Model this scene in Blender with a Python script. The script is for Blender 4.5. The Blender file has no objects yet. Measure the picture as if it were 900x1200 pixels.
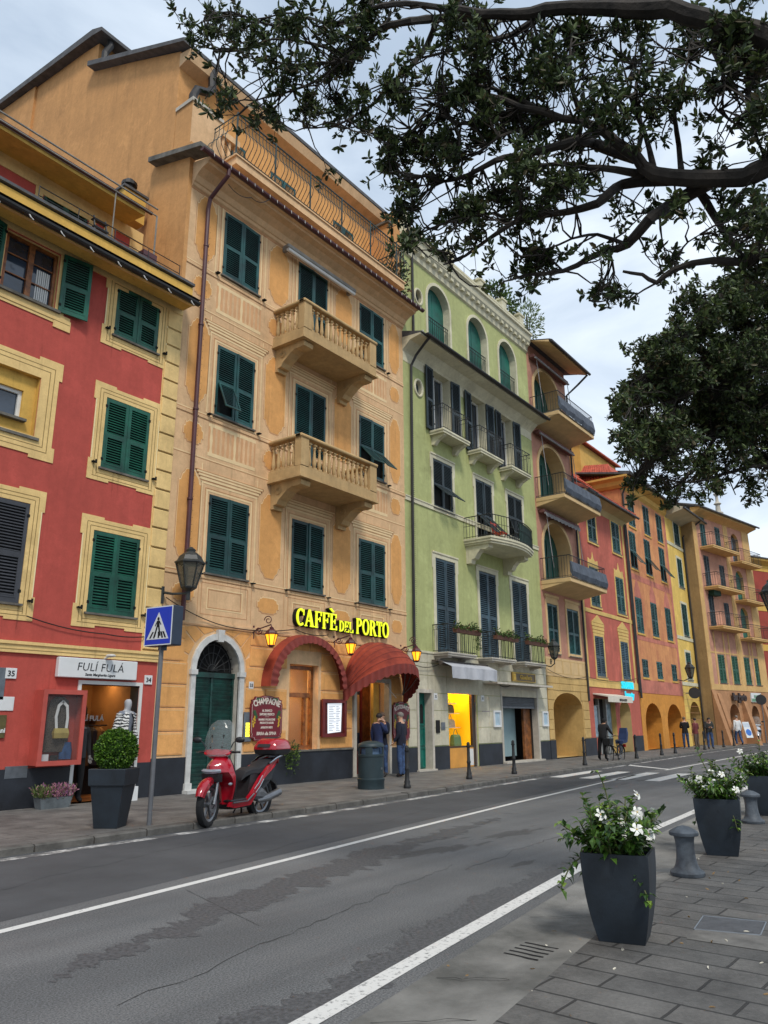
import bpy, bmesh, math, random
from mathutils import Vector, Matrix, Euler
from math import sin, cos, pi, radians, sqrt, atan2
random.seed(7)
sc = bpy.context.scene
COL = sc.collection
# ------------------------------------------------------------------ camera
CAM_H = 1.62
cd = bpy.data.cameras.new('camera'); cam = bpy.data.objects.new('camera', cd); COL.objects.link(cam)
cd.sensor_fit = 'VERTICAL'; cd.sensor_height = 24.0; cd.lens = 895.0 / 1200.0 * 24.0
cd.clip_start = 0.05; cd.clip_end = 2000
_p, _r, _y = radians(15.48), radians(-0.366), radians(36.67)
_F = Vector((cos(_p) * cos(_y), cos(_p) * sin(_y), sin(_p)))
_R0 = Vector((sin(_y), -cos(_y), 0)); _U0 = _R0.cross(_F)
_R = _R0 * cos(_r) + _U0 * sin(_r); _U = -_R0 * sin(_r) + _U0 * cos(_r)
cam.matrix_world = Matrix(((_R.x, _U.x, -_F.x, 0), (_R.y, _U.y, -_F.y, 0), (_R.z, _U.z, -_F.z, CAM_H), (0, 0, 0, 1)))
sc.camera = cam
# ------------------------------------------------------------------ world: bright overcast sky
w = bpy.data.worlds.new('World'); sc.world = w; w.use_nodes = True
nt = w.node_tree; nt.nodes.clear()
def N(t, ty, **kw):
    n = t.nodes.new(ty)
    for k, v in kw.items():
        if k in n.inputs: n.inputs[k].default_value = v
        else: setattr(n, k, v)
    return n
SUN_EL, SUN_ROT = radians(52), radians(205)
out = N(nt, 'ShaderNodeOutputWorld'); bg = N(nt, 'ShaderNodeBackground', Strength=0.085)
sky = N(nt, 'ShaderNodeTexSky'); sky.sky_type = 'NISHITA'; sky.sun_disc = False
sky.sun_elevation = SUN_EL; sky.sun_rotation = SUN_ROT
tc = N(nt, 'ShaderNodeTexCoord'); mp = N(nt, 'ShaderNodeMapping'); mp.inputs['Scale'].default_value = (1.0, 1.0, 2.4)
mp.inputs['Location'].default_value = (0.35, 0.1, 0.0)
n1 = N(nt, 'ShaderNodeTexNoise', Scale=2.6, Detail=8.0, Roughness=0.52); n1.inputs['Distortion'].default_value = 0.35
cr = N(nt, 'ShaderNodeValToRGB')
e = cr.color_ramp.elements
e[0].position = 0.34; e[0].color = (4.0, 4.9, 6.1, 1)
e[1].position = 0.63; e[1].color = (7.7, 8.5, 9.3, 1)
m_ = cr.color_ramp.elements.new(0.5); m_.color = (5.7, 6.6, 7.7, 1)
mx = N(nt, 'ShaderNodeMix'); mx.data_type = 'RGBA'; mx.inputs[0].default_value = 0.9
L = nt.links.new
L(tc.outputs['Generated'], mp.inputs['Vector']); L(mp.outputs['Vector'], n1.inputs['Vector'])
L(n1.outputs['Fac'], cr.inputs['Fac']); L(sky.outputs['Color'], mx.inputs[6]); L(cr.outputs['Color'], mx.inputs[7])
L(mx.outputs[2], bg.inputs['Color']); L(bg.outputs['Background'], out.inputs['Surface'])
# ------------------------------------------------------------------ sun (veiled by cloud: wide and soft)
sd = bpy.data.lights.new('sun', 'SUN'); so = bpy.data.objects.new('sun', sd); COL.objects.link(so)
sd.energy = 1.5; sd.angle = radians(11); sd.color = (1.0, 0.94, 0.85)
_sdir = Vector((-0.42, -0.55, 0.86)).normalized()      # towards the sun
so.rotation_euler = _sdir.to_track_quat('Z', 'Y').to_euler()
# ------------------------------------------------------------------ exposure
sc.view_settings.view_transform = 'Standard'; sc.view_settings.look = 'None'
sc.view_settings.exposure = 0.66; sc.view_settings.gamma = 1.0; sc.view_settings.use_curve_mapping = False

# ================================================================== helpers
def lin(c):
    r = []
    for v in c[:3]:
        v = v / 255.0
        r.append(v / 12.92 if v <= 0.04045 else ((v + 0.055) / 1.055) ** 2.4)
    return r
def alb(c, k=0.85): return tuple(min(0.85, v * k) for v in lin(c)) + (1.0,)
MATS = {}
def mat(name, col, rough=0.8, var=0.12, scale=1.5, bump=0.0, bscale=40.0, streak=0.0, metal=0.0, spec=0.5, coat=0.0, tint=None, k=0.85, obj=False):
    """principled material whose own colour drifts a little (uneven plaster, paint, dirt) with fine relief"""
    if name in MATS: return MATS[name]
    m = bpy.data.materials.new(name); m.use_nodes = True; t = m.node_tree; b = t.nodes['Principled BSDF']
    c = alb(col, k); l = t.links.new
    b.inputs['Roughness'].default_value = rough; b.inputs['Metallic'].default_value = metal
    b.inputs['Specular IOR Level'].default_value = spec; b.inputs['Coat Weight'].default_value = coat
    if var > 0 or bump > 0:
        if obj: g = N(t, 'ShaderNodeTexCoord'); pos = g.outputs['Object']
        else: g = N(t, 'ShaderNodeNewGeometry'); pos = g.outputs['Position']
    if var > 0:
        n = N(t, 'ShaderNodeTexNoise', Scale=scale, Detail=8.0, Roughness=0.62); l(pos, n.inputs['Vector'])
        fac = n.outputs['Fac']
        if streak > 0:
            mp = N(t, 'ShaderNodeMapping'); mp.inputs['Scale'].default_value = (3.2, 3.2, 0.28); l(pos, mp.inputs['Vector'])
            n2 = N(t, 'ShaderNodeTexNoise', Scale=1.3, Detail=6.0, Roughness=0.6); l(mp.outputs['Vector'], n2.inputs['Vector'])
            a = N(t, 'ShaderNodeMix'); a.data_type = 'FLOAT'; a.inputs[0].default_value = streak
            l(fac, a.inputs[2]); l(n2.outputs['Fac'], a.inputs[3]); fac = a.outputs[0]
        r = N(t, 'ShaderNodeValToRGB'); el = r.color_ramp.elements
        el[0].position = 0.34; el[1].position = 0.66
        d = tint if tint else c
        el[0].color = tuple(v * (1 - 1.6 * var) for v in (alb(tint, k) if tint else c)[:3]) + (1,)
        el[1].color = tuple(min(0.9, v * (1 + 0.8 * var)) for v in c[:3]) + (1,)
        l(fac, r.inputs['Fac']); colr = r.outputs['Color']
        if streak > 0:                                             # old plaster: mended and faded patches, fine mottling, dirty runs
            def layer(prev, sc_, lo, hi, ca, f, sx=None):
                q = N(t, 'ShaderNodeTexNoise', Scale=sc_, Detail=9.0, Roughness=.66)
                if sx: mq = N(t, 'ShaderNodeMapping'); mq.inputs['Scale'].default_value = sx; l(pos, mq.inputs['Vector']); l(mq.outputs['Vector'], q.inputs['Vector'])
                else: l(pos, q.inputs['Vector'])
                rr = N(t, 'ShaderNodeValToRGB'); ee = rr.color_ramp.elements; ee[0].position = lo; ee[1].position = hi; ee[0].color = (1, 1, 1, 1); ee[1].color = ca; l(q.outputs['Fac'], rr.inputs['Fac'])
                mm = N(t, 'ShaderNodeMix'); mm.data_type = 'RGBA'; mm.blend_type = 'MULTIPLY'; mm.inputs[0].default_value = f; l(prev, mm.inputs[6]); l(rr.outputs['Color'], mm.inputs[7]); return mm.outputs[2]
            colr = layer(colr, .9, .54, .60, (1.16, 1.17, 1.2, 1), .7); colr = layer(colr, .55, .57, .66, (.78, .77, .76, 1), .8)
            colr = layer(colr, 7.0, .38, .66, (.86, .85, .84, 1), .8); colr = layer(colr, 34.0, .35, .68, (.88, .87, .86, 1), .8); colr = layer(colr, 1.6, .58, .72, (.72, .70, .68, 1), .7, (4.5, 4.5, .35))
        l(colr, b.inputs['Base Color'])
    else: b.inputs['Base Color'].default_value = c
    if bump > 0:
        n3 = N(t, 'ShaderNodeTexNoise', Scale=bscale, Detail=5.0, Roughness=0.6); l(pos, n3.inputs['Vector'])
        bp = N(t, 'ShaderNodeBump', Strength=bump, Distance=0.02); l(n3.outputs['Fac'], bp.inputs['Height']); l(bp.outputs['Normal'], b.inputs['Normal'])
    MATS[name] = m; return m
def glow(name, col, strength, base=None):
    if name in MATS: return MATS[name]
    m = bpy.data.materials.new(name); m.use_nodes = True; b = m.node_tree.nodes['Principled BSDF']
    c = tuple(lin(col)) + (1,)
    b.inputs['Base Color'].default_value = c if base is None else tuple(lin(base)) + (1,)
    b.inputs['Emission Color'].default_value = c; b.inputs['Emission Strength'].default_value = strength; b.inputs['Roughness'].default_value = 0.4
    MATS[name] = m; return m
def glassy(name, col=(255, 255, 255), alpha=0.25, rough=0.05, k=.2):
    if name in MATS: return MATS[name]
    m = bpy.data.materials.new(name); m.use_nodes = True; b = m.node_tree.nodes['Principled BSDF']
    b.inputs['Base Color'].default_value = tuple(v * k for v in lin(col)) + (1,); b.inputs['Roughness'].default_value = rough; b.inputs['Alpha'].default_value = alpha
    MATS[name] = m; return m

WORLD = {}
class MB:
    def __init__(s): s.v = []; s.f = []; s.m = []; s.T = None
    def add(s, vs, fs, m=0):
        b = len(s.v)
        if s.T is not None: vs = [s.T @ Vector(p) for p in vs]
        s.v += [tuple(p) for p in vs]; s.f += [tuple(i + b for i in f) for f in fs]; s.m += [m] * len(fs)
    def poly(s, pts, m=0): s.add(pts, [tuple(range(len(pts)))], m)
    def box(s, x0, x1, y0, y1, z0, z1, m=0):
        v = [(x, y, z) for x in (x0, x1) for y in (y0, y1) for z in (z0, z1)]
        s.add(v, [(0, 1, 3, 2), (4, 6, 7, 5), (0, 4, 5, 1), (2, 3, 7, 6), (0, 2, 6, 4), (1, 5, 7, 3)], m)
    def cbox(s, x0, x1, y0, y1, z0, z1, c=0.01, m=0):   # box with chamfered vertical and horizontal edges
        prof = [(x0 + c, y0), (x1 - c, y0), (x1, y0 + c), (x1, y1 - c), (x1 - c, y1), (x0 + c, y1), (x0, y1 - c), (x0, y0 + c)]
        cx, cy = (x0 + x1) / 2, (y0 + y1) / 2
        def ring(z, k):
            return [(p[0] - k * (1 if p[0] > cx else -1), p[1] - k * (1 if p[1] > cy else -1), z) for p in prof]
        s.loft([ring(z0, c * .7), ring(z0 + c, 0), ring(z1 - c, 0), ring(z1, c * .7)], m)
    def obox(s, c, size, R=None, m=0):
        h = [v / 2 for v in size]; R = R or Matrix.Identity(3); c = Vector(c)
        v = [c + R @ Vector((x, y, z)) for x in (-h[0], h[0]) for y in (-h[1], h[1]) for z in (-h[2], h[2])]
        s.add(v, [(0, 1, 3, 2), (4, 6, 7, 5), (0, 4, 5, 1), (2, 3, 7, 6), (0, 2, 6, 4), (1, 5, 7, 3)], m)
    def prism(s, pts, y0, y1, m=0, cap=True):            # outline in XZ, extruded along y
        n = len(pts); v = [(p[0], y0, p[1]) for p in pts] + [(p[0], y1, p[1]) for p in pts]
        fs = [(i, (i + 1) % n, (i + 1) % n + n, i + n) for i in range(n)]
        if cap: fs += [tuple(range(n))[::-1], tuple(range(n, 2 * n))]
        s.add(v, fs, m)
    def prismx(s, pts, x0, x1, m=0):                     # outline in YZ, extruded along x
        n = len(pts); v = [(x0, p[0], p[1]) for p in pts] + [(x1, p[0], p[1]) for p in pts]
        s.add(v, [(i, (i + 1) % n, (i + 1) % n + n, i + n) for i in range(n)] + [tuple(range(n))[::-1], tuple(range(n, 2 * n))], m)
    def prismz(s, pts, z0, z1, m=0):                     # outline in XY, extruded along z
        n = len(pts); v = [(p[0], p[1], z0) for p in pts] + [(p[0], p[1], z1) for p in pts]
        s.add(v, [(i, (i + 1) % n, (i + 1) % n + n, i + n) for i in range(n)] + [tuple(range(n))[::-1], tuple(range(n, 2 * n))], m)
    def loft(s, rings, m=0, cap=True):
        n = len(rings[0]); v = [p for r in rings for p in r]; fs = []
        for k in range(len(rings) - 1):
            for i in range(n):
                j = (i + 1) % n; fs.append((k * n + i, k * n + j, (k + 1) * n + j, (k + 1) * n + i))
        if cap: fs += [tuple(range(n))[::-1], tuple(range((len(rings) - 1) * n, len(rings) * n))]
        s.add(v, fs, m)
    def tube(s, pts, r, n=6, m=0, cap=True):
        pts = [Vector(p) for p in pts]; k = len(pts)
        rs = r if isinstance(r, (list, tuple)) else [r] * k
        rings = []; ref = None
        for i in range(k):
            d = (pts[min(i + 1, k - 1)] - pts[max(i - 1, 0)])
            if d.length < 1e-9: d = Vector((0, 0, 1))
            d.normalize()
            if ref is None:
                ref = Vector((0, 0, 1)) if abs(d.z) < 0.9 else Vector((1, 0, 0))
                ref = (ref - d * ref.dot(d)).normalized()
            else:
                ref = ref - d * ref.dot(d)
                if ref.length < 1e-6: ref = d.orthogonal()
                ref.normalize()
            b = d.cross(ref)
            rings.append([pts[i] + (ref * cos(2 * pi * q / n) + b * sin(2 * pi * q / n)) * rs[i] for q in range(n)])
        s.loft(rings, m, cap)
    def lathe(s, prof, c=(0, 0, 0), n=16, m=0, cap=True, a0=0):
        s.loft([[(c[0] + r * cos(a0 + 2 * pi * q / n), c[1] + r * sin(a0 + 2 * pi * q / n), c[2] + z) for q in range(n)] for r, z in prof], m, cap)
    def ball(s, c, r, n=10, m=0):
        if not isinstance(r, (tuple, list)): r = (r, r, r)
        h = max(4, n // 2); rings = []
        for i in range(h + 1):
            a = -pi / 2 + pi * i / h; q = max(0.02, cos(a))
            rings.append([(c[0] + r[0] * q * cos(2 * pi * j / n), c[1] + r[1] * q * sin(2 * pi * j / n), c[2] + r[2] * sin(a)) for j in range(n)])
        s.loft(rings, m)
    def build(s, name, mats, parent=None, smooth=False, local=False, loc=None):
        me = bpy.data.meshes.new(name)
        vs = s.v
        o = Vector((0, 0, 0))
        if parent is not None and not local: o = WORLD.get(parent.name, Vector((0, 0, 0)))
        if loc is not None: o = Vector(loc)
        vs = [(p[0] - o.x, p[1] - o.y, p[2] - o.z) for p in vs]
        me.from_pydata(vs, [], s.f)
        if not isinstance(mats, (list, tuple)): mats = [mats]
        for q in mats: me.materials.append(q)
        me.polygons.foreach_set('material_index', s.m)
        if smooth:
            me.polygons.foreach_set('use_smooth', [True] * len(s.f))
        me.update()
        ob = bpy.data.objects.new(name, me); COL.objects.link(ob)
        if loc is not None: ob.location = loc
        if parent is not None:
            ob.parent = parent
            WORLD[ob.name] = WORLD.get(parent.name, Vector((0, 0, 0)))
            if loc is not None and not local: ob.location = Vector(loc) - WORLD.get(parent.name, Vector((0, 0, 0)))
            if loc is not None: WORLD[ob.name] = Vector(loc)
        elif loc is not None: WORLD[ob.name] = Vector(loc)
        if smooth:
            try:
                me.set_sharp_from_angle(angle=radians(38))
            except Exception: pass
        return ob
def tag(o, label, cat, group=None):
    o['label'] = label; o['category'] = cat
    if group: o['group'] = group
    return o
def empty(name, loc, label, cat, group=None, rz=0.0):
    o = bpy.data.objects.new(name, None); COL.objects.link(o); o.location = loc; o.rotation_euler = (0, 0, rz)
    o.empty_display_size = 0.2; WORLD[o.name] = Vector(loc)
    return tag(o, label, cat, group)
def structure(o, kind='structure'): o['kind'] = kind; return o
def dup(o, parent=None, loc=None):
    c = o.copy(); COL.objects.link(c)
    c.parent = parent
    if loc is not None: c.location = loc
    for ch in list(o.children): dup(ch, c)
    return c
def text_mesh(s, size, depth=0.01, bold=0.0, align='CENTER', spacing=1.0, shear=0.0):
    """lettering as a mesh, lying in XZ facing -y, origin at its baseline centre"""
    cu = bpy.data.curves.new('lettering', 'FONT'); cu.body = s; cu.size = size; cu.extrude = depth; cu.offset = bold; cu.align_x = align
    cu.space_character = spacing; cu.shear = shear; cu.resolution_u = 2
    ob = bpy.data.objects.new('lettering', cu); COL.objects.link(ob)
    dg = bpy.context.evaluated_depsgraph_get(); me = bpy.data.meshes.new_from_object(ob.evaluated_get(dg))
    bpy.data.objects.remove(ob); bpy.data.curves.remove(cu)
    return [tuple(v.co) for v in me.vertices], [tuple(p.vertices) for p in me.polygons]
def put_text(mb, s, x, y, z, size, m=0, depth=0.006, bold=0.0, align='CENTER', spacing=1.0, T=None, shear=0.0, sx=1.0):
    vs, fs = text_mesh(s, size, depth, bold, align, spacing, shear)
    vs = [(x + v[0] * sx, y - v[2], z + v[1]) for v in vs]
    if T is not None: vs = [T @ Vector(p) for p in vs]
    mb.add(vs, fs, m)
def interp(tab, x):
    if x <= tab[0][0]: return tab[0][1]
    for (a, b), (c, d) in zip(tab, tab[1:]):
        if x <= c: return b + (d - b) * (x - a) / (c - a)
    return tab[-1][1]
def arch_pts(xa, xb, zs, rise, n=12):
    xc = (xa + xb) / 2; h = (xb - xa) / 2
    return [(xc - h * cos(pi * i / n), zs + rise * sin(pi * i / n)) for i in range(n + 1)]
def wall_grid(mb, x0, x1, z0, z1, holes, y, m=0, mr=None):
    """front face at y with true openings: holes = (xa, xb, za, zb, depth, rise[, material of reveal])"""
    mr = m if mr is None else mr
    xs = sorted({x0, x1} | {h[0] for h in holes} | {h[1] for h in holes}); zs = sorted({z0, z1} | {h[2] for h in holes} | {h[3] for h in holes})
    xs = [v for v in xs if x0 <= v <= x1]; zs = [v for v in zs if z0 <= v <= z1]
    for i in range(len(xs) - 1):
        for j in range(len(zs) - 1):
            cx, cz = (xs[i] + xs[i + 1]) / 2, (zs[j] + zs[j + 1]) / 2
            if any(h[0] < cx < h[1] and h[2] < cz < h[3] for h in holes): continue
            mb.poly([(xs[i], y, zs[j]), (xs[i + 1], y, zs[j]), (xs[i + 1], y, zs[j + 1]), (xs[i], y, zs[j + 1])], m)
    for h in holes:
        xa, xb, za, zb, d, rise = h[:6]; q = h[6] if len(h) > 6 else mr
        if rise <= 0: path = [(xa, za), (xa, zb), (xb, zb), (xb, za)]
        else:
            ap = arch_pts(xa, xb, zb - rise, rise); path = [(xa, za)] + ap + [(xb, za)]
            for (a, b), (c, e) in zip(ap, ap[1:]):
                mb.poly([(a, y, b), (c, y, e), (c, y, zb), (a, y, zb)], m)
        path.append(path[0])
        for (a, b), (c, e) in zip(path, path[1:]):
            mb.poly([(a, y, b), (c, y, e), (c, y + d, e), (a, y + d, b)], q)
def strip(mb, x0, x1, z0, z1, y, m, t=0.006): mb.box(x0, x1, y - t, y, z0, z1, m)
def frame(mb, x0, x1, z0, z1, w, y, m, t=0.006):
    strip(mb, x0, x1, z0, z0 + w, y, m, t); strip(mb, x0, x1, z1 - w, z1, y, m, t)
    strip(mb, x0, x0 + w, z0 + w, z1 - w, y, m, t); strip(mb, x1 - w, x1, z0 + w, z1 - w, y, m, t)
RUN = glassy('rain run dirt', (120, 104, 84), .13, .9)
# ------------------------------------------------------------------ shared pieces: shutters, windows
LEAF = {}
def leaf_mesh(wd, h, ms, s=1, mid=0.46, flap=None, sp=0.06):
    """louvred shutter leaf, hinge edge at x=0, reaching to s*wd; front faces -y"""
    key = (round(wd, 3), round(h, 3), ms[0].name, s, mid, flap, sp)
    if key in LEAF: return LEAF[key]
    mb = MB(); t = 0.04; st = 0.075
    X = lambda a, b: (min(s * a, s * b), max(s * a, s * b))
    def bx(a, b, y0, y1, z0, z1, m=0): p = X(a, b); mb.box(p[0], p[1], y0, y1, z0, z1, m)
    zm = h * mid
    bx(0, st, -t, 0, 0, h); bx(wd - st, wd, -t, 0, 0, h)
    bx(st, wd - st, -t + .003, 0, 0, 0.1); bx(st, wd - st, -t + .003, 0, h - 0.09, h); bx(st, wd - st, -t + .003, 0, zm, zm + 0.08)
    def louvres(mb, a, b, z0, z1):
        n = max(3, int((z1 - z0) / sp)); dz = (z1 - z0) / n
        for i in range(n):
            z = z0 + i * dz; p = X(a, b)
            mb.add([(p[0], -t + .008, z + .002), (p[1], -t + .008, z + .002), (p[1], -.004, z + dz * .70), (p[0], -.004, z + dz * .70),
                    (p[0], -t + .004, z + .012), (p[1], -t + .004, z + .012)], [(0, 1, 2, 3), (0, 1, 5, 4), (4, 5, 2, 3)], 0)
    louvres(mb, st, wd - st, zm + 0.08, h - 0.09)
    bx(st, wd - st, -.003, 0, zm + .08, h - .09, 1)
    if flap is None:
        a, b, c, d = st + .035, wd - st - .035, .135, zm - .035
        bx(st, a, -t - .004, -.01, .1, zm); bx(b, wd - st, -t - .004, -.01, .1, zm); bx(a, b, -t - .004, -.01, .1, c); bx(a, b, -t - .004, -.01, d, zm)
        louvres(mb, a, b, c, d); bx(a, b, -.003, 0, c, d, 1)
    else:
        sub = MB(); a, b, H = .0, wd - 2 * st, zm - .1
        T = Matrix.Translation((0, -t, zm)) @ Matrix.Rotation(-flap, 4, 'X')
        def sb(a_, b_, y0, y1, z0, z1, m=0): p = X(a_ + st, b_ + st); sub.box(p[0], p[1], y0, y1, z0, z1, m)
        sb(0, .045, -.03, 0, -H, 0); sb(b - .045, b, -.03, 0, -H, 0); sb(.045, b - .045, -.03, 0, -.05, 0); sb(.045, b - .045, -.03, 0, -H, -H + .05)
        louvres(sub, st + .045, st + b - .045, -H + .05, -.05)
        mb.add([T @ Vector(v) for v in sub.v], sub.f, 0)
    for z in (h * .12, h * .88):                           # iron hinges
        bx(-.02, .04, -t - .012, -t, z - .03, z + .03, 1)
    me = bpy.data.meshes.new('shutter'); me.from_pydata(mb.v, [], mb.f); me.materials.append(ms[0]); me.materials.append(ms[1])
    me.polygons.foreach_set('material_index', mb.m); me.update(); LEAF[key] = me
    return me
def add_leaf(win, wd, h, ms, s, loc, ang=0.0, **kw):
    o = bpy.data.objects.new('shutter', leaf_mesh(wd, h, ms, s, **kw)); COL.objects.link(o); o.parent = win; o.location = loc; o.rotation_euler = (0, 0, ang)
    return o
def shuttered(parent, X, Z, wd, h, ms, mats, deco=None, flaps=(None, None), rec=0.03, sill=True, sp=0.06, sub=None, back=1):
    """a window closed by two leaves; (X, Z) is its bottom centre on the wall plane in the parent's own frame"""
    mb = MB(); a = wd / 2
    mb.box(-a, a, .10, .13, 0, h, back)                              # dark panel behind, the recess shade put into its colour
    if sill: mb.box(-a - .06, a + .06, -.075, .1, -.045, -.002, 2)
    if deco: deco(mb, a, h)
    if sill:                                                         # dirty rain runs below the sill, each of its own length
        for i in range(random.randint(3, 5)):
            x = random.choice((-a - .03, a + .03, random.uniform(-a, a))) + random.uniform(-.06, .06); w_ = random.uniform(.012, .03); l_ = random.uniform(.25, .8)
            mb.poly([(x - w_, -.026, -.046), (x + w_, -.026, -.046), (x + w_ * .8, -.026, -.046 - l_ * .6), (x, -.026, -.046 - l_), (x - w_ * .9, -.026, -.046 - l_ * .5)], len(mats))
    o = mb.build('window', list(mats) + [RUN]); o.parent = parent; o.location = (X, 0, Z)
    g = 0.006
    add_leaf(o, a - g, h - .012, ms, 1, (-a + g / 2, rec, .006), -radians(random.uniform(.2, 3.2)), flap=flaps[0], sp=sp); add_leaf(o, a - g, h - .012, ms, -1, (a - g / 2, rec, .006), radians(random.uniform(.2, 3.2)), flap=flaps[1], sp=sp)
    return o
# ================================================================== materials
YF = 14.8; ZS = 0.1                                   # facade line, pavement height
BLK = mat('dark void', (14, 14, 15), .9, 0)
IRON = mat('wrought iron', (34, 36, 38), .55, .2, 6)
SLATE = mat('slate dado', (38, 43, 52), .6, .2, 1.6, .1, 30, tint=(28, 32, 40))
STONE = mat('pale stone', (205, 198, 184), .8, .14, 2.5, .1, 40, streak=.5)
GREYST = mat('grey stone ledge', (112, 108, 100), .85, .3, 3, .3, 25)
LEAD = mat('dark gutter', (44, 42, 42), .5, .2, 4)
MAROON = mat('maroon gutter', (86, 44, 48), .5, .15, 4)
GRN1 = mat('green shutter paint', (18, 92, 72), .5, .18, 2.2, .05, 60, tint=(14, 74, 60))
GRN2 = mat('dark green shutter paint', (28, 82, 80), .5, .2, 2.2, .05, 60, tint=(20, 64, 66))
GRY1 = mat('charcoal shutter paint', (62, 64, 70), .55, .18, 2.2)
BLU1 = mat('slate blue shutter paint', (56, 80, 92), .55, .2, 2.2, tint=(46, 64, 74))
BLU2 = mat('blue black shutter paint', (44, 58, 64), .55, .2, 2.2)
for q_ in (GRN1, GRN2, GRY1, BLU1, BLU2):                              # every leaf has faded a little differently
    t = q_.node_tree; b = t.nodes['Principled BSDF']; src = b.inputs['Base Color'].links[0].from_socket
    oi = N(t, 'ShaderNodeObjectInfo'); hs = N(t, 'ShaderNodeHueSaturation'); mr = N(t, 'ShaderNodeMapRange'); mr.inputs[3].default_value = .72; mr.inputs[4].default_value = 1.38
    t.links.new(oi.outputs['Random'], mr.inputs[0]); t.links.new(mr.outputs[0], hs.inputs['Value']); t.links.new(src, hs.inputs['Color']); t.links.new(hs.outputs['Color'], b.inputs['Base Color'])
GAP = mat('shutter gap', (9, 15, 15), .95, 0)  # near-black backing, colours in the shade between and behind the louvres
GLASS = mat('window glass', (58, 70, 86), .06, .25, .8, 0, spec=.8, tint=(24, 30, 40))
WOOD = mat('varnished wood', (150, 92, 44), .45, .25, 6, .1, 60, tint=(112, 62, 28))
WHITEP = mat('white paint', (226, 226, 222), .5, .06, 3)
STEEL = mat('galvanised steel', (128, 134, 140), .4, .15, 5, metal=.7)
CABLE = mat('black cable', (28, 28, 30), .6, 0)
RED = mat('red plaster', (198, 86, 74), .88, .11, .55, .12, 55, streak=.45)
YEL = mat('pale yellow trim', (250, 214, 144), .82, .08, 1.6, .06, 50, streak=.3)
YELD = mat('yellow plaster', (234, 188, 92), .85, .12, 1.2, .1, 45, streak=.4)
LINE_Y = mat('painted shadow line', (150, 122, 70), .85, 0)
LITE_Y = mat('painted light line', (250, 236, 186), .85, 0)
TAN = mat('peach plaster', (240, 198, 150), .88, .1, .7, .1, 50, streak=.5)
ORG = mat('orange plaster panel', (240, 176, 104), .88, .09, .8, .08, 50, streak=.4)
GABLE = mat('ochre render', (222, 164, 102), .9, .13, .4, .3, 12, streak=.3)
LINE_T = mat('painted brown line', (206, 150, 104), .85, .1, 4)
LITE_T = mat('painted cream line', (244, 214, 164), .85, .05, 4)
CONC = mat('weathered cement', (150, 146, 138), .9, .2, 3, .2, 30)
TILE = mat('terracotta roof tile', (190, 88, 62), .85, .25, 5, .2, 30)
ROOFD = mat('slate roof', (92, 92, 94), .8, .25, 4, .3, 20)
WM = lambda sh: [YEL, GAP, GREYST, LINE_Y, LITE_Y]
# ================================================================== ground, road, pavements
def asphalt():
    m = bpy.data.materials.new('asphalt'); m.use_nodes = True; t = m.node_tree; b = t.nodes['Principled BSDF']; l = t.links.new
    g = N(t, 'ShaderNodeNewGeometry'); pos = g.outputs['Position']
    def noise(sc_, det=8, ro=.6, mp=None):
        n = N(t, 'ShaderNodeTexNoise', Scale=sc_, Detail=det, Roughness=ro)
        if mp:
            q = N(t, 'ShaderNodeMapping'); q.inputs['Scale'].default_value = mp; l(pos, q.inputs['Vector']); l(q.outputs['Vector'], n.inputs['Vector'])
        else: l(pos, n.inputs['Vector'])
        return n
    def ramp(n, a, b_, ca, cb):
        r = N(t, 'ShaderNodeValToRGB'); e = r.color_ramp.elements; e[0].position = a; e[1].position = b_; e[0].color = ca; e[1].color = cb; l(n.outputs['Fac'], r.inputs['Fac']); return r
    def mixc(f, a, bb, mode='MIX'):
        q = N(t, 'ShaderNodeMix'); q.data_type = 'RGBA'; q.blend_type = mode
        if isinstance(f, float): q.inputs[0].default_value = f
        else: l(f, q.inputs[0])
        l(a, q.inputs[6]); l(bb, q.inputs[7]); return q.outputs[2]
    base = ramp(noise(.5, 6), .3, .7, (.102, .106, .110, 1), (.144, .148, .152, 1))
    grit = ramp(noise(70, 4, .75), .38, .62, (.42, .42, .42, 1), (1.55, 1.53, 1.5, 1))
    c = mixc(1.0, base.outputs['Color'], grit.outputs['Color'], 'MULTIPLY')
    # long tyre-polished bands along the street
    band = ramp(noise(1.0, 4, .5, (.05, 1.1, 1)), .42, .62, (.72, .72, .72, 1), (1.12, 1.11, 1.09, 1))
    c = mixc(.75, c, band.outputs['Color'], 'MULTIPLY')
    # damp, sealed or oily patches with ragged edges of their own
    st = ramp(noise(.42, 9, .68, (.34, 1.25, 1)), .60, .612, (1, 1, 1, 1), (.55, .53, .52, 1))
    c = mixc(.9, c, st.outputs['Color'], 'MULTIPLY')
    pale = ramp(noise(1.3, 8, .7, (.5, 1.4, 1)), .63, .70, (0, 0, 0, 1), (.035, .035, .034, 1))
    c = mixc(1.0, c, pale.outputs['Color'], 'ADD')
    l(c, b.inputs['Base Color'])
    rr = ramp(noise(.9, 6), .3, .7, (.62, .62, .62, 1), (.86, .86, .86, 1)); l(rr.outputs['Color'], b.inputs['Roughness'])
    bp = N(t, 'ShaderNodeBump', Strength=.55, Distance=.008); l(noise(130, 3, .7).outputs['Fac'], bp.inputs['Height']); l(bp.outputs['Normal'], b.inputs['Normal'])
    return m
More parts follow.
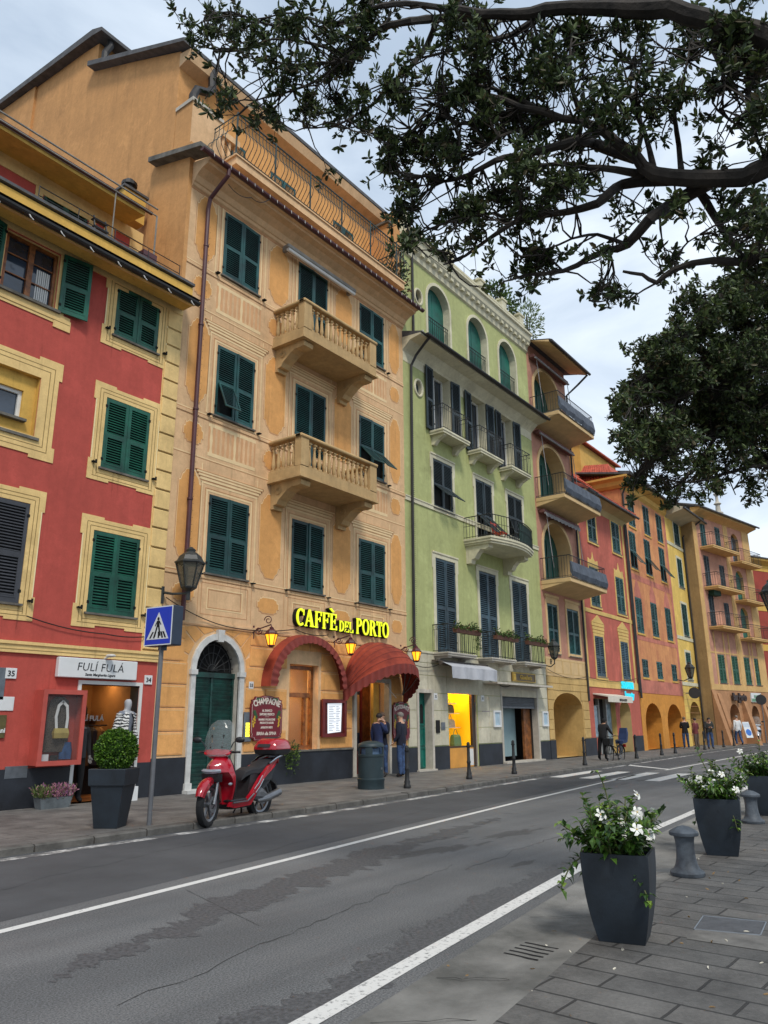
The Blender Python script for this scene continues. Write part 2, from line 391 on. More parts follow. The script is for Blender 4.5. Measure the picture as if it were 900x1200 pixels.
def paving(name, bw, rh, ca, cb, mortar, rot90=False, msz=.012, tiltrange=.5, bump=.5):
    m = bpy.data.materials.new(name); m.use_nodes = True; t = m.node_tree; b = t.nodes['Principled BSDF']; l = t.links.new
    g = N(t, 'ShaderNodeNewGeometry'); mp = N(t, 'ShaderNodeMapping'); l(g.outputs['Position'], mp.inputs['Vector'])
    if rot90: mp.inputs['Rotation'].default_value = (0, 0, radians(rot90))
    br = N(t, 'ShaderNodeTexBrick'); br.offset = .37; br.offset_frequency = 2
    br.inputs['Scale'].default_value = 1.0; br.inputs['Brick Width'].default_value = bw; br.inputs['Row Height'].default_value = rh
    br.inputs['Mortar Size'].default_value = msz; br.inputs['Mortar Smooth'].default_value = .25; br.inputs['Bias'].default_value = -.1
    br.inputs['Color1'].default_value = ca + (1,); br.inputs['Color2'].default_value = cb + (1,); br.inputs['Mortar'].default_value = mortar + (1,)
    dn = N(t, 'ShaderNodeTexNoise', Scale=3.0, Detail=4.0); l(g.outputs['Position'], dn.inputs['Vector'])
    av = N(t, 'ShaderNodeMix'); av.data_type = 'VECTOR'; av.inputs[0].default_value = .02
    l(mp.outputs['Vector'], av.inputs[4]); l(dn.outputs['Color'], av.inputs[5]); l(av.outputs[1], br.inputs['Vector'])
    n = N(t, 'ShaderNodeTexNoise', Scale=1.7, Detail=9.0, Roughness=.68); l(g.outputs['Position'], n.inputs['Vector'])
    r = N(t, 'ShaderNodeValToRGB'); e = r.color_ramp.elements; e[0].position = .32; e[1].position = .68; e[0].color = (.5, .49, .48, 1); e[1].color = (1.35, 1.33, 1.29, 1); l(n.outputs['Fac'], r.inputs['Fac'])
    q = N(t, 'ShaderNodeMix'); q.data_type = 'RGBA'; q.blend_type = 'MULTIPLY'; q.inputs[0].default_value = .9; l(br.outputs['Color'], q.inputs[6]); l(r.outputs['Color'], q.inputs[7])
    n4 = N(t, 'ShaderNodeTexNoise', Scale=38.0, Detail=5.0, Roughness=.7); l(g.outputs['Position'], n4.inputs['Vector'])
    r4 = N(t, 'ShaderNodeValToRGB'); e = r4.color_ramp.elements; e[0].position = .3; e[1].position = .7; e[0].color = (.72, .72, .72, 1); e[1].color = (1.22, 1.21, 1.2, 1); l(n4.outputs['Fac'], r4.inputs['Fac'])
    q2 = N(t, 'ShaderNodeMix'); q2.data_type = 'RGBA'; q2.blend_type = 'MULTIPLY'; q2.inputs[0].default_value = .8; l(q.outputs[2], q2.inputs[6]); l(r4.outputs['Color'], q2.inputs[7])
    l(q2.outputs[2], b.inputs['Base Color']); b.inputs['Roughness'].default_value = .72
    bp = N(t, 'ShaderNodeBump', Strength=bump, Distance=.012); 
    ad = N(t, 'ShaderNodeMath'); ad.operation = 'MULTIPLY_ADD'; ad.inputs[1].default_value = -1.0; l(br.outputs['Fac'], ad.inputs[0]); 
    n5 = N(t, 'ShaderNodeMath'); n5.operation = 'MULTIPLY'; n5.inputs[1].default_value = .5; l(n4.outputs['Fac'], n5.inputs[0]); l(n5.outputs[0], ad.inputs[2])
    l(ad.outputs[0], bp.inputs['Height']); l(bp.outputs['Normal'], b.inputs['Normal'])
    return m
KERB = [(-30, 9.6), (3, 10.2), (5.5, 10.28), (12.7, 10.38), (16, 10.6), (20.5, 10.92), (26, 11.25), (34.5, 11.6), (44, 12.05), (56, 12.4), (64, 12.3), (80, 9.6), (160, -5)]
REDGE = [(-30, 0.9), (0, 2.9), (3.74, 3.28), (5.13, 3.46), (7.8, 3.78), (9, 3.92), (12.45, 4.28), (15, 4.42), (25, 5.1), (40, 5.7), (60, 5.2), (80, 2.5), (160, -13)]
PAVER = [(-30, 0.2), (0, 1.95), (4.26, 2.43), (5.15, 2.53), (6.25, 2.66), (8.65, 2.88), (10.9, 3.03), (15, 3.4), (25, 4.1), (40, 4.7), (60, 4.2), (80, 1.5), (160, -14)]
def xs_(a, b, st):
    r = []; x = a
    while x < b - 1e-6: r.append(x); x += st if x < 40 else st * 4
    return r + [b]
def ribbon(tabA, tabB, a, b, z, offA=0, offB=0, st=1.0, zB=None):
    mb = MB(); xs = xs_(a, b, st)
    for p, q in zip(xs, xs[1:]):
        z2 = z if zB is None else zB
        mb.poly([(p, interp(tabA, p) + offA, z), (q, interp(tabA, q) + offA, z), (q, interp(tabB, q) + offB, z2), (p, interp(tabB, p) + offB, z2)])
    return mb
CEN_ = [(-30, 3.9), (0, 6.25), (3.7, 6.66), (5.5, 6.88), (9.9, 7.40), (15.1, 7.98), (25.7, 8.95), (28.5, 8.9), (49, 9.55), (62, 9.5), (80, 6.8), (160, -8)]
ASPH = asphalt()
OLD = mat('older asphalt', (76, 77, 79), .85, .16, .8, .5, 120, k=.95)
structure(ribbon(CEN_, KERB, -30, 160, 0.0015, .3, -.02).build('resurfaced_lane', OLD))
GROUND = mat('bare ground', (104, 102, 98), .95, .2, .5)
mb = MB(); mb.poly([(-900, -900, -.02), (900, -900, -.02), (900, 900, -.02), (-900, 900, -.02)]); structure(mb.build('ground', GROUND))
structure(ribbon(REDGE, KERB, -30, 160, 0.0, -.2, 0.05).build('road', ASPH))
KST = mat('granite kerb', (104, 101, 96), .85, .3, 3, .4, 25)
mb = MB(); xs = xs_(-30, 160, .9)
for p, q in zip(xs, xs[1:]):                                        # kerb stones, a hair apart, top edge rounded off
    g = .012; a, b = interp(KERB, p), interp(KERB, q); jz = random.uniform(-.006, .006)
    sec = [(0, -.01), (0, .08 + jz), (.03, .1 + jz), (.22, .1 + jz), (.22, -.01)]
    mb.loft([[(p + g, a + s_, z) for s_, z in sec], [(q - g, b + s_, z) for s_, z in sec]])
structure(mb.build('kerb', KST))
PAVE_L = paving('pavement slabs', .62, .34, (.125, .122, .118), (.165, .16, .152), (.06, .058, .055), 0, .008, bump=.3)
PAVE_R = paving('grey stone slabs', .80, .292, (.090, .089, .087), (.128, .124, .118), (.030, .029, .028), 93, .011, bump=.8)
mb = ribbon(KERB, [(-30, 15.2), (160, 15.2)], -30, 62, 0.1, .21, 0)
mb.poly([(62, interp(KERB, 62) + .21, .1), (160, -4.8, .1), (160, 40, .1), (62, 15.2, .1)])
structure(mb.build('pavement', PAVE_L))
GUT = mat('concrete gutter', (132, 130, 125), .8, .22, 1.1, .3, 45, tint=(104, 103, 98))
mb = MB(); xs = xs_(-30, 160, .5)
prof = [(0, .004), (.25, -.012), (.62, -.014), (.8, .0), (1, .008)]
for p, q in zip(xs, xs[1:]):                                        # shallow dished gutter between asphalt and slabs
    for (s0, z0), (s1, z1) in zip(prof, prof[1:]):
        def P(x, s_, z): a = interp(REDGE, x) - .2; b = interp(PAVER, x); return (x, a + (b - a) * s_, z)
        mb.poly([P(p, s0, z0), P(q, s0, z0), P(q, s1, z1), P(p, s1, z1)])
structure(mb.build('gutter', GUT, smooth=True))
mb = ribbon(PAVER, [(-30, -60), (160, -60)], -30, 160, 0.008, 0, 0); structure(mb.build('promenade', PAVE_R))
# slot drain in the gutter, a cover set in the slabs, cracks
mb = MB()
for i in range(5):
    x = 5.50 + i * .085
    pts = [(x + .05 * t_ + .02 * sin(t_ * 3), 2.76 + .30 * t_, .006 + .012 * (1 - t_)) for t_ in (0, .25, .5, .75, 1)]
    for (xa, ya, _a), (xb, yb, _b) in zip(pts, pts[1:]):
        zz = lambda y_: interp([(2.59, .008), (2.74, 0), (2.87, -.014), (3.14, -.012), (3.33, .004)], y_) + .003
        mb.poly([(xa - .012, ya, zz(ya)), (xa + .012, ya, zz(ya)), (xb + .012, yb, zz(yb)), (xb - .012, yb, zz(yb))])
tag(mb.build('drain_grate', BLK), 'drain of five curved slots in the concrete gutter', 'drain')
CRACK = mat('crack', (40, 39, 37), .95, 0)
mb = MB()
for p0, p1 in (((4.75, 3.13), (5.0, 2.72)), ((6.6, 3.36), (7.0, 2.95)), ((3.9, 3.0), (4.3, 2.5)), ((8.9, 3.6), (9.3, 3.05))):
    pts = []
    for i in range(9):
        s_ = i / 8; pts.append((p0[0] + (p1[0] - p0[0]) * s_ + random.uniform(-.03, .03), p0[1] + (p1[1] - p0[1]) * s_, .002))
    for a, b in zip(pts, pts[1:]):
        mb.poly([(a[0] - .005, a[1], a[2]), (a[0] + .005, a[1], a[2]), (b[0] + .005, b[1], b[2]), (b[0] - .005, b[1], b[2])])
structure(mb.build('gutter_cracks', CRACK))
random.seed(12); mb = MB()
for x0, y0, x1, y1 in ((3.2, 4.4, 8.4, 5.3), (5.0, 5.0, 5.6, 6.7), (8.2, 5.0, 12.5, 5.4), (6.8, 7.6, 13.5, 8.9), (4.5, 8.3, 9.0, 9.4), (9.5, 9.0, 10.1, 10.2), (12.0, 5.6, 18.0, 6.6)):
    pts = []; w_ = 0
    for i in range(41): s_ = i / 40; w_ = w_ * .85 + random.uniform(-.05, .05); pts.append((x0 + (x1 - x0) * s_ + w_ * .4, y0 + (y1 - y0) * s_ + w_, .0022 + (.0 if y0 < 7 else .001)))
    for a, b in zip(pts, pts[1:]):
        k = random.uniform(.002, .006); mb.poly([(a[0] - k, a[1] - k, a[2]), (b[0] - k, b[1] - k, b[2]), (b[0] + k, b[1] + k, b[2]), (a[0] + k, a[1] + k, a[2])])
structure(mb.build('road_cracks', CRACK)); random.seed(7)
COVER = mat('cement infill', (118, 116, 112), .85, .25, 4, .3, 40); COVER2 = mat('manhole plate', (86, 88, 92), .6, .2, 8, .4, 60)
mb = MB(); a = radians(3)
def quad(mb, pts, z, m=0): mb.poly([(x, y, z) for x, y in pts], m)
quad(mb, [(7.44, 2.15), (7.52, 1.67), (7.05, 1.62), (6.94, 2.09)], .012, 0)
for i in range(4): pass
fr = [(7.44, 2.15), (7.52, 1.67), (7.05, 1.62), (6.94, 2.09)]
for (x0, y0), (x1, y1) in zip(fr, fr[1:] + fr[:1]): mb.tube([(x0, y0, .011), (x1, y1, .011)], .006, 4, 1)
tag(mb.build('manhole_cover', [COVER2, STEEL]), 'square grey manhole cover set among the stone slabs', 'manhole cover')
mb = MB(); quad(mb, [(6.94, 2.08), (7.04, 1.62), (7.12, .4), (6.62, .35), (6.62, 2.06)], .0115)
structure(mb.build('cement_patch', COVER))
# painted lines (worn through by noise)
def worn(name, lo, hi, sc_=9):
    m = bpy.data.materials.new(name); m.use_nodes = True; t = m.node_tree; b = t.nodes['Principled BSDF']; l = t.links.new
    g = N(t, 'ShaderNodeNewGeometry'); n = N(t, 'ShaderNodeTexNoise', Scale=sc_, Detail=9.0, Roughness=.72); l(g.outputs['Position'], n.inputs['Vector'])
    r = N(t, 'ShaderNodeValToRGB'); e = r.color_ramp.elements; e[0].position = lo; e[1].position = hi; e[0].color = (.11, .11, .11, 1); e[1].color = (.62, .61, .58, 1); l(n.outputs['Fac'], r.inputs['Fac'])
    l(r.outputs['Color'], b.inputs['Base Color']); b.inputs['Roughness'].default_value = .7; return m
W1 = worn('white road paint', .30, .43, 14); W2 = worn('worn road paint', .33, .47, 22); W3 = worn('faded road paint', .47, .60, 2.2)
CEN = CEN_
def line(tab, a, b, wd, m, name, off=0, z=.004): structure(ribbon(tab, tab, a, b, z, off - wd / 2, off + wd / 2, .5).build(name, m))
line(CEN, -30, 25.2, .11, W1, 'centre_line'); line(CEN, 28.2, 160, .11, W1, 'centre_line')
line(REDGE, -30, 160, .15, W2, 'edge_line', 0.02)
line(KERB, -30, 22.5, .2, W3, 'kerb_line', -.24); line(KERB, 28, 160, .16, W3, 'kerb_line', -.3)
mb = MB()
for i, y in enumerate((10.62, 9.66, 8.68, 7.68, 6.7, 5.75)):
    mb.poly([(22.9, y - .22 - .05, .004), (26.6, y - .22 + .12, .004), (26.6, y + .22 + .12, .004), (22.9, y + .22 - .05, .004)])
structure(mb.build('zebra_crossing', W1))
mb = MB(); mb.poly([(28.6, 8.95, .004), (28.85, 8.95, .004), (31.0, 11.2, .004), (30.6, 11.2, .004)]); structure(mb.build('stop_line', W1))
# dark sealed and damp stretches of asphalt with ragged rims
DAMP = mat('damp asphalt', (91, 92, 94), .6, .35, 30, .5, 120, k=.85)
def ragged(top, bot, seed, amp, name, n=420):
    random.seed(seed); mb = MB(); x0, x1 = top[0][0], top[-1][0]; w1 = w2 = 0; P_ = []
    for i in range(n + 1):
        x = x0 + (x1 - x0) * i / n; w1 = w1 * .8 + random.uniform(-amp, amp); w2 = w2 * .8 + random.uniform(-amp, amp)
        a, b = interp(top, x) + w1, interp(bot, x) + w2
        if a < b: a = b = (a + b) / 2
        P_.append((x, a, b))
    for p, q in zip(P_, P_[1:]): mb.poly([(p[0], p[1], .002), (p[0], p[2], .002), (q[0], q[2], .002), (q[0], q[1], .002)])
    structure(mb.build(name, DAMP))
ragged([(3.2, 5.2), (4.5, 5.75), (6.2, 6.25), (8.5, 6.72), (11, 6.95), (13.5, 7.15)], [(3.2, 5.2), (4.5, 5.4), (6.2, 5.72), (7.8, 5.95), (9.5, 6.4), (11, 6.65), (13.5, 7.15)], 4, .075, 'damp_patch', 420)
ragged([(2.6, 3.6), (3.4, 3.75), (4.2, 3.6), (5.5, 3.95), (7.5, 4.15), (10, 4.3), (12.5, 4.45)], [(2.6, 3.15), (5.13, 3.46), (7.8, 3.78), (12.5, 4.3)], 9, .05, 'damp_edge', 420)
random.seed(7)
# ================================================================== red shop house
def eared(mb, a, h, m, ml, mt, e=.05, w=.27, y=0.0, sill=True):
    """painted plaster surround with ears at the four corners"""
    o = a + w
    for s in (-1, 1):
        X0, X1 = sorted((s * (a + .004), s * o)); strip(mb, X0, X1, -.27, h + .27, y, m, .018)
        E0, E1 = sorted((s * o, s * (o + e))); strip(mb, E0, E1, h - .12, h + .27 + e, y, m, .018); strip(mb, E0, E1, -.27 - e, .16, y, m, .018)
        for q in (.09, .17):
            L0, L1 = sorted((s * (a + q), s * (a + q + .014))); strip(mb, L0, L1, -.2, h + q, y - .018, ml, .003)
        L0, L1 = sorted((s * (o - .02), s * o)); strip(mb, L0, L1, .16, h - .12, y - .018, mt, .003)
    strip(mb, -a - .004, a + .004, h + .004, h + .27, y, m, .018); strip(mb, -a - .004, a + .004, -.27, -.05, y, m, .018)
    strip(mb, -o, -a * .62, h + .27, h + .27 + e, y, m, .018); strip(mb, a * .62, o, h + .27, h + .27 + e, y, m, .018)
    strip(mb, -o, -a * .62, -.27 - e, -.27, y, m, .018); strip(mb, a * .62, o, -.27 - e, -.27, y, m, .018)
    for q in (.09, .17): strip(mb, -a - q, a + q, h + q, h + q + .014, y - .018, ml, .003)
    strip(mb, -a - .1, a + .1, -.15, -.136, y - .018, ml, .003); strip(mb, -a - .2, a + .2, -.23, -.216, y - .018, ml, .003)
    for s in (-1, 1):                                                # shutter catches
        mb.box(s * (a + .2) - .04, s * (a + .2) + .05, -.10, -.02, .06, .09, 1); mb.box(s * (a + .2) + .01, s * (a + .2) + .04, -.12, -.09, .03, .12, 1)
X0R, X1R = 2.2, 11.15
rt = empty('townhouse', (6.7, YF, ZS), 'red shop house with pale yellow quoins and window surrounds, leftmost in the row', 'house')
mb = MB()
holes = [(9.28, 10.70, ZS, 2.45, .30, 0, 3)]
RW = [(9.82, 3.95, 1.2, 1.8), (9.82, 7.2, 1.2, 1.7), (9.84, 10.5, 1.22, 1.33), (7.02, 3.95, 1.42, 2.05)]
for X, Z, W_, H_ in RW: holes.append((X - W_ / 2, X + W_ / 2, Z, Z + H_, .10, 0, 1))
holes.append((6.25, 7.62, 7.42, 8.78, .12, 0, 4)); holes.append((6.53, 7.72, 10.46, 11.82, .16, 0, 1))
wall_grid(mb, X0R, X1R, 0.0, 12.1, holes, YF, 0, 1)
# yellow recessed panel with its own small window opening
wall_grid(mb, 6.25, 7.62, 7.42, 8.78, [(6.6, 7.36, 7.78, 8.42, .12, 0, 4)], YF + .12, 4)
frame(mb, 5.85, 8.03, 7.05, 9.18, .40, YF, 1, .02)
for q in (.1, .2): frame(mb, 5.85 + q, 8.03 - q, 7.05 + q, 9.18 - q, .015, YF - .02, 5, .003)
for (a, b, c, d) in ((7.55, 8.1, 8.85, 9.26), (7.55, 8.1, 6.98, 7.3)): strip(mb, a, b, c, d, YF - .001, 1, .018)
mb.box(6.2, 7.72, YF - .06, YF + .1, 7.36, 7.42, 2)
strip(mb, X0R, X1R, 11.86, 12.1, YF, 1, .03)                            # frieze under the eaves
strip(mb, 10.67, X1R, 3.22, 11.86, YF, 1, .012)
for i in range(18):                                                     # quoin blocks
    z = 3.26 + i * .476
    mb.cbox(10.70, 11.14, YF - .045, YF - .008, z + .02, z + .455, .012, 1)
    strip(mb, 10.70, 11.14, z - .012, z + .008, YF - .012, 5, .003)
strip(mb, X0R, X1R, 3.0, 3.2, YF, 1, .05); strip(mb, X0R, X1R, 3.16, 3.22, YF - .05, 1, .03)
strip(mb, X0R, X1R, 3.055, 3.07, YF - .05, 5, .003)
for (a, b) in ((X0R, 9.28), (10.70, X1R)): strip(mb, a, b, 0.0, .83, YF, 3, .025)
mb.box(X0R, X1R, YF + .6, 32, 0, .08, 0)
# eaves slab, parapet of the terrace, upper set-back storey
mb.prismx([(YF, 12.2), (14.12, 11.92), (14.12, 11.84), (YF, 12.08)], X0R, 11.0, 1)
mb.prismx([(14.28, 11.9), (14.28, 12.42), (14.62, 12.46), (14.62, 11.9)], X0R, 11.02, 4)
mb.box(X0R, 11.04, 14.22, 14.68, 12.462, 12.53, 6)
mb.box(X0R, 11.1, 14.5, 16.5, 12.0, 12.2, 2)
wall_grid(mb, X0R, 10.9, 12.2, 14.9, [(8.02, 9.22, 13.1, 14.5, .1, 0, 1)], 16.5, 0, 1)
strip(mb, X0R, 10.9, 14.55, 14.9, 16.5, 1, .03); frame(mb, 7.78, 9.46, 12.6, 14.6, .2, 16.5, 1, .02)
strip(mb, 9.7, 10.0, 12.2, 14.9, 16.5, 1, .02); strip(mb, 10.5, 10.9, 12.2, 14.9, 16.5, 1, .02); strip(mb, 6.3, 6.6, 12.2, 14.9, 16.5, 1, .02)
wallr = mb.build('wall', [RED, YEL, GREYST, SLATE, YELD, LINE_Y, ROOFD], rt)
mb = MB(); mb.prismx([(15.62, 14.78), (15.62, 14.9), (17.2, 15.7), (17.2, 15.55), (16.5, 14.9)], X0R, 10.32, 0)
mb.prismx([(15.72, 14.9), (15.74, 15.1), (17.2, 15.86), (17.2, 15.72)], X0R, 10.22, 1)
mb.build('roof', [YELD, ROOFD], rt)
mb = MB(); mb.tube([(X0R, 15.56, 14.92), (10.5, 15.56, 14.92)], .05, 8); mb.tube([(X0R, 15.45, 15.06), (10.6, 15.45, 15.06)], .025, 6, 1); mb.tube([(X0R, 15.40, 14.80), (10.55, 15.40, 14.80)], .02, 6, 1)
mb.tube([(10.55, 15.4, 14.8), (10.55, 15.4, 12.53)], .025, 6, 1); mb.tube([(9.3, 15.42, 14.8), (9.3, 15.42, 12.53)], .018, 6, 1)
mb.build('awning_frame', [MAROON, CONC], rt)
mb = MB(); hp = [(14.0 + .085 * cos(a) , 11.88 + .085 * sin(a)) for a in [pi + i * pi / 6 for i in range(7)]]
mb.prismx([(14.1, 11.92), (14.1, 12.0), (13.9, 11.93)] , X0R, 11.0, 0)
mb.loft([[(x, p[0], p[1]) for p in hp] + [(x, 14.06, 11.89), (x, 13.94, 11.89)] for x in (X0R, 11.02)], 0)
for i in range(12): mb.tube([(3.0 + i * .7, 13.9, 11.78), (3.03 + i * .7, 13.88, 11.72), (3.1 + i * .7, 13.9, 11.70)], .012, 4, 1)
mb.build('gutter', [LEAD, WHITEP], rt)
mb = MB(); rp = [(14.45, 12.53 + .14), (14.45, 12.53 + .42)]
for z in (12.75, 12.98): mb.tube([(6.9, 14.45, z), (10.7, 14.45, z)], .012, 5)
for i in range(5): mb.tube([(6.9 + i * .95, 14.45, 12.53), (6.9 + i * .95, 14.45, 12.99)], .012, 5)
mb.build('railing', IRON, rt)
def chimney(parent, x, y, z, w_=.55, h=.7, mats=None):
    mb = MB(); mb.box(x - w_ / 2, x + w_ / 2, y - w_ / 2, y + w_ / 2, z, z + h, 0); mb.box(x - w_ / 2 - .06, x + w_ / 2 + .06, y - w_ / 2 - .06, y + w_ / 2 + .06, z + h, z + h + .07, 1)
    mb.lathe([(.13, 0), (.15, .1), (.2, .12), (.2, .2), (.15, .22), (.15, .3), (.22, .32), (.22, .42), (.14, .46), (.12, .52)], (x, y, z + h + .07), 12, 2)
    return mb.build('chimney', mats or [YELD, ROOFD, LEAD], parent)
chimney(rt, 10.55, 16.85, 15.2, .7, .85)
# windows of the red house
WR = [GAP, GAP, GREYST, YEL, LINE_Y, LITE_Y]
dR = lambda mb, a, h: eared(mb, a, h, 3, 4, 5)
shD, shG = [GRN1, GAP], [GRY1, GAP]
def put_sh(parent, X, Z, *a, **k):
    o = shuttered(parent, X, Z, *a, **k); o.location = Vector((X, YF, Z)) - WORLD[parent.name]; return o
put_sh(rt, 9.82, 3.95, 1.2, 1.8, shD, WR, dR); put_sh(rt, 9.82, 7.2, 1.2, 1.7, shD, WR, dR)
o = put_sh(rt, 9.84, 10.5, 1.22, 1.33, shD, WR, lambda mb, a, h: eared(mb, a, h - .1, 3, 4, 5))
o = put_sh(rt, 7.02, 3.95, 1.42, 2.05, shG, WR, dR); o['label'] = 'window with charcoal grey shutters'
for X in (4.2,):
    put_sh(rt, X, 3.95, 1.3, 1.8, shD, WR, dR); put_sh(rt, X, 7.2, 1.3, 1.7, shD, WR, dR)
def casement(parent, X, Z, W_, H_, fm, y, name='window', bars=2, curtain=True):
    mb = MB(); a = W_ / 2
    frame(mb, X - a, X + a, Z, Z + H_, .07, y, 0, .06)
    mb.box(X - .06, X + .06, y - .065, y - .0, Z + .07, Z + H_ - .07, 0)
    for i in range(1, bars + 1):
        z = Z + H_ * i / (bars + 1)
        for s in (-1, 1): mb.box(min(X + s * .06, X + s * (a - .07)), max(X + s * .06, X + s * (a - .07)), y - .04, y - .01, z - .012, z + .012, 0)
    mb.box(X - a, X + a, y + .005, y + .03, Z, Z + H_, 1)
    if curtain:
        for i in range(7):
            x = X + .18 + i * .045; mb.box(x, x + .03, y - .004 - .006 * (i % 2), y + .004, Z + .1, Z + H_ * .62, 2)
    return mb.build(name, [fm, GLASS, WHITEP, GREYST], parent)
o = casement(rt, 7.125, 10.46, 1.18, 1.36, WOOD, YF + .12)
mb = MB(); mb.box(6.4, 7.85, YF - .08, YF + .1, 10.40, 10.46, 0); mb.build('sill', GREYST, rt)
mb = MB()                                                             # yellow apron below and jambs
frame(mb, 6.30, 7.78, 10.05, 11.84, .0001, YF, 0, .001)
strip(mb, 6.1, 8.12, 10.16, 10.40, YF, 0, .02); strip(mb, 7.74, 8.14, 10.06, 10.32, YF, 0, .026); strip(mb, 6.1, 6.5, 10.06, 10.32, YF, 0, .026)
strip(mb, 6.1, 8.12, 10.22, 10.235, YF - .026, 1, .003)
strip(mb, 7.74, 7.95, 10.4, 11.85, YF, 0, .02); strip(mb, 6.3, 6.51, 10.4, 11.85, YF, 0, .02)
mb.build('surround', [YEL, LINE_Y], rt)
Lr = lambda v: Vector(v) - WORLD[rt.name]
add_leaf(rt, .66, 1.44, shD, 1, Lr((7.80, YF - .03, 10.44)), radians(-9)); add_leaf(rt, .66, 1.44, shD, -1, Lr((6.46, YF - .03, 10.44)), radians(14))
mb = MB(); frame(mb, 6.6, 7.36, 7.78, 8.42, .075, YF + .235, 0, .05); mb.box(6.6, 7.36, YF + .24, YF + .26, 7.78, 8.42, 1); mb.box(6.52, 7.44, YF - .0, YF + .2, 7.72, 7.778, 2)
o = mb.build('window', [WHITEP, GLASS, GREYST], rt)
mb = MB(); mb.box(8.02, 9.22, 16.59, 16.62, 13.1, 14.5, 1); o = mb.build('window', [GRN1, GAP], rt)
add_leaf(rt, .6, 1.38, shD, 1, Lr((8.02, 16.54, 13.11))); add_leaf(rt, .6, 1.38, shD, -1, Lr((9.22, 16.54, 13.11)))
# shop door with its warm interior
WARM = mat('warm interior wall', (176, 128, 78), .8, .15, 1.2)
LAMP = glow('ceiling lamp', (255, 212, 150), 6.0)
mb = MB(); frame(mb, 9.20, 10.78, ZS - .2, 2.53, .075, YF, 0, .03)
mb.build('door_frame', WHITEP, rt)
mb = MB(); mb.box(9.2, 11.1, 15.1, 17.2, ZS - .02, ZS + .004, 2); mb.box(9.0, 11.15, 17.2, 17.25, 0, 2.7, 0); mb.box(9.0, 9.05, 15.1, 17.2, 0, 2.7, 0); mb.box(11.1, 11.15, 15.1, 17.2, 0, 2.7, 0); mb.box(9, 11.15, 15.1, 17.2, 2.62, 2.68, 0)
for x in (9.5, 10.2, 10.8): mb.box(x - .2, x + .2, 16.2, 16.5, 2.58, 2.615, 1)
for z in (1.2, 1.75): mb.box(9.06, 11.09, 16.9, 17.19, z, z + .03, 3)
for x, z, w_, h in ((9.35, 1.26, .3, .2), (9.75, 1.26, .22, .28), (10.3, 1.8, .3, .16), (9.5, 1.8, .34, .2), (10.75, 1.26, .24, .24), (10.7, 1.8, .2, .3)): mb.loft([[(x + a_ * w_ / 2 * k_, 16.95 + b_ * .1, zz) for a_, b_ in ((-1, -1), (1, -1), (1, 1), (-1, 1))] for zz, k_ in ((z, 1), (z + h * .7, .9), (z + h, .5))], 4)
mb.box(9.85, 10.55, 16.6, 16.66, .1, 2.3, 4); mb.box(10.62, 11.08, 16.55, 17.1, .1, 1.0, 4)
put_text(mb, 'FULÍ FULÁ', 10.02, 15.52, 1.72, .15, 5, .002, .004)
mb.build('shop_interior', [WARM, LAMP, WOOD, WOOD, mat('dark goods', (46, 38, 34), .8, .3, 9), WHITEP], rt)
CL = [mat('cloth %d' % i, c, .9, .15, 6) for i, c in enumerate([(36, 34, 40), (120, 84, 50), (70, 66, 74), (168, 130, 88), (30, 32, 48)])]
mb = MB()
for i in range(9):                                                     # garments on the rail behind the door
    x = 9.25 + i * .2; k = i % 5
    mb.loft([[(x + a_ * .06 * s_, 16.4 + b_ * .2 * s_, z) for a_, b_ in ((-1, -1), (1, -1), (1, 1), (-1, 1))] for z, s_ in ((.75, 1.1), (1.2, .9), (1.5, .8), (1.58, .3))], k)
mb.tube([(9.1, 16.4, 1.62), (11.05, 16.4, 1.62)], .014, 6, 2)
tag(mb.build('clothes_rail', CL), 'rail of dark and tan clothes inside the boutique door', 'clothes rail')
# ================================================================== peach palazzo with the café
XA, XB = 11.15, 21.10
pt = empty('palazzo', (16.1, YF, ZS), 'tall peach and orange palazzo with green shutters, painted panels and two stone balconies', 'palazzo')
MP = [TAN, ORG, LINE_T, LITE_T, SLATE, GABLE, GREYST, STONE, mat('painted half shadow', (222, 170, 122), .88, .06, 3)]
mb = MB()
C1, C2, C3 = 13.07, 16.14, 19.22; WW = 1.38
R2, R3, R4 = 5.28, 9.52, 13.72; HH = 2.05
holes = []
for X in (C1, C2, C3):
    for Z in (R2, R3, R4):
        if X == C2 and Z > 6: holes.append((X - WW / 2, X + WW / 2, Z - .95, Z + HH, .10, 0, 0))
        else: holes.append((X - WW / 2, X + WW / 2, Z, Z + HH, .10, 0, 0))
holes.append((12.24, 13.66, ZS, 3.66, .28, .76, 7))                       # carriage door
holes.append((15.52, 16.70, .93, 3.22, .42, 0, 0))                        # café window
holes.append((18.32, 20.02, ZS, 3.0, .9, 0, 0))                          # café entrance
wall_grid(mb, XA, XB, 0, 16.1, holes, YF, 0)
# slate dado
for a, b in ((XA, 12.12), (13.78, 18.30), (20.04, XB)): strip(mb, a, b, 0, .9, YF, 4, .03)
mb.box(14.9, 18.25, YF - .06, YF, .9, .95, 6)
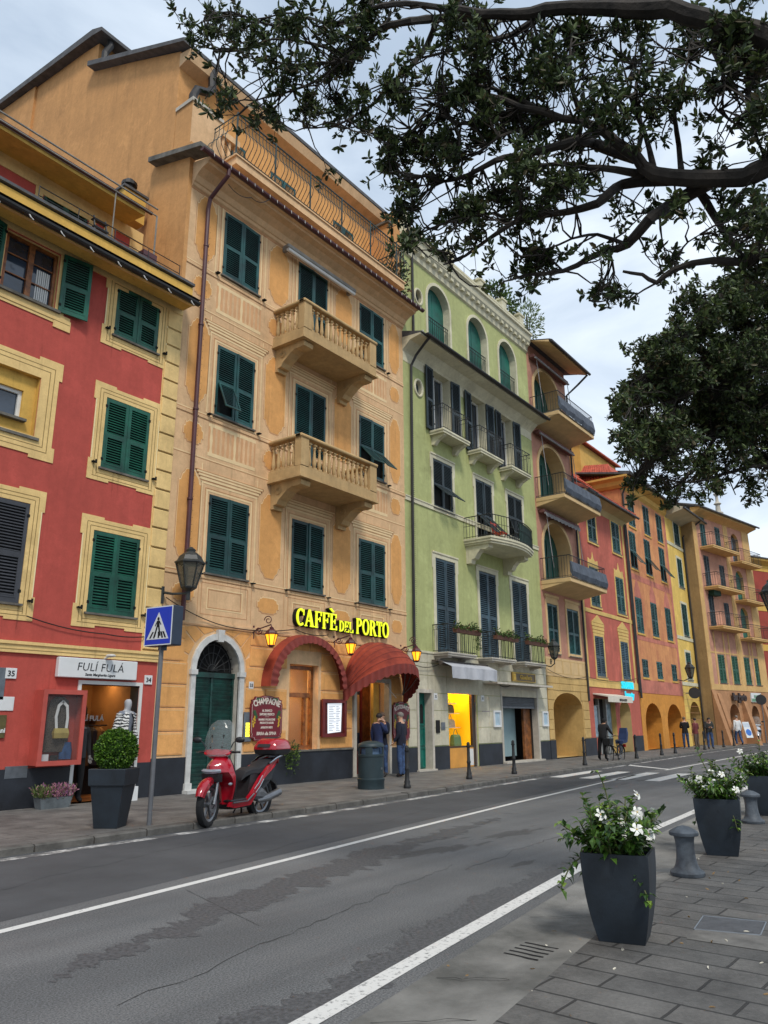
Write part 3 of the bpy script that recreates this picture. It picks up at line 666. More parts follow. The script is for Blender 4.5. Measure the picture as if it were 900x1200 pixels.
# rusticated ground storey: raised orange blocks
rows = [.94, 1.47, 2.0, 2.53, 3.06, 3.59]
def blocks(segs, z0, z1):
    for a, b in segs:
        mb.cbox(a + .015, b - .015, YF - .022, YF + .01, z0 + .015, z1 - .015, .008, 1)
        strip(mb, a + .06, b - .06, z1 - .055, z1 - .045, YF - .022, 3, .002); strip(mb, a + .06, b - .06, z0 + .04, z0 + .048, YF - .022, 2, .002)
for i, z in enumerate(rows):
    z1 = z + .53 if z < 3.5 else 3.93
    L_ = [(XA + .05, 12.02)] if z < 3 else [(XA + .05, 11.9)]
    M_ = [(13.9, 15.0)] if i % 2 else [(13.9, 14.6), (14.6, 15.42)]
    if z >= 3.0: M_ = [(14.0, 15.4)]
    if z > 3.5: M_ = [(14.0, 16.3), (16.3, 18.1)]
    R_ = [(16.80, 18.22)] if z < 3.5 else []
    Q_ = [(20.12, XB - .03)] if z < 3.5 else [(18.1, 19.6), (19.6, XB - .03)]
    blocks(L_ + M_ + R_ + Q_, z, z1)
# voussoirs of painted rays round the carriage arch
for i in range(9):
    a0 = pi * i / 9; a1 = pi * (i + 1) / 9
    pts = [(12.94 - r * cos(a), 2.9 + r * sin(a) * 1.0) for r, a in ((.98, a0 + .02), (1.5 if i not in (0, 8) else 1.2, a0 + .02), (1.5 if i not in (0, 8) else 1.2, a1 - .02), (.98, a1 - .02))]
    pts = [(min(max(x, XA + .04), 14.0), min(z, 3.93)) for x, z in pts]
    mb.prism([(x, z) for x, z in pts], YF - .012, YF + .01, 1)
# string course and the zone of painted panels above it
strip(mb, XA, XB, 3.95, 4.06, YF, 0, .035); strip(mb, XA, XB, 3.965, 3.98, YF - .035, 2, .002)
for z in (5.22, 5.1, 9.40, 9.28, 8.2, 13.60, 13.48, 12.36): strip(mb, XA, XB, z, z + .014, YF, 2, .004); strip(mb, XA, XB, z + .02, z + .05, YF, 3, .004)
for z in (5.16, 9.34, 13.54): strip(mb, XA, XB, z - .03, z + .05, YF, 0, .02)
def shaped(cx, cz, hw, hh, horiz=False):
    c = min(.34, hh * .5) if not horiz else .16
    if not horiz:
        q = [(1, -hh + c), (1, hh - c), (.84, hh - c * .92), (.72, hh - c * .5), (.54, hh - c * .34), (.40, hh - c * .04), (.3, hh)]
    else:
        q = [(1, -hh * .35), (1, hh * .35), (.84, hh * .42), (.80, hh * .8), (.62, hh * .84), (.55, hh), (.3, hh)]
    h_ = [(x * hw, z) for x, z in q]; full = h_ + [(-x, z) for x, z in h_[::-1]]
    # lower half mirrors the upper half
    up = [p for p in h_ if True][1:]; P_ = [(x, z) for x, z in up] + [(-x, z) for x, z in up[::-1]] + [(-x, -z) for x, z in up] + [(x, -z) for x, z in up[::-1]]
    out_ = [(cx + x * (1 + .035 / hw), cz + z * (1 + .035 / hh)) for x, z in P_]
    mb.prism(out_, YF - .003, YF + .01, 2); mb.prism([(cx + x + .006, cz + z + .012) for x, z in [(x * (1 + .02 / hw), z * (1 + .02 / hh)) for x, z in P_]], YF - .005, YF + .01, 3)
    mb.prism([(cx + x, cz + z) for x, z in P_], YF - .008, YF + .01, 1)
PC = [(11.74, .34), (14.60, .41), (17.68, .42), (20.55, .30)]
for cx, hw in PC:
    shaped(cx, 6.63, hw, 1.18); shaped(cx, 10.85, hw, 1.18); shaped(cx, 14.82, hw, .98)
    shaped(cx, 4.70, hw * .95, .20, True); shaped(cx, 8.82, hw * .9, .27, True); shaped(cx, 13.0, hw * .9, .27, True)
for X in (C1, C2, C3):                                                    # framed panels under the first-floor windows
    frame(mb, X - .78, X + .78, 4.24, 5.04, .016, YF, 2, .004); frame(mb, X - .60, X + .60, 4.38, 4.92, .03, YF, 3, .005); frame(mb, X - .55, X + .55, 4.42, 4.88, .016, YF, 2, .004)
for x in (12.2, 13.98, 15.2, 17.12, 18.25, 20.15):
    strip(mb, x - .006, x + .006, 4.15, 5.1, YF, 2, .003)
for X in (C1, C3):                                                        # painted balusters under upper windows
    for z0 in (8.36, 12.52):
        z1 = z0 + .86
        strip(mb, X - .84, X + .84, z0, z1, YF, 8, .002)
        strip(mb, X - .84, X + .84, z1 - .07, z1 + .02, YF, 3, .006); strip(mb, X - .84, X + .84, z0 - .02, z0 + .08, YF, 3, .006)
        for i in range(10):
            x = X - .74 + i * .164
            mb.prism([(x - .055, z0 + .08), (x + .055, z0 + .08), (x + .03, z0 + .2), (x + .05, z0 + .42), (x + .03, z1 - .2), (x + .05, z1 - .07), (x - .05, z1 - .07), (x - .03, z1 - .2), (x - .05, z0 + .42), (x - .03, z0 + .2)], YF - .006, YF, 0 if i % 5 else 3)
for x in (12.1, 14.05, 15.2, 17.1, 18.25, 20.18):                         # flat strips either side of each bay
    for z0, z1 in ((5.3, 8.1), (9.5, 12.3), (13.65, 15.9)):
        strip(mb, x - .02, x + .02, z0, z1, YF, 3, .005); strip(mb, x + .022, x + .034, z0, z1, YF, 2, .003)
# main cornice: deep cove under the gutter
mb.prismx([(YF, 15.86), (YF - .06, 15.9), (YF - .08, 15.98), (YF - .12, 16.0), (YF - .2, 16.14), (YF - .42, 16.27), (YF - .62, 16.31), (YF - .64, 16.37), (YF - .74, 16.38), (YF - .74, 16.46), (YF, 16.62)], XA, XB, 0)
strip(mb, XA, XB, 15.82, 15.86, YF, 2, .01)
# side wall (plain ochre render) with its stepped roofline
mb.prismx([(YF + .001, 0), (33, 0), (33, 26.2), (27.4, 25.38), (22.9, 24.9), (20.5, 24.45), (20.5, 23.3), (15.8, 21.1), (15.8, 16.6), (YF + .001, 16.6)], XA + .02, XA + .4, 5)
mb.box(XA - .12, XA + .05, YF + .001, 16.55, 10.5, 17.25, 5)
mb.prismx([(24.6, 0), (33, 0), (33, 26.1), (24.6, 25.0)], XA - .06, XA + .02, 5)
mb.box(XA + .4, XB, 15.8, 16.2, 16.6, 21.0, 5); mb.box(XB - .4, XB - .01, YF + .06, 33, 0, 20.8, 5)
mb.box(XA + .4, XB, 20.5, 20.9, 23.2, 24.5, 5)
# stone ledge on the side
mb.box(XA - .42, XA + .1, YF - .82, 16.9, 17.22 - .55, 17.0 - .5, 6) if False else None
mb.prismx([(YF - .78, 16.50), (YF - .78, 16.64), (16.35, 17.32), (16.35, 17.16)], XA - .40, XA + .06, 6)
# terrace: corner pedestal, slab, attic front
mb.box(XA + .02, 12.25, 15.05, 15.78, 16.6, 18.86, 5); mb.box(XA - .02, 12.3, 15.0, 15.78, 18.86, 18.98, 7)
strip(mb, XA + .02, 12.25, 16.6, 18.86, 15.05, 0, .01)
mb.box(12.25, 13.0, 15.05, 15.3, 16.6, 17.6, 0); mb.box(12.25, 13.0, 15.05, 15.3, 18.5, 18.7, 0)
for i in range(3): mb.lathe([(.05, 0), (.09, .25), (.05, .6), (.07, .9)], (12.42 + i * .25, 15.17, 17.6), 8, 0)
wall_grid(mb, 12.25, XB, 16.6, 21.0, [(15.0, 16.25, 17.1, 19.4, .1, 0, 0), (18.2, 19.4, 17.1, 19.4, .1, 0, 0), (12.9, 13.9, 17.1, 19.4, .1, 0, 0)], 15.79, 1, 0)
mb.box(12.0, 20.15, 14.02, 15.8, 16.78, 17.02, 0); mb.box(11.95, 20.2, 13.98, 15.8, 17.02, 17.07, 0)
mb.box(20.5, XB, 15.0, 15.9, 16.6, 20.2, 5); mb.box(20.4, XB + .08, 14.9, 15.9, 20.2, 20.3, 6)
wallp = mb.build('wall', MP, pt)
# roofs
mb = MB(); mb.prismx([(15.3, 20.93), (15.3, 21.06), (20.6, 23.5), (20.6, 23.3)], XA - .28, XB + .1, 0)
mb.prismx([(19.9, 24.36), (19.9, 24.5), (20.5, 24.78), (27.4, 25.6), (33.2, 26.45), (33.2, 26.2), (27.4, 25.38), (20.5, 24.5)], XA - .3, XB, 0)
mb.prismx([(15.42, 20.6), (15.32, 20.9), (15.8, 21.0), (15.8, 20.5)], XA, XB, 1)
mb.build('roof', [ROOFD, TAN], pt)
mb = MB(); mb.tube([(XA + .1, 20.2, 23.4), (XA + .1, 20.2, 23.9), (XA + .2, 20.1, 24.2), (XA + .2, 20.1, 24.6)], .12, 8); mb.build('flue_pipe', LEAD, pt)
mb = MB()
mb.tube([(XA + .35, 15.5, 19.0), (XA + .35, 15.5, 19.55), (XA + .42, 15.45, 19.8), (XA + .8, 15.4, 19.95), (XA + .95, 15.4, 20.2), (XA + .95, 15.45, 21.1)], .13, 8)
mb.build('flue_pipe', LEAD, pt)
mb = MB(); hp = [(.085 * cos(a), .085 * sin(a)) for a in [pi + i * pi / 6 for i in range(7)]]
mb.loft([[(x, YF - .80 + p[0], 16.46 + p[1]) for p in hp] + [(x, YF - .735, 16.47), (x, YF - .865, 16.47)] for x in (XA - .35, XB + .22)], 0)
for i in range(34): mb.tube([(XA + i * .3, YF - .88, 16.47), (XA + i * .3, YF - .885, 16.38), (XA + .02 + i * .3, YF - .88, 16.36)], .008, 4, 1)
mb.build('gutter', [MAROON, WHITEP], pt)
mb = MB(); dp = [(11.75, YF - .80, 16.42), (11.75, YF - .78, 16.2), (11.70, YF - .42, 15.9), (11.68, YF - .16, 15.7), (11.68, YF - .10, 15.4), (11.70, YF - .10, 4.6), (11.70, YF - .09, 4.02)]
mb.tube(dp, .058, 10, 0)
for z in (14.2, 11.8, 9.4, 7.0, 4.9): mb.lathe([(.075, 0), (.075, .05)], (11.69, YF - .1, z), 10, 0)
for i in range(60): mb.box(11.745, 11.757, YF - .16, YF - .15, 4.2 + i * .18, 4.212 + i * .18, 1)
mb.build('drainpipe', [MAROON, CABLE], pt)
# windows
WP = [TAN, GAP, GREYST, LINE_T, LITE_T]
def dP(hood, drop=0.0):
    def f(mb, a, h):
        for s in (-1, 1):
            for q, m_, w_ in ((.06, 4, .05), (.13, 3, .014), (.24, 4, .03), (.28, 3, .012)):
                x0, x1 = sorted((s * (a + q), s * (a + q + w_))); strip(mb, x0, x1, -.02 - drop, h + q, 0, m_, .006)
        for q, m_, w_ in ((.06, 4, .05), (.13, 3, .014)): strip(mb, -a - q - w_, a + q + w_, h + q, h + q + w_, 0, m_, .006)
        if hood:
            for i, (ex, z0, z1, m_) in enumerate(((.30, .24, .30, 4), (.30, .30, .315, 3), (.34, .33, .40, 4), (.38, .40, .412, 3), (.40, .42, .48, 4), (.46, .48, .50, 3), (.46, .50, .55, 4), (.50, .552, .565, 3))):
                strip(mb, -a - ex, a + ex, h + z0, h + z1, 0, m_, .006 + .004 * i)
        for s in (-1, 1): mb.box(s * (a + .2) - .05, s * (a + .2) + .05, -.12, -.01, -.08, -.05, 1)
    return f
shP = [GRN2, GAP]
put_sh(pt, C1, R2, WW, HH, shP, WP, dP(True)); put_sh(pt, C2, R2, WW, HH, shP, WP, dP(True)); put_sh(pt, C3, R2, WW, HH, shP, WP, dP(True))
put_sh(pt, C1, R3, WW, HH, shP, WP, dP(True), flaps=(.42, None)); put_sh(pt, C3, R3, WW, HH, shP, WP, dP(True), flaps=(.75, .75))
put_sh(pt, C2, R3 - .95, WW, HH + .95, shP, WP, dP(True), sill=False)
put_sh(pt, C1, R4, WW, HH, shP, WP, dP(False)); put_sh(pt, C3, R4, WW, HH, shP, WP, dP(False))
put_sh(pt, C2, R4 - .95, WW, HH + .95, shP, WP, dP(False), sill=False)
for x, wd in ((15.62, 1.2), (18.8, 1.16), (13.4, .96)):
    o = shuttered(pt, x, 17.1, wd, 2.28, shP, WP, None, sill=False); o.location = Vector((x, 15.8, 17.1)) - WORLD[pt.name]
# stone balconies
BALST = mat('balcony stucco', (206, 172, 120), .88, .14, 1.4, .12, 45, streak=.5)
def balustrade(mb, p0, p1, z, n, h=.74):
    for i in range(n):
        t_ = (i + .5) / n; x = p0[0] + (p1[0] - p0[0]) * t_; y = p0[1] + (p1[1] - p0[1]) * t_
        mb.obox((x, y, z + .035), (.11, .11, .07), m=0)
        mb.lathe([(.035, .07), (.05, .1), (.062, .2), (.05, .32), (.034, .5), (.032, .58), (.055, .62), (.035, .65), (.05, .7)], (x, y, z), 10, 0, False)
        mb.obox((x, y, z + .72), (.11, .11, .05), m=0)
def stone_balcony(z):
    x0, x1, yf = 14.43, 17.86, 13.56
    mb = MB(); mb.cbox(x0, x1, yf, YF + .02, z, z + .30, .02); mb.box(x0 - .04, x1 + .04, yf - .04, YF, z - .03, z + .02)
    o = mb.build('balcony', BALST, pt)
    mb = MB(); mb.cbox(x0 - .03, x1 + .03, yf - .03, yf + .2, z + 1.13, z + 1.22, .015); mb.cbox(x0 - .03, x0 + .2, yf, YF + .01, z + 1.13, z + 1.22, .015); mb.cbox(x1 - .2, x1 + .03, yf, YF + .01, z + 1.13, z + 1.22, .015)
    for px in (x0, x1 - .34): mb.box(px + .01, px + .33, yf + .005, yf + .24, z + .3, z + 1.13)
    balustrade(mb, (x0 + .34, yf + .1), (x1 - .34, yf + .1), z + .32, 13); 
    for px in (x0 + .1, x1 - .1): balustrade(mb, (px, yf + .26), (px, YF), z + .32, 5)
    mb.box(x0 + .01, x0 + .19, yf + .01, YF, z + .3, z + .325); mb.box(x0, x1, yf + .005, yf + .2, z + .295, z + .32)
    mb.build('balustrade', BALST, o, smooth=True)
    for px in (x0 + .12, x1 - .5):
        mb = MB()
        pr = [(YF, z - .03), (yf + .12, z - .03), (yf + .08, z - .08), (yf + .1, z - .2), (yf + .24, z - .22), (yf + .44, z - .21), (yf + .62, z - .28), (yf + .8, z - .42), (yf + .92, z - .5), (yf + 1.0, z - .62), (yf + 1.12, z - .64), (yf + 1.13, z - .74), (YF, z - .74)]
        mb.prismx(pr, px, px + .38, 0)
        for s in (-.012, .38):
            mb.tube([(px + s, YF - .32 + .11 * cos(a) * (1 - a / 18), z - .26 + .11 * sin(a) * (1 - a / 18)) for a in [i * .5 for i in range(26)]], .014, 5, 0)
        mb.build('corbel', BALST, o)
stone_balcony(8.13); stone_balcony(12.31)
# curly iron rail of the top terrace
mb = MB(); zt, zb = 18.46, 17.07
path = [(12.0, 15.6), (12.0, 14.05), (20.15, 14.05), (20.15, 15.6)]
for r_, z in ((.025, zt), (.015, zb + .1), (.012, zt - .14)): mb.tube([(x, y, z) for x, y in path], r_, 6)
def bowed(mb, x, y, nx, ny, z0, z1, r=.011):
    pts = []
    for i in range(9):
        t_ = i / 8; b = .26 * sin(pi * min(1, t_ * 1.45)) ** 1.2 if t_ < .69 else 0.02 * sin(pi * (t_ - .69) / .31)
        pts.append((x + nx * b, y + ny * b, z0 + (z1 - z0) * t_))
    mb.tube(pts, r, 5)
n = 58
for i in range(n + 1):
    x = 12.0 + 8.15 * i / n
    if i % 11 == 0: mb.tube([(x, 14.05, zb), (x, 14.05, zt + .05)], .028, 6)
    else: bowed(mb, x, 14.05, 0, -1, zb + .1, zt)
for i in range(1, 9): bowed(mb, 12.0, 14.05 + i * .19, -1, 0, zb + .1, zt); bowed(mb, 20.15, 14.05 + i * .19, 1, 0, zb + .1, zt)
mb.build('terrace_railing', mat('dark green iron', (40, 62, 62), .55, .2, 5), pt)
# rolled-up awning box under the cornice
mb = MB(); mb.cbox(14.62, 17.95, YF - .34, YF - .2, 15.72, 15.86, .03, 0); mb.tube([(14.66, YF - .27, 15.68), (17.9, YF - .27, 15.68)], .06, 8, 1)
for x in (14.7, 17.8): mb.box(x, x + .1, YF - .22, YF, 15.7, 15.9, 0)
tag(mb.build('rolled_awning', [CONC, WHITEP]), 'rolled up grey awning under the cornice above the upper stone balcony', 'awning')
# carriage door
DOORG = mat('deep green door', (22, 74, 66), .5, .3, 3, .15, 30, tint=(16, 46, 44))
mb = MB(); ap = arch_pts(12.24, 13.66, 2.9, .76); op = arch_pts(12.10, 13.80, 2.9, .91)
for (a, b), (c, d) in zip(list(zip(ap, op)), list(zip(ap, op))[1:]):
    mb.loft([[(a[0], YF - .06, a[1]), (b[0], YF - .06, b[1]), (b[0], YF + .03, b[1]), (a[0], YF + .03, a[1])], [(c[0], YF - .06, c[1]), (d[0], YF - .06, d[1]), (d[0], YF + .03, d[1]), (c[0], YF + .03, c[1])]], 0)
for x0, x1 in ((12.10, 12.24), (13.66, 13.80)):
    mb.box(x0, x1, YF - .06, YF + .03, ZS, 2.78); mb.box(x0 - .03, x1 + .03, YF - .09, YF + .03, 2.78, 2.9); mb.box(x0 - .03, x1 + .03, YF - .09, YF + .03, ZS, ZS + .22)
mb.prism([(12.86, 3.6), (13.02, 3.6), (13.05, 3.9), (12.83, 3.9)], YF - .1, YF, 0)
mb.box(12.05, 13.85, YF - .22, YF + .25, ZS - .02, ZS + .07)
mb.build('door_surround', mat('white marble', (214, 214, 210), .6, .12, 5), pt)
mb = MB(); y = YF + .2
mb.box(12.2, 13.7, y, y + .06, ZS, 2.82)
for x0, x1 in ((12.28, 12.90), (12.98, 13.62)):
    for i in range(26): mb.add([(x0, y - .006, .25 + i * .095), (x1, y - .006, .25 + i * .095), (x1, y - .03, .25 + i * .095 + .075), (x0, y - .03, .25 + i * .095 + .075), (x0, y, .25 + i * .095 + .085), (x1, y, .25 + i * .095 + .085)], [(0, 1, 2, 3), (3, 2, 5, 4)], 0)
for x in (12.24, 12.905, 13.6): mb.box(x, x + .06, y - .035, y, ZS, 2.8)
mb.box(12.22, 13.68, y - .06, y + .02, 2.74, 2.86); mb.box(12.22, 13.68, y - .05, y, ZS, .24)
o = mb.build('door', DOORG, pt)
mb = MB(); mb.box(12.2, 13.7, y + .08, y + .1, 2.8, 3.7, 0)
for i in range(9):
    a = pi * (i + .5) / 9; mb.tube([(12.94, y - .01, 2.9), (12.94 - .3 * cos(a), y - .012, 2.9 + .3 * sin(a)), (12.94 - .69 * cos(a + .06), y - .01, 2.9 + .74 * sin(a + .06))], .012, 5, 1)
for r_ in (.15, .4, .58): mb.tube([(12.94 - r_ * cos(pi * i / 12), y - .01, 2.9 + r_ * 1.12 * sin(pi * i / 12)) for i in range(13)], .012, 5, 1)
mb.build('fanlight', [BLK, IRON], o)
mb = MB(); mb.tube([(12.99, y - .09, 1.2), (12.99, y - .09, 1.38)], .014, 6); mb.box(13.02, 13.06, y - .07, y - .03, 1.5, 1.56); mb.build('handle', mat('brass', (170, 130, 70), .35, .1, 5, metal=.8), o)
# café window with a lit room behind
CAFEW = mat('café interior wall', (218, 188, 140), .85, .1, 1); REDW = mat('red café paint', (110, 28, 26), .5, .2, 4)
mb = MB(); y = YF + .3
frame(mb, 15.52, 16.70, .95, 3.2, .10, y, 0, .10); mb.box(15.62, 16.60, y - .09, y, 2.34, 2.46, 0); mb.box(16.34, 16.42, y - .08, y, .95, 2.4, 0)
o = mb.build('window', [WOOD, GLASS], pt); 
mb = MB(); mb.box(15.6, 16.62, y + .0, y + .01, 1.0, 3.15); mb.build('pane', glassy('clear pane', (230, 230, 230), .16), o)
mb = MB(); mb.box(14.9, 18.2, 16.6, 16.65, .4, 3.3, 0); mb.box(14.85, 14.9, 15.25, 16.6, .4, 3.3, 0); mb.box(18.2, 18.25, 15.7, 18, .4, 3.3, 0); mb.box(14.9, 18.2, 15.25, 16.6, 3.3, 3.35, 0); mb.box(14.9, 18.2, 15.25, 16.6, .3, .4, 2)
for x in (15.4, 16.6): mb.box(x - .25, x + .25, 15.7, 16.1, 3.24, 3.29, 1)
mb.box(15.9, 16.45, 15.5, 15.9, .4, 1.05, 2); mb.box(15.95, 16.15, 15.45, 15.47, 1.0, 1.5, 3)
mb.build('cafe_interior', [CAFEW, glow('bright café lamp', (255, 214, 150), 34), WOOD, REDW], pt)
# café entrance: jambs, glazed door, panels
mb = MB(); mb.box(18.24, 18.36, YF - .08, YF + .12, ZS, 2.9, 0); mb.box(19.98, 20.10, YF - .08, YF + .12, ZS, 2.9, 0); mb.box(18.24, 20.1, YF - .07, YF + .1, 2.86, 2.98, 0)
mb.box(18.2, 20.12, YF - .2, YF + .9, ZS - .02, ZS + .03, 1)
mb.build('entrance_frame', [STONE, GREYST], pt)
mb = MB(); y = YF + .75
mb.box(18.33, 18.62, y - .02, y + .05, ZS, .95, 0); frame(mb, 18.36, 18.95, ZS, 2.85, .07, y, 0, .06); frame(mb, 18.95, 19.6, ZS, 2.85, .07, y, 0, .06); mb.box(19.6, 20.02, y - .03, y + .06, ZS, 2.95, 3)
mb.box(18.4, 18.9, y - .01, y + .01, ZS + .07, .8, 0); mb.box(19.02, 19.55, y - .01, y + .01, ZS + .07, .8, 0)
mb.box(19.12, 19.5, y - .012, y - .002, 1.35, 2.5, 2); mb.box(18.42, 18.85, y - .012, y - .002, 1.7, 2.2, 4)
mb.box(18.3, 20.02, y + .01, y + .03, ZS, 3.0, 1); mb.box(19.66, 19.96, YF + .30, YF + .40, ZS, 2.86, 5); mb.box(18.62, 18.70, y - .08, y - .03, ZS, 2.9, 0)
o = mb.build('door', [REDW, GLASS, WARM, WOOD, WHITEP, YELD], pt); mb = MB(); mb.box(18.9, 19.4, YF + .2, YF + .5, 2.95, 2.985); mb.build('added_entrance_lamp', LAMP, pt)  # small lamp added to brighten the entrance recess
# ================================================================== green house
GA, GB = 21.10, 31.70
GREEN = mat('pistachio plaster', (190, 196, 132), .88, .1, .6, .12, 50, streak=.5)
CREAM = mat('cream trim', (226, 220, 190), .8, .08, 2, .05, 50, streak=.3)
CRST = mat('cream ashlar', (214, 208, 184), .85, .13, 1.2, .15, 35, streak=.4)
TEAL = mat('teal roller blind', (22, 110, 94), .55, .15, 1.5, tint=(20, 92, 80))
gt = empty('apartment_building', (26.4, YF, ZS), 'pistachio green apartment building with arched teal top windows and a bowed balcony', 'apartment building')
D1, D2, D3 = 23.64, 26.79, 29.56
mb = MB(); holes = []
for X in (D1, D2, D3):
    holes.append((X - .68, X + .68, 4.04, 7.44, .10, 0, 1))
    holes.append((X - .80, X + .84, 15.5, 18.86, .32, .82, 1))
for X, z in ((D1, 9.3), (D2, 8.5), (D3, 9.3)): holes.append((X - .68, X + .68, z, 11.28, .12, 0, 1))
DR = [(23.06, 24.36), (25.98, 27.22), (28.58, 29.72)]
for a, b in DR: holes.append((a, b, 12.32, 14.98, .42, 0, 1))
holes += [(21.70, 22.48, ZS, 2.62, .35, 0, 2), (23.60, 25.55, ZS, 3.02, .14, 0, 3), (27.55, 30.62, ZS, 2.92, .22, 0, 2), (21.98, 22.42, 17.46, 18.04, .2, .22, 1), (21.88, 22.3, 13.55, 14.12, .2, .21, 1)]
wall_grid(mb, GA, GB, 0, 19.6, holes, YF, 0, 1)
for a, b in ((GA, 21.6), (22.6, 23.58), (25.62, 27.4), (30.75, GB)): strip(mb, a, b, 0, .86, YF, 4, .03)
# ashlar ground storey
rowz = [.88, 1.46, 2.04, 2.62, 3.2, 3.62]
for i, z in enumerate(rowz):
    z1 = rowz[i + 1] if i + 1 < len(rowz) else 3.96
    segs = [(GA + .02, 21.6), (22.6, 23.1), (23.1, 23.55), (25.62, 26.5), (26.5, 27.42), (30.74, GB - .02)] if z1 <= 3.0 else [(GA + .02, 22.3), (22.3, 23.5), (23.5, 25.7), (25.7, 27.4), (27.4, 29.2), (29.2, GB - .02)]
    if i % 2: segs = [(a + .0, b) for a, b in segs]
    for a, b in segs: mb.cbox(a + .008, b - .008, YF - .022, YF + .01, z + .008, z1 - .008, .006, 2)
strip(mb, GA, GB, 3.95, 4.02, YF, 1, .05)
strip(mb, GA, GB, 9.22, 9.36, YF, 1, .04); strip(mb, GA, GB, 9.36, 9.40, YF, 1, .06)
# window surrounds
def sur(xa, xb, za, zb, w_=.16, head=True):
    for s0, s1 in ((xa - w_, xa - .002), (xb + .002, xb + w_)): strip(mb, s0, s1, za, zb + w_, YF, 1, .03)
    strip(mb, xa - .002, xb + .002, zb + .002, zb + w_, YF, 1, .03)
    if head:
        strip(mb, xa - w_ - .05, xb + w_ + .05, zb + w_, zb + w_ + .06, YF, 1, .06)
        for s0, s1 in ((xa - w_ - .06, xa - w_), (xb + w_, xb + w_ + .06)): strip(mb, s0, s1, zb - .4, zb + w_, YF, 1, .03)
for X in (D1, D2, D3): sur(X - .68, X + .68, 4.04, 7.44)
for X, z in ((D1, 9.42), (D2, 8.5), (D3, 9.42)): sur(X - .68, X + .68, z, 11.28, .14)
for X in (D1, D2, D3):
    ap = arch_pts(X - .80, X + .84, 18.04, .82, 16); op = arch_pts(X - .93, X + .97, 18.04, .95, 16)
    for k in range(16): mb.loft([[(p[0], YF - .04, p[1]) for p in (ap[k], op[k])] + [(p[0], YF, p[1]) for p in (op[k], ap[k])], [(p[0], YF - .04, p[1]) for p in (ap[k + 1], op[k + 1])] + [(p[0], YF, p[1]) for p in (op[k + 1], ap[k + 1])]], 1)
    for x0, x1 in ((X - .93, X - .802), (X + .842, X + .97)): strip(mb, x0, x1, 15.5, 18.04, YF, 1, .04)
for cx, cz in ((22.2, 17.75), (22.09, 13.83)):
    mb.tube([(cx + .26 * cos(a), YF - .01, cz + .33 * sin(a)) for a in [i * pi / 10 for i in range(21)]], .05, 6, 1)
# upper part of the low eaves: cream cove and frieze
mb.prismx([(YF, 14.98), (YF - .05, 15.05), (YF - .35, 15.32), (YF - .82, 15.40), (YF - .82, 15.46), (YF, 15.52)], GA - .02, GB + .05, 1)
for a, b in ((GA, 23.06), (24.36, 25.98), (27.22, 28.58), (29.72, GB)): strip(mb, a, b, 14.6, 14.98, YF, 1, .012)
for a, b in ((24.36, 25.2), (27.22, 27.9), (29.72, 30.3)): strip(mb, a, b, 12.3, 14.6, YF, 1, .008)
# crowning cornice and parapet
mb.prismx([(YF, 19.2), (YF - .08, 19.25), (YF - .10, 19.45), (YF - .28, 19.7), (YF - .32, 19.95), (YF - .40, 20.0), (YF - .40, 20.1), (YF + .3, 20.16), (YF + .3, 19.2)], GA, GB, 1)
for i in range(24): mb.box(GA + .2 + i * .44, GA + .4 + i * .44, YF - .24, YF, 19.5, 19.66, 1)
mb.box(GA, GB, YF + .05, YF + .3, 20.1, 20.62, 1); mb.box(GA, GB, YF - .02, YF + .36, 20.62, 20.72, 1)
for x in (21.2, 24.6, 27.3, 29.4, 31.2): mb.box(x, x + .42, YF - .01, YF + .36, 20.1, 21.1, 1); mb.box(x - .05, x + .47, YF - .05, YF + .4, 21.1, 21.2, 1)
mb.box(GA, GB, YF + .62, 30, 3.35, 20.0, 0); mb.box(GA, GB, 17.2, 30, 0, 3.34, 3)
mb.build('wall', [GREEN, CREAM, CRST, STONE, SLATE], gt)
mb = MB(); mb.tube([(GA + .4, YF + .2, 21.35), (31.4, YF + .2, 21.35)], .015, 5)
for i in range(12): mb.tube([(GA + .4 + i * .95, YF + .2, 20.7), (GA + .4 + i * .95, YF + .2, 21.35)], .012, 5)
mb.build('roof_railing', IRON, gt)
# low slate eaves with gutter
mb = MB(); mb.prismx([(YF, 15.78), (YF - .90, 15.50), (YF - .90, 15.46), (YF, 15.53)], GA - .02, GB + .06, 0)
for i in range(36): mb.box(GA + i * .296, GA + .02 + i * .296, YF - .93, YF - .85, 15.47, 15.53, 1)
mb.build('eaves_roof', [ROOFD, WHITEP], gt)
mb = MB(); hp = [(.075 * cos(a), .075 * sin(a)) for a in [pi + i * pi / 6 for i in range(7)]]
mb.loft([[(x, YF - .95 + p[0], 15.49 + p[1]) for p in hp] + [(x, YF - .9, 15.5), (x, YF - 1.0, 15.5)] for x in (GA + .22, GB + .1)], 0)
mb.build('gutter', LEAD, gt)
mb = MB(); mb.tube([(21.55, YF - .92, 15.42), (21.55, YF - .7, 15.25), (21.56, YF - .3, 14.9), (21.5, YF - .1, 14.5), (21.45, YF - .09, 9), (21.42, YF - .09, 3.6)], .05, 8)
mb.tube([(21.75, YF - .06, 15.8), (21.75, YF - .06, 20.5)], .05, 8)
for i in range(140): mb.box(21.49, 21.51, YF - .15, YF - .13, 4.2 + i * .072, 4.215 + i * .072)
mb.build('drainpipe', LEAD, gt)
WG = [CREAM, GAP, GREYST]
shB, shK = [BLU1, GAP], [BLU2, GAP]
for X in (D1, D2, D3): put_sh(gt, X, 4.05, 1.36, 3.38, shB, WG, None, sill=False, sp=.075)
put_sh(gt, D1, 9.36, 1.36, 1.92, shK, WG, None, flaps=(.85, .85)); put_sh(gt, D3, 9.36, 1.36, 1.92, shK, WG, None, flaps=(.3, .3))
put_sh(gt, D2, 8.5, 1.36, 2.78, shK, WG, None, flaps=(.75, .75), sill=False)
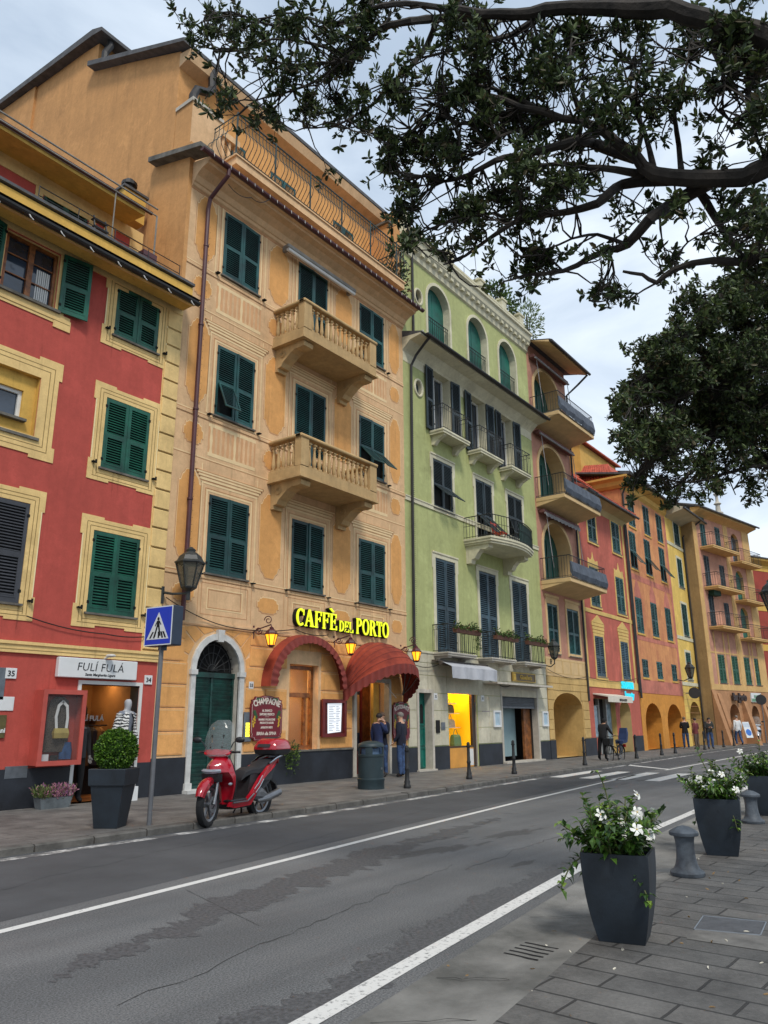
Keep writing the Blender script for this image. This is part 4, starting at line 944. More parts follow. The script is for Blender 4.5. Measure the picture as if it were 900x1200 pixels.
for X in (D1, D2, D3):                                               # arched windows with teal blinds, inset
    mb = MB(); ap = arch_pts(X - .80, X + .84, 18.04, .82, 16)
    mb.poly([(X - .80, YF + .28, 15.4)] + [(a, YF + .28, b) for a, b in ap] + [(X + .84, YF + .28, 15.4)], 0)
    mb.box(X - .02, X + .0, YF + .265, YF + .28, 15.5, 18.6, 0)
    o = mb.build('arched_window', TEAL, gt)
    mb = MB()
    for z in (17.3, 17.14, 15.66): mb.tube([(X - .78, YF + .06, z), (X + .82, YF + .06, z)], .02 if z > 17.2 else .012, 5)
    for i in range(12): mb.tube([(X - .74 + i * .138, YF + .06, 15.66), (X - .74 + i * .138, YF + .06, 17.3)], .011, 5)
    mb.build('guard_rail', IRON, o)
for (a, b), lr in zip(DR, ((.43, .43), (.48, .46), (.48, .5))):
    mb = MB(); y = YF + .40
    mb.box(a, b, y + .02, y + .04, 12.32, 14.98, 1); frame(mb, a, b, 12.32, 14.98, .07, y, 0, .06); mb.box((a + b) / 2 - .05, (a + b) / 2 + .05, y - .05, y, 12.4, 14.9, 0)
    mb.box(a + .12, (a + b) / 2 - .08, y - .02, y, 12.4, 13.9, 2)
    mb.box(a, b, y - .04, y, 12.32, 12.7, 0)
    o = mb.build('balcony_door', [WHITEP, GLASS, mat('net curtain', (206, 212, 222), .8, .05)], gt)
    add_leaf(gt, .56, 2.6, shK, -1, Vector((a - .02, YF - .04, 12.34)) - WORLD[gt.name], radians(4)); add_leaf(gt, .56, 2.6, shK, 1, Vector((b + .02, YF - .04, 12.34)) - WORLD[gt.name], radians(-7))
for cx, cz in ((22.2, 17.75), (22.09, 13.83)):
    mb = MB(); mb.lathe([(.001, 0), (.24, 0)], (0, 0, 0), 14, 0, False); mb.v = [(cx + x * .95, YF + .14, cz + y * 1.2) for x, y, z in mb.v]
    mb.build('round_window', GLASS, gt)
def iron_rail(mb, path, z0, z1, sp=.12, r=.010, top=.02, closed=False, curl=True, mid=None):
    pts = [Vector((x, y, 0)) for x, y in path]
    def at(z): return [(p.x, p.y, z) for p in pts]
    mb.tube(at(z1), top, 6); mb.tube(at(z0 + .06), .012, 5)
    if mid: mb.tube(at(mid), .01, 5)
    for a, b in zip(pts, pts[1:]):
        n = max(1, int((b - a).length / sp))
        for i in range(n + 1):
            p = a.lerp(b, i / n); mb.tube([(p.x, p.y, z0), (p.x, p.y, z1)], r, 4)
    if curl:
        for a, b in zip(pts, pts[1:]):
            n = max(1, int((b - a).length / (sp * 2))); d = (b - a)
            for i in range(n):
                p = a.lerp(b, (i + .5) / n); u = d.normalized() * .045
                mb.tube([p + u * cos(q) + Vector((0, 0, z1 - .09 + .045 * sin(q))) for q in [k * pi / 4 for k in range(9)]], .007, 4)
def iron_balcony(parent, x0, x1, yd, z, h=.95, th=.12, corb=True, slabm=STONE, name='balcony', sp=.12, curl=True, corbz=.25, mid=True):
    mb = MB(); yf = YF - yd
    mb.cbox(x0 - .03, x1 + .03, yf - .03, YF + .01, z - th * .5, z, .012); mb.box(x0, x1, yf, YF, z - th, z - th * .5)
    o = mb.build(name, slabm, parent)
    if corb:
        for px in (x0 + .12, x1 - .32):
            mb = MB(); mb.prismx([(YF, z - th), (yf + .08, z - th), (yf + .06, z - th - .06), (YF - yd * .45, z - th - corbz * .5), (YF - .12, z - th - corbz), (YF, z - th - corbz)], px, px + .2); mb.build('corbel', slabm, o)
    mb = MB(); iron_rail(mb, [(x0, YF), (x0, yf), (x1, yf), (x1, YF)], z, z + h, sp, curl=curl, mid=z + h * .82 if mid else None)
    mb.build('railing', IRON, o)
    return o
for a, b in ((22.70, 24.62), (25.78, 27.72), (28.50, 30.42)): iron_balcony(gt, a, b, .62, 4.0, .96, .12, True, corbz=.14, sp=.13)
for a, b in ((22.80, 24.72), (25.60, 27.50), (28.28, 30.1)): iron_balcony(gt, a, b, .62, 12.3, 1.0, .16, True, corbz=.36, sp=.13, slabm=CREAM)
# bowed balcony of the second floor
mb = MB(); bow = [(25.08, YF)]
for i in range(25):
    t_ = i / 24; x = 25.08 + 3.6 * t_; bow.append((x, 13.62 - .34 * sin(pi * t_) if 0 < i < 24 else 13.62))
bow.append((28.68, YF))
mb.prismz([(26.88 + (x - 26.88) * 1.02, YF - (YF - y) * 1.02) for x, y in bow], 8.42, 8.5); mb.prismz(bow, 8.32, 8.42); mb.prismz([(26.88 + (x - 26.88) * .97, YF - (YF - y) * .97) for x, y in bow], 8.24, 8.32)
o = mb.build('balcony', CREAM, gt)
for px in (25.2, 28.2):
    mb = MB(); mb.prismx([(YF, 8.24), (13.8, 8.24), (13.78, 8.1), (13.95, 8.04), (14.15, 8.06), (14.3, 7.92), (14.42, 7.74), (14.56, 7.7), (14.6, 7.56), (YF, 7.56)], px, px + .32); mb.build('corbel', CREAM, o)
mb = MB(); iron_rail(mb, bow, 8.5, 9.36, .13, curl=False, mid=9.0); mb.build('railing', IRON, o)
MESH = mat('green shade netting', (38, 70, 62), .8, .2, 6)
mb = MB(); pts = bow[13:-1]
for a, b in zip(pts, pts[1:]): mb.loft([[(a[0], a[1] + .03, 8.52), (a[0], a[1] + .035, 8.52), (a[0], a[1] + .035, 9.33), (a[0], a[1] + .03, 9.33)], [(b[0], b[1] + .03, 8.52), (b[0], b[1] + .035, 8.52), (b[0], b[1] + .035, 9.33), (b[0], b[1] + .03, 9.33)]])
mb.build('screen', MESH, o)
# ground floor: door, lit shop window, rolling shutter
mb = MB(); mb.box(21.60, 21.706, YF - .05, YF + .3, ZS, 2.72); mb.box(22.474, 22.60, YF - .05, YF + .3, ZS, 2.72); mb.box(21.61, 22.59, YF - .045, YF + .295, 2.614, 2.74); mb.box(21.55, 22.65, YF - .12, YF + .3, ZS - .02, ZS + .05)
mb.build('door_frame', STONE, gt)
TEALD = mat('teal door paint', (16, 118, 104), .4, .12, 3, .05, 40, tint=(14, 96, 86))
mb = MB(); y = YF + .26; mb.box(21.70, 22.48, y, y + .05, ZS, 2.62)
for x0, x1 in ((21.73, 22.08), (22.1, 22.45)):
    frame(mb, x0, x1, .2, .85, .05, y, 0, .03); frame(mb, x0, x1, .9, 1.5, .05, y, 0, .03); frame(mb, x0, x1, 1.55, 2.4, .05, y, 0, .03)
    mb.prism([(x0 + .08, 1.62), (x1 - .08, 1.62)] + [(x1 - .08 - (x1 - x0 - .16) * (1 - cos(pi * i / 8)) / 2, 2.1 + .16 * sin(pi * i / 8)) for i in range(9)], y - .012, y, 1)
o = mb.build('door', [TEALD, BLK], gt)
YWALL = glow('self glowing display wall', (255, 190, 16), .22, (240, 190, 40)); SPOT = glow('display spotlight', (255, 226, 130), 60)  # display wall glows by itself in place of lamp light
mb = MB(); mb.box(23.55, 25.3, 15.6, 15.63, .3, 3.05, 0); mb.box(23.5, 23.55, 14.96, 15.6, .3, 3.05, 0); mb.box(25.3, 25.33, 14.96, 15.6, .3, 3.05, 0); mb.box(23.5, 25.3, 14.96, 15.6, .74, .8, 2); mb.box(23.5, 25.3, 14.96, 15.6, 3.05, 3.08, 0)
for x in (23.9, 24.4, 24.9): mb.box(x - .08, x + .08, 15.1, 15.25, 3.0, 3.045, 1)
for z, x0, x1 in ((1.45, 24.3, 25.1), (1.95, 24.25, 25.1), (2.3, 24.3, 24.9)): mb.box(x0, x1, 15.25, 15.59, z, z + .025, 3)
mb.build('shop_display', [YWALL, SPOT, WARM, WHITEP], gt)
mb = MB(); y = YF + .12
frame(mb, 23.60, 25.36, .78, 3.02, .06, y, 0, .06); mb.box(25.36, 25.544, y - .06, y + .05, ZS, 3.02, 1); mb.box(23.6, 25.36, y - .05, y + .05, ZS, .78, 2); mb.box(25.05, 25.34, y - .055, y - .05, ZS + .05, .72, 3)
mb.build('shop_front', [mat('bronze frame', (92, 72, 48), .4, .1, 5, metal=.5), mat('dark brown jamb', (64, 48, 38), .6, .1), mat('lit stall riser', (226, 160, 70), .6, .1, 2), WHITEP], gt)
ITEMS = [mat('goods %d' % i, c, .5, .1, 8) for i, c in enumerate([(214, 96, 60), (60, 70, 60), (90, 130, 90), (200, 190, 170), (40, 40, 44)])]
def shopbag(x, y, z, w_, h, d, m, label, handle=True):
    mb = MB(); mb.loft([[(x - w_ / 2 * k, y - d / 2 * q, zz), (x + w_ / 2 * k, y - d / 2 * q, zz), (x + w_ / 2 * k, y + d / 2 * q, zz), (x - w_ / 2 * k, y + d / 2 * q, zz)] for zz, k, q in ((z, .92, 1), (z + h * .2, 1, 1), (z + h * .8, .92, .8), (z + h, .82, .4))])
    o = mb.build('handbag', m)
    tag(o, label, 'handbag', 'goods in the yellow shop window')
    if handle:
        mb = MB(); mb.tube([(x - w_ * .3 + w_ * .6 * i / 10, y, z + h + w_ * .4 * sin(pi * i / 10)) for i in range(11)], .012, 5); mb.build('handle', m, o)
shopbag(23.85, 15.2, .8, .36, .55, .16, ITEMS[0], 'tall orange handbag at the left of the yellow shop window')
shopbag(24.55, 15.4, 1.975, .5, .3, .2, ITEMS[1], 'dark handbag on the upper shelf of the yellow window')
shopbag(24.62, 15.4, 1.475, .46, .28, .2, ITEMS[3], 'cream handbag on the middle shelf of the yellow window')
shopbag(24.75, 15.25, .8, .5, .42, .2, ITEMS[2], 'green handbag on the floor of the yellow shop window')
mb = MB(); mb.box(27.42, 27.556, YF - .03, YF + .24, ZS, 2.92); mb.box(30.614, 30.74, YF - .03, YF + .24, ZS, 2.92); mb.box(27.43, 30.73, YF - .034, YF + .2, 2.914, 3.02); mb.box(27.4, 30.8, YF - .2, YF + .3, ZS - .02, ZS + .06)
mb.build('shop_frame', STONE, gt)
RS = mat('grey roller shutter', (112, 116, 120), .5, .15, 4)
mb = MB()
for i in range(11): mb.add([(27.55, YF + .10, 2.24 + i * .062), (30.62, YF + .10, 2.24 + i * .062), (30.62, YF + .07, 2.27 + i * .062), (27.55, YF + .07, 2.27 + i * .062), (27.55, YF + .10, 2.30 + i * .062), (30.62, YF + .10, 2.30 + i * .062)], [(0, 1, 2, 3), (3, 2, 5, 4)])
mb.box(27.55, 30.62, YF + .06, YF + .12, 2.18, 2.25); mb.build('roller_shutter', RS, gt)
mb = MB(); mb.box(27.5, 30.7, 16.9, 16.95, 0, 3, 0); mb.box(27.5, 27.55, 15, 17, 0, 3, 0); mb.box(30.62, 30.68, 15, 17, 0, 3, 0); mb.box(27.5, 30.7, 15.0, 17, 2.95, 3, 0); mb.box(28.75, 29.95, 15.5, 15.54, .3, 2.2, 1); mb.box(29.95, 30.55, 15.1, 15.2, ZS, 2.3, 2); mb.box(27.55, 28.7, 15.6, 15.64, .2, 2.2, 3)
mb.box(27.5, 30.7, 15, 17, 0.1, .12, 3)
mb.build('shop_interior', [mat('dim interior', (58, 52, 48), .9, .1), mat('pale blue panel', (146, 172, 176), .5, .08), WOOD, mat('navy panel', (40, 52, 72), .6, .1)], gt)
# ================================================================== salmon house with arcaded loggias
SALM = mat('salmon plaster', (200, 144, 120), .88, .1, .7, .12, 45, streak=.5)
BUFF = mat('buff rusticated plaster', (214, 178, 112), .88, .1, 1, .12, 45, streak=.4)
BUFFL = mat('buff trim', (222, 188, 136), .85, .08, 2)
st = empty('house', (33.9, YF, ZS), 'narrow salmon house with three deep balconies in front of arched windows', 'house')
SA, SB = 31.70, 36.25
mb = MB()
holes = [(32.24, 33.32, 4.62, 6.88, .1, 0, 2), (34.42, 35.75, 4.62, 6.88, .1, 0, 2), (32.24, 35.45, ZS, 2.92, 1.9, .7, 1)]
for z in (7.85, 11.75, 15.85): holes.append((32.30, 35.40, z, z + 3.05, .7, 1.35, 2))
wall_grid(mb, SA, SB, 0, 19.85, holes, YF, 0, 2)
wall_grid(mb, SA, SB, 0, 3.62, [h[:4] + (.018,) + h[5:] for h in holes[2:3]], YF - .02, 1, 1)
mb.box(SA, SB, YF - .02, YF, 3.6, 3.62, 1); strip(mb, SA, SB, 3.62, 4.45, YF, 2, .015)
for i in range(5): frame(mb, SA + .06 + i * .9, SA + .9 + i * .9, 3.75, 4.35, .02, YF - .015, 1, .006)
for i, z in enumerate([.9, 1.32, 1.74, 2.16, 2.58, 3.0, 3.3]):
    L_ = [(SA + .01, 32.2), (35.5, SB - .01)] if z < 2.5 else [(SA + .01, 33.0), (33.0, 34.4), (34.4, SB - .01)]
    if 2.5 <= z < 2.95: L_ = [(SA + .01, 32.4), (35.3, SB - .01)]
    for a, b in L_: mb.cbox(a + .012, b - .012, YF - .045, YF - .015, z + .012, (z + .42 if z < 3 else z + .3) - .012, .008, 1)
for a, b in ((SA, 32.24), (35.45, SB)): strip(mb, a, b, 0, .88, YF - .02, 3, .03)
for xa, xb, za, zb in ((32.24, 33.32, 4.62, 6.88), (34.42, 35.75, 4.62, 6.88)):
    frame(mb, xa - .16, xb + .16, za - .04, zb + .16, .155, YF, 2, .03); strip(mb, xa - .22, xb + .22, zb + .3, zb + .42, YF, 2, .05); strip(mb, xa - .1, xb + .1, zb + .16, zb + .3, YF, 2, .02)
for z in (7.85, 11.75, 15.85):
    zs_ = z + 1.7; ap = arch_pts(32.30, 35.40, zs_, 1.35, 18); op = arch_pts(32.12, 35.58, zs_, 1.53, 18)
    for k in range(18): mb.loft([[(p[0], YF - .04, p[1]) for p in (ap[k], op[k])] + [(p[0], YF, p[1]) for p in (op[k], ap[k])], [(p[0], YF - .04, p[1]) for p in (ap[k + 1], op[k + 1])] + [(p[0], YF, p[1]) for p in (op[k + 1], ap[k + 1])]], 2)
    for x0, x1 in ((32.12, 32.298), (35.402, 35.58)): strip(mb, x0, x1, z, zs_, YF, 2, .04)
mb.box(SA, SB, YF + .75, 28, 4.5, 19.8, 0); mb.box(SB - .05, SB - .004, YF + .01, 28, 3.2, 19.85, 0); mb.box(SA + .004, SA + .05, YF + .01, 28, 3.2, 19.85, 0)
mb.box(32.2, 35.5, 16.7, 16.75, 0, 3, 1); mb.box(32.3, 32.34, 15.2, 15.7, 1.4, 2.0, 2)
mb.build('wall', [SALM, BUFF, BUFFL, SLATE], st)
mb = MB(); mb.prismx([(YF, 19.86), (13.55, 19.42), (13.55, 19.52), (YF + .3, 20.0), (YF + .3, 19.86)], SA - .05, SB + .12, 0); mb.prismx([(13.46, 19.5), (13.46, 19.56), (20, 21.2), (20, 21.1)], SA - .05, SB + .25, 1)
mb.build('roof', [BUFFL, ROOFD], st)
mb = MB(); mb.tube([(SA, 13.44, 19.48), (SB + .25, 13.44, 19.48)], .07, 8); mb.tube([(SB + .05, 13.5, 19.4), (SB + .1, 14.1, 19.0), (SB - .05, YF - .1, 18.5), (SB - .08, YF - .09, 10), (SB - .08, YF - .09, 2.6)], .055, 8); mb.build('gutter', LEAD, st)
WS = [BUFFL, GAP, GREYST]
put_sh(st, 32.78, 4.63, 1.08, 2.24, [GRN2, GAP], WS, None); put_sh(st, 35.085, 4.63, 1.33, 2.24, [GRN2, GAP], WS, None)
DOORS = mat('dark green loggia door', (24, 84, 74), .5, .15, 2)
BLUM = mat('blue grey balcony netting', (84, 92, 104), .85, .18, 3)
for i, z in enumerate((7.85, 11.75, 15.85)):
    mb = MB(); ap = arch_pts(32.30, 35.40, z + 1.7, 1.35, 18)
    mb.poly([(32.3, YF + .68, z)] + [(a, YF + .68, b) for a, b in ap] + [(35.4, YF + .68, z)], 0)
    for x in (32.9, 33.5, 34.1, 34.7): mb.box(x - .03, x + .03, YF + .63, YF + .68, z, z + 2.4, 0)
    o = mb.build('loggia_door', DOORS, st)
    x0, x1, yf = 31.78, 36.1, 13.25
    mb = MB(); mb.cbox(x0, x1, yf + .1, YF, z - .2, z, .02, 0); mb.prismx([(YF, z - .42), (yf + .3, z - .2), (YF, z - .2)], x0 + .02, x1 - .02, 0); mb.box(x0, x1, yf + .06, YF, z, z + .03, 1)
    bo = mb.build('balcony', [BUFFL, GREYST], st)
    mb = MB(); iron_rail(mb, [(x0 + .05, YF), (x0 + .05, yf + .12), (x1 - .05, yf + .12), (x1 - .05, YF)], z + .03, z + 1.02, .13, curl=False, mid=None); mb.build('railing', IRON, bo)
    mb = MB(); f = lambda x, b: [(x, yf + .10 - .10 * b, z + .04), (x, yf + .08 - .2 * b, z + .25), (x, yf + .10 - .06 * b, z + .72), (x, yf + .10, z + .74), (x, yf + .11, z + .3)]
    n = 26
    mb.loft([f(x0 + .02 + (x1 - x0 - .02) * k / n, .55 + .12 * sin(k * .9) + .06 * sin(k * 2.1)) for k in range(n + 1)]); mb.box(x1 + .0, x1 + .012, yf + .1, YF, z + .04, z + .74); mb.build('netting', BLUM, bo)
AWS = mat('maroon awning cassette', (112, 70, 66), .7, .1, 3); AWV = mat('grey awning valance', (150, 148, 150), .85, .12, 4)
def cassette(x0, x1, z, label, val=False):
    mb = MB(); mb.cbox(x0, x1, YF - .34, YF - .06, z, z + .18, .03, 0); mb.tube([(x0 + .05, YF - .36, z - .02), (x1 - .05, YF - .36, z - .02)], .05, 8, 1)
    if val:
        n = 60
        for k in range(n):
            a, b = x0 + .05 + (x1 - x0 - .1) * k / n, x0 + .05 + (x1 - x0 - .1) * (k + 1) / n
            za, zb = z - .13 - .06 * abs(sin(k * pi / 6)), z - .13 - .06 * abs(sin((k + 1) * pi / 6))
            mb.loft([[(a, YF - .40, z), (a, YF - .39, z), (a, YF - .39, za), (a, YF - .40, za)], [(b, YF - .40, z), (b, YF - .39, z), (b, YF - .39, zb), (b, YF - .40, zb)]], 1)
    for x in (x0 + .3, x1 - .1): mb.tube([(x, YF - .3, z), (x, YF - .5, z - 2.6)], .018, 5, 1)
    tag(mb.build('awning', [AWS, AWV]), label, 'awning')
cassette(31.9, 36.0, 19.0, 'closed maroon awning above the topmost loggia of the salmon house'); cassette(31.9, 36.0, 15.0, 'closed maroon awning above the middle loggia of the salmon house'); cassette(31.9, 36.0, 11.05, 'grey scalloped awning above the lowest loggia of the salmon house', True)
# ================================================================== small brick red house
BRED = mat('brick red plaster', (202, 106, 88), .88, .13, .9, .12, 40, streak=.5)
BT = mat('faded yellow trim', (226, 190, 112), .85, .12, 2)
bt = empty('house', (39.6, YF, ZS), 'small brick red house with yellow pediments painted over its first-floor windows', 'house')
BA, BB = 36.25, 43.6
mb = MB()
BW = [(38.25, 3.82, 1.15, 2.04), (41.88, 3.82, 1.15, 2.04), (38.25, 7.42, 1.2, 2.04), (42.0, 7.42, 1.2, 2.04), (38.5, 10.88, 1.15, 1.8), (42.05, 10.88, 1.2, 1.8)]
holes = [(x - w_ / 2, x + w_ / 2, z, z + h, .1, 0, 1) for x, z, w_, h in BW]
holes += [(36.9, 39.8, ZS, 2.75, .5, 0, 1), (40.35, 42.0, ZS, 2.75, .8, .8, 2)]
wall_grid(mb, BA, BB, 0, 13.2, holes, YF, 0, 1)
for x, z, w_, h in BW:
    frame(mb, x - w_ / 2 - .14, x + w_ / 2 + .14, z - .12, z + h + .14, .138, YF, 1, .02); strip(mb, x - w_ / 2 - .18, x + w_ / 2 + .18, z - .14, z - .04, YF, 1, .06)
    if z < 5:
        for k, e in ((.2, .18), (.38, .22), (.56, .26)): strip(mb, x - w_ / 2 - e, x + w_ / 2 + e, z + h + k - .05, z + h + k + .1, YF, 1, .03)
        mb.prism([(x - .85, z + h + .68), (x + .85, z + h + .68), (x, z + h + 1.10)], YF - .03, YF, 1)
    elif z < 9: mb.prism([(x - .7, z + h + .14), (x - .66, z + h + .45), (x - .3, z + h + .36), (x - .12, z + h + .5), (x, z + h + .85), (x + .12, z + h + .5), (x + .3, z + h + .36), (x + .66, z + h + .45), (x + .7, z + h + .14)], YF - .02, YF, 1)
strip(mb, BA, BB, 7.0, 7.2, YF, 1, .03); strip(mb, BA, BB, 3.3, 3.68, YF, 1, .03); strip(mb, BB - .5, BB - .25, 3.3, 13, YF, 1, .02); strip(mb, BA + .2, BA + .42, 3.3, 13, YF, 1, .02)
for a, b in ((BA, 36.9), (39.85, 40.3), (42.05, BB)): strip(mb, a, b, 0, .9, YF, 3, .03)
mb.box(40.2, 42.2, YF + .8, YF + .85, 0, 3, 2); strip(mb, 40.36, 41.99, ZS, .95, YF + .8, 3, .02)
mb.prismx([(YF, 12.7), (YF - .2, 12.95), (YF - .75, 13.1), (YF - .75, 13.18), (YF, 13.3)], BA, BB + .05, 2)
mb.box(BA, BB, YF + .9, 28, 0, 13.2, 0)
mb.build('wall', [BRED, BT, mat('buff render', (204, 180, 126), .9, .1, 1), SLATE], bt)
mb = MB(); mb.prismx([(YF - .85, 13.16), (YF - .85, 13.26), (22, 17.0), (22, 16.9)], BA, BB, 0)
for i in range(30): mb.tube([(BA + .12 + i * .245, YF - .8, 13.3), (BA + .12 + i * .245, 22, 17.05)], .07, 6, 0)

mb.add([(39.5, 16.4, 15.3), (47.2, 16.4, 15.3), (46.0, 20.6, 19.2), (40.6, 20.6, 19.2)], [(0, 1, 2, 3)], 0)
for i in range(32):
    a = i / 31; p = Vector((39.5 + 7.7 * a, 16.4, 15.36)); q = Vector((40.6 + 5.4 * a, 20.6, 19.26)); mb.tube([p, q], .08, 6, 0)
mb.box(39.5, 47.2, 16.5, 20.5, 13, 15.2, 0)
mb.build('roof', TILE, bt); mb = MB(); mb.tube([(BA, YF - .9, 13.12), (BB + .1, YF - .9, 13.12)], .07, 8); mb.build('gutter', LEAD, bt)
WB = [BT, GAP, GREYST]
for x, z, w_, h in BW: put_sh(bt, x, z, w_, h, [BLU1 if z < 5 else GRN2, GAP], WB, None, sp=.09)
mb = MB(); y = YF + .25
mb.box(36.95, 37.9, y - .02, y, .95, 2.4, 1); frame(mb, 36.9, 37.95, .9, 2.45, .06, y, 0, .05); mb.box(36.9, 37.95, y - .03, y + .1, ZS, .9, 3); mb.box(37.95, 38.1, y - .06, y + .1, ZS, 2.75, 0); mb.box(38.95, 39.05, y - .06, y + .1, ZS, 2.75, 0); mb.box(38.1, 38.95, y + .1, y + .12, ZS, 2.75, 2); mb.box(39.05, 39.8, y, y + .05, ZS, 2.75, 0); mb.box(39.15, 39.65, y - .02, y, .7, 2.5, 1)
mb.build('shop_front', [mat('grey shop frame', (150, 150, 146), .5, .1), mat('poster glass', (150, 176, 190), .15, .3, 3), BLK, BRED], bt)
mb = MB(); mb.prismx([(YF, 3.0), (YF - .75, 2.86), (YF - .75, 2.80), (YF, 2.94)], 36.9, 40.3, 0); mb.box(36.9, 40.3, YF - .77, YF - .75, 2.56, 2.86, 0)
put_text(mb, 'BAR DA ALDO', 38.9, YF - .785, 2.63, .16, 1, .004, .004); tag(mb.build('awning', [mat('cream awning cloth', (224, 216, 200), .85, .06, 3), CABLE]), 'cream shop awning with dark lettering on the brick red house', 'awning')
# ================================================================== orange house with arcade
OR1 = mat('sun faded orange plaster', (230, 164, 104), .9, .14, .8, .14, 40, streak=.4, tint=(222, 138, 98))
OR2 = mat('deep orange plaster', (226, 154, 62), .88, .1, 1, .12, 40, streak=.4); ROSE = mat('rose band', (204, 124, 104), .9, .16, 1.6, .1, 40)
ot = empty('house', (47.7, YF, ZS), 'tall faded orange house with deep orange arches at street level', 'house')
OA, OB = 43.6, 52.0
mb = MB()
OW = [(x, 4.08, 1.0, 1.04) for x in (45.1, 47.7, 50.6)] + [(x, 6.6, 1.15, 2.1) for x in (44.95, 47.7, 50.5)] + [(x, 10.4, 1.15, 2.3) for x in (44.9, 47.6, 50.5)] + [(x, 13.05, 1.15, 1.95) for x in (45.2, 48.0, 50.6)]
holes = [(x - w_ / 2, x + w_ / 2, z, z + h, .1, 0, 2) for x, z, w_, h in OW] + [(44.25, 47.1, ZS, 2.66, 2.2, 1.1, 1), (48.2, 51.1, ZS, 2.66, 2.2, 1.1, 1)]
wall_grid(mb, OA, OB, 0, 15.85, holes, YF, 0, 2)
wall_grid(mb, OA, OB, 0, 3.2, [h[:4] + (.018,) + h[5:] for h in holes[-2:]], YF - .02, 1, 1); mb.box(OA, OB, YF - .02, YF, 3.18, 3.2, 1)
strip(mb, OA, OB, 3.2, 3.95, YF, 2, .01); strip(mb, OA, OB, 6.2, 6.45, YF, 2, .008); strip(mb, OA, OB, 9.75, 10.1, YF, 2, .008); strip(mb, OB - .4, OB, 3.2, 15, YF, 2, .006)
for x, z, w_, h in OW:
    if 6 < z < 7: mb.prism([(x - .6, z + h), (x + .6, z + h), (x + .5, z + h + .5), (x, z + h + 1.2), (x - .5, z + h + .5)], YF - .01, YF, 2)
    strip(mb, x - w_ / 2 - .1, x + w_ / 2 + .1, z - .1, z, YF, 3, .05)
mb.prismx([(YF, 15.15), (YF - .15, 15.3), (YF - .2, 15.55), (YF - .6, 15.7), (YF - .62, 15.83), (YF, 15.95)], OA - .1, OB, 3)
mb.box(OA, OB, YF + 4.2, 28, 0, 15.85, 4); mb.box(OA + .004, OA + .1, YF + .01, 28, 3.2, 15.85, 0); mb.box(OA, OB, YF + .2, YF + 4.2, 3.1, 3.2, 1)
mb.box(OA + 1.0, OB - 1, 17.5, 24, 16.3, 19.0, 3)
mb.loft([[(OA - .1 - o_, YF - .6, z), (OA - .1 - o_, 17.2, z), (OA + .2, 17.2, z), (OA + .2, YF - .6, z)] for o_, z in ((0, 15.15), (.12, 15.3), (.16, 15.55), (.35, 15.7), (.35, 15.82))], 3)
mb.build('wall', [OR1, OR2, ROSE, mat('ochre cornice', (222, 176, 88), .85, .1, 2), mat('shade brown arcade wall', (150, 104, 62), .9, .2, 1)], ot)  # arcade back wall browned to put the arch shade into its colour
mb = MB(); mb.prismx([(YF - .72, 15.83), (YF - .72, 15.95), (17.4, 16.6), (17.4, 16.5)], OA - .3, OB, 0)
for i in range(15): t_ = i / 14; mb.tube([(OA + .1, 15.2 + 2.6 * t_, 15.98 + .1 * t_), (OA + 1.6, 16.0 + 1.8 * t_, 17.3 + .25 * t_)], .09, 6, 1)
mb.add([(OA + .1, 15.1, 15.95), (OA + .1, 17.9, 16.05), (OA + 1.6, 17.9, 17.5), (OA + 1.6, 15.9, 17.25)], [(0, 1, 2, 3)], 1)
mb.add([(OA + .1, 15.1, 15.95), (OA + 1.6, 15.9, 17.25), (OB, 15.9, 17.25), (OB, 15.1, 15.95)], [(0, 1, 2, 3)], 1); mb.prismx([(17.2, 19.0), (17.2, 19.1), (24, 20.6), (24, 20.5)], OA + .8, OB - .7, 1); mb.build('roof', [ROOFD, TILE], ot)
mb = MB(); mb.tube([(OA - .3, YF - .76, 15.85), (OB, YF - .76, 15.85)], .07, 8); mb.tube([(OA + .2, YF - .7, 15.75), (OA + .1, YF - .3, 15.2), (OA + .08, YF - .1, 14.8), (OA + .08, YF - .1, 2.9)], .06, 8); mb.tube([(OA - .15, YF - .1, 12.9), (OA - .12, YF - .1, 3.2)], .05, 8); mb.build('gutter', LEAD, ot)
for x, z, w_, h in OW:
    fl = (None, None) if not 10 < z < 11 else (.6, .6)
    put_sh(ot, x, z, w_, h, [GRN2, GAP], [OR1, GAP, GREYST], None, flaps=fl, sp=.09, sill=False)
# ================================================================== narrow yellow house
YL = mat('lemon yellow plaster', (246, 208, 108), .88, .09, .9, .1, 40, streak=.4)
yt = empty('house', (54.6, YF, ZS), 'narrow lemon yellow house between the orange house and the ochre side wall', 'house')
YA, YB = 52.0, 57.6
mb = MB()
YW = [(54.0, 4.3, 1.1, 1.8), (54.3, 7.2, 1.2, 2.2), (54.4, 10.6, 1.1, 2.0), (54.5, 13.6, 1.2, 1.6)]
holes = [(x - w_ / 2, x + w_ / 2, z, z + h, .1, 0, 1) for x, z, w_, h in YW] + [(53.0, 55.6, ZS, 2.9, 1.6, 1.2, 2)]
wall_grid(mb, YA, YB, 0, 15.6, holes, YF, 0, 1)
for z in (3.9, 6.9, 13.3): strip(mb, YA, YB, z, z + .22, YF, 1, .04)
for i in range(7): strip(mb, YA, YB, .9 + i * .42, .92 + i * .42, YF, 3, .004)
for x, z, w_, h in YW: frame(mb, x - w_ / 2 - .16, x + w_ / 2 + .16, z - .12, z + h + .16, .155, YF, 1, .02)
mb.prismx([(YF, 0), (YF - 1.6, 0), (YF - .1, 3.6), (YF, 3.6)], 55.75, 57.4, 0)
mb.box(YA, YB, YF + 1.65, 28, 0, 15.6, 0); strip(mb, 53.0, 55.6, ZS, 1.2, YF + 1.62, 4, .02); mb.box(YA, YB, YF + .15, YF + 1.7, 3.1, 3.2, 0)
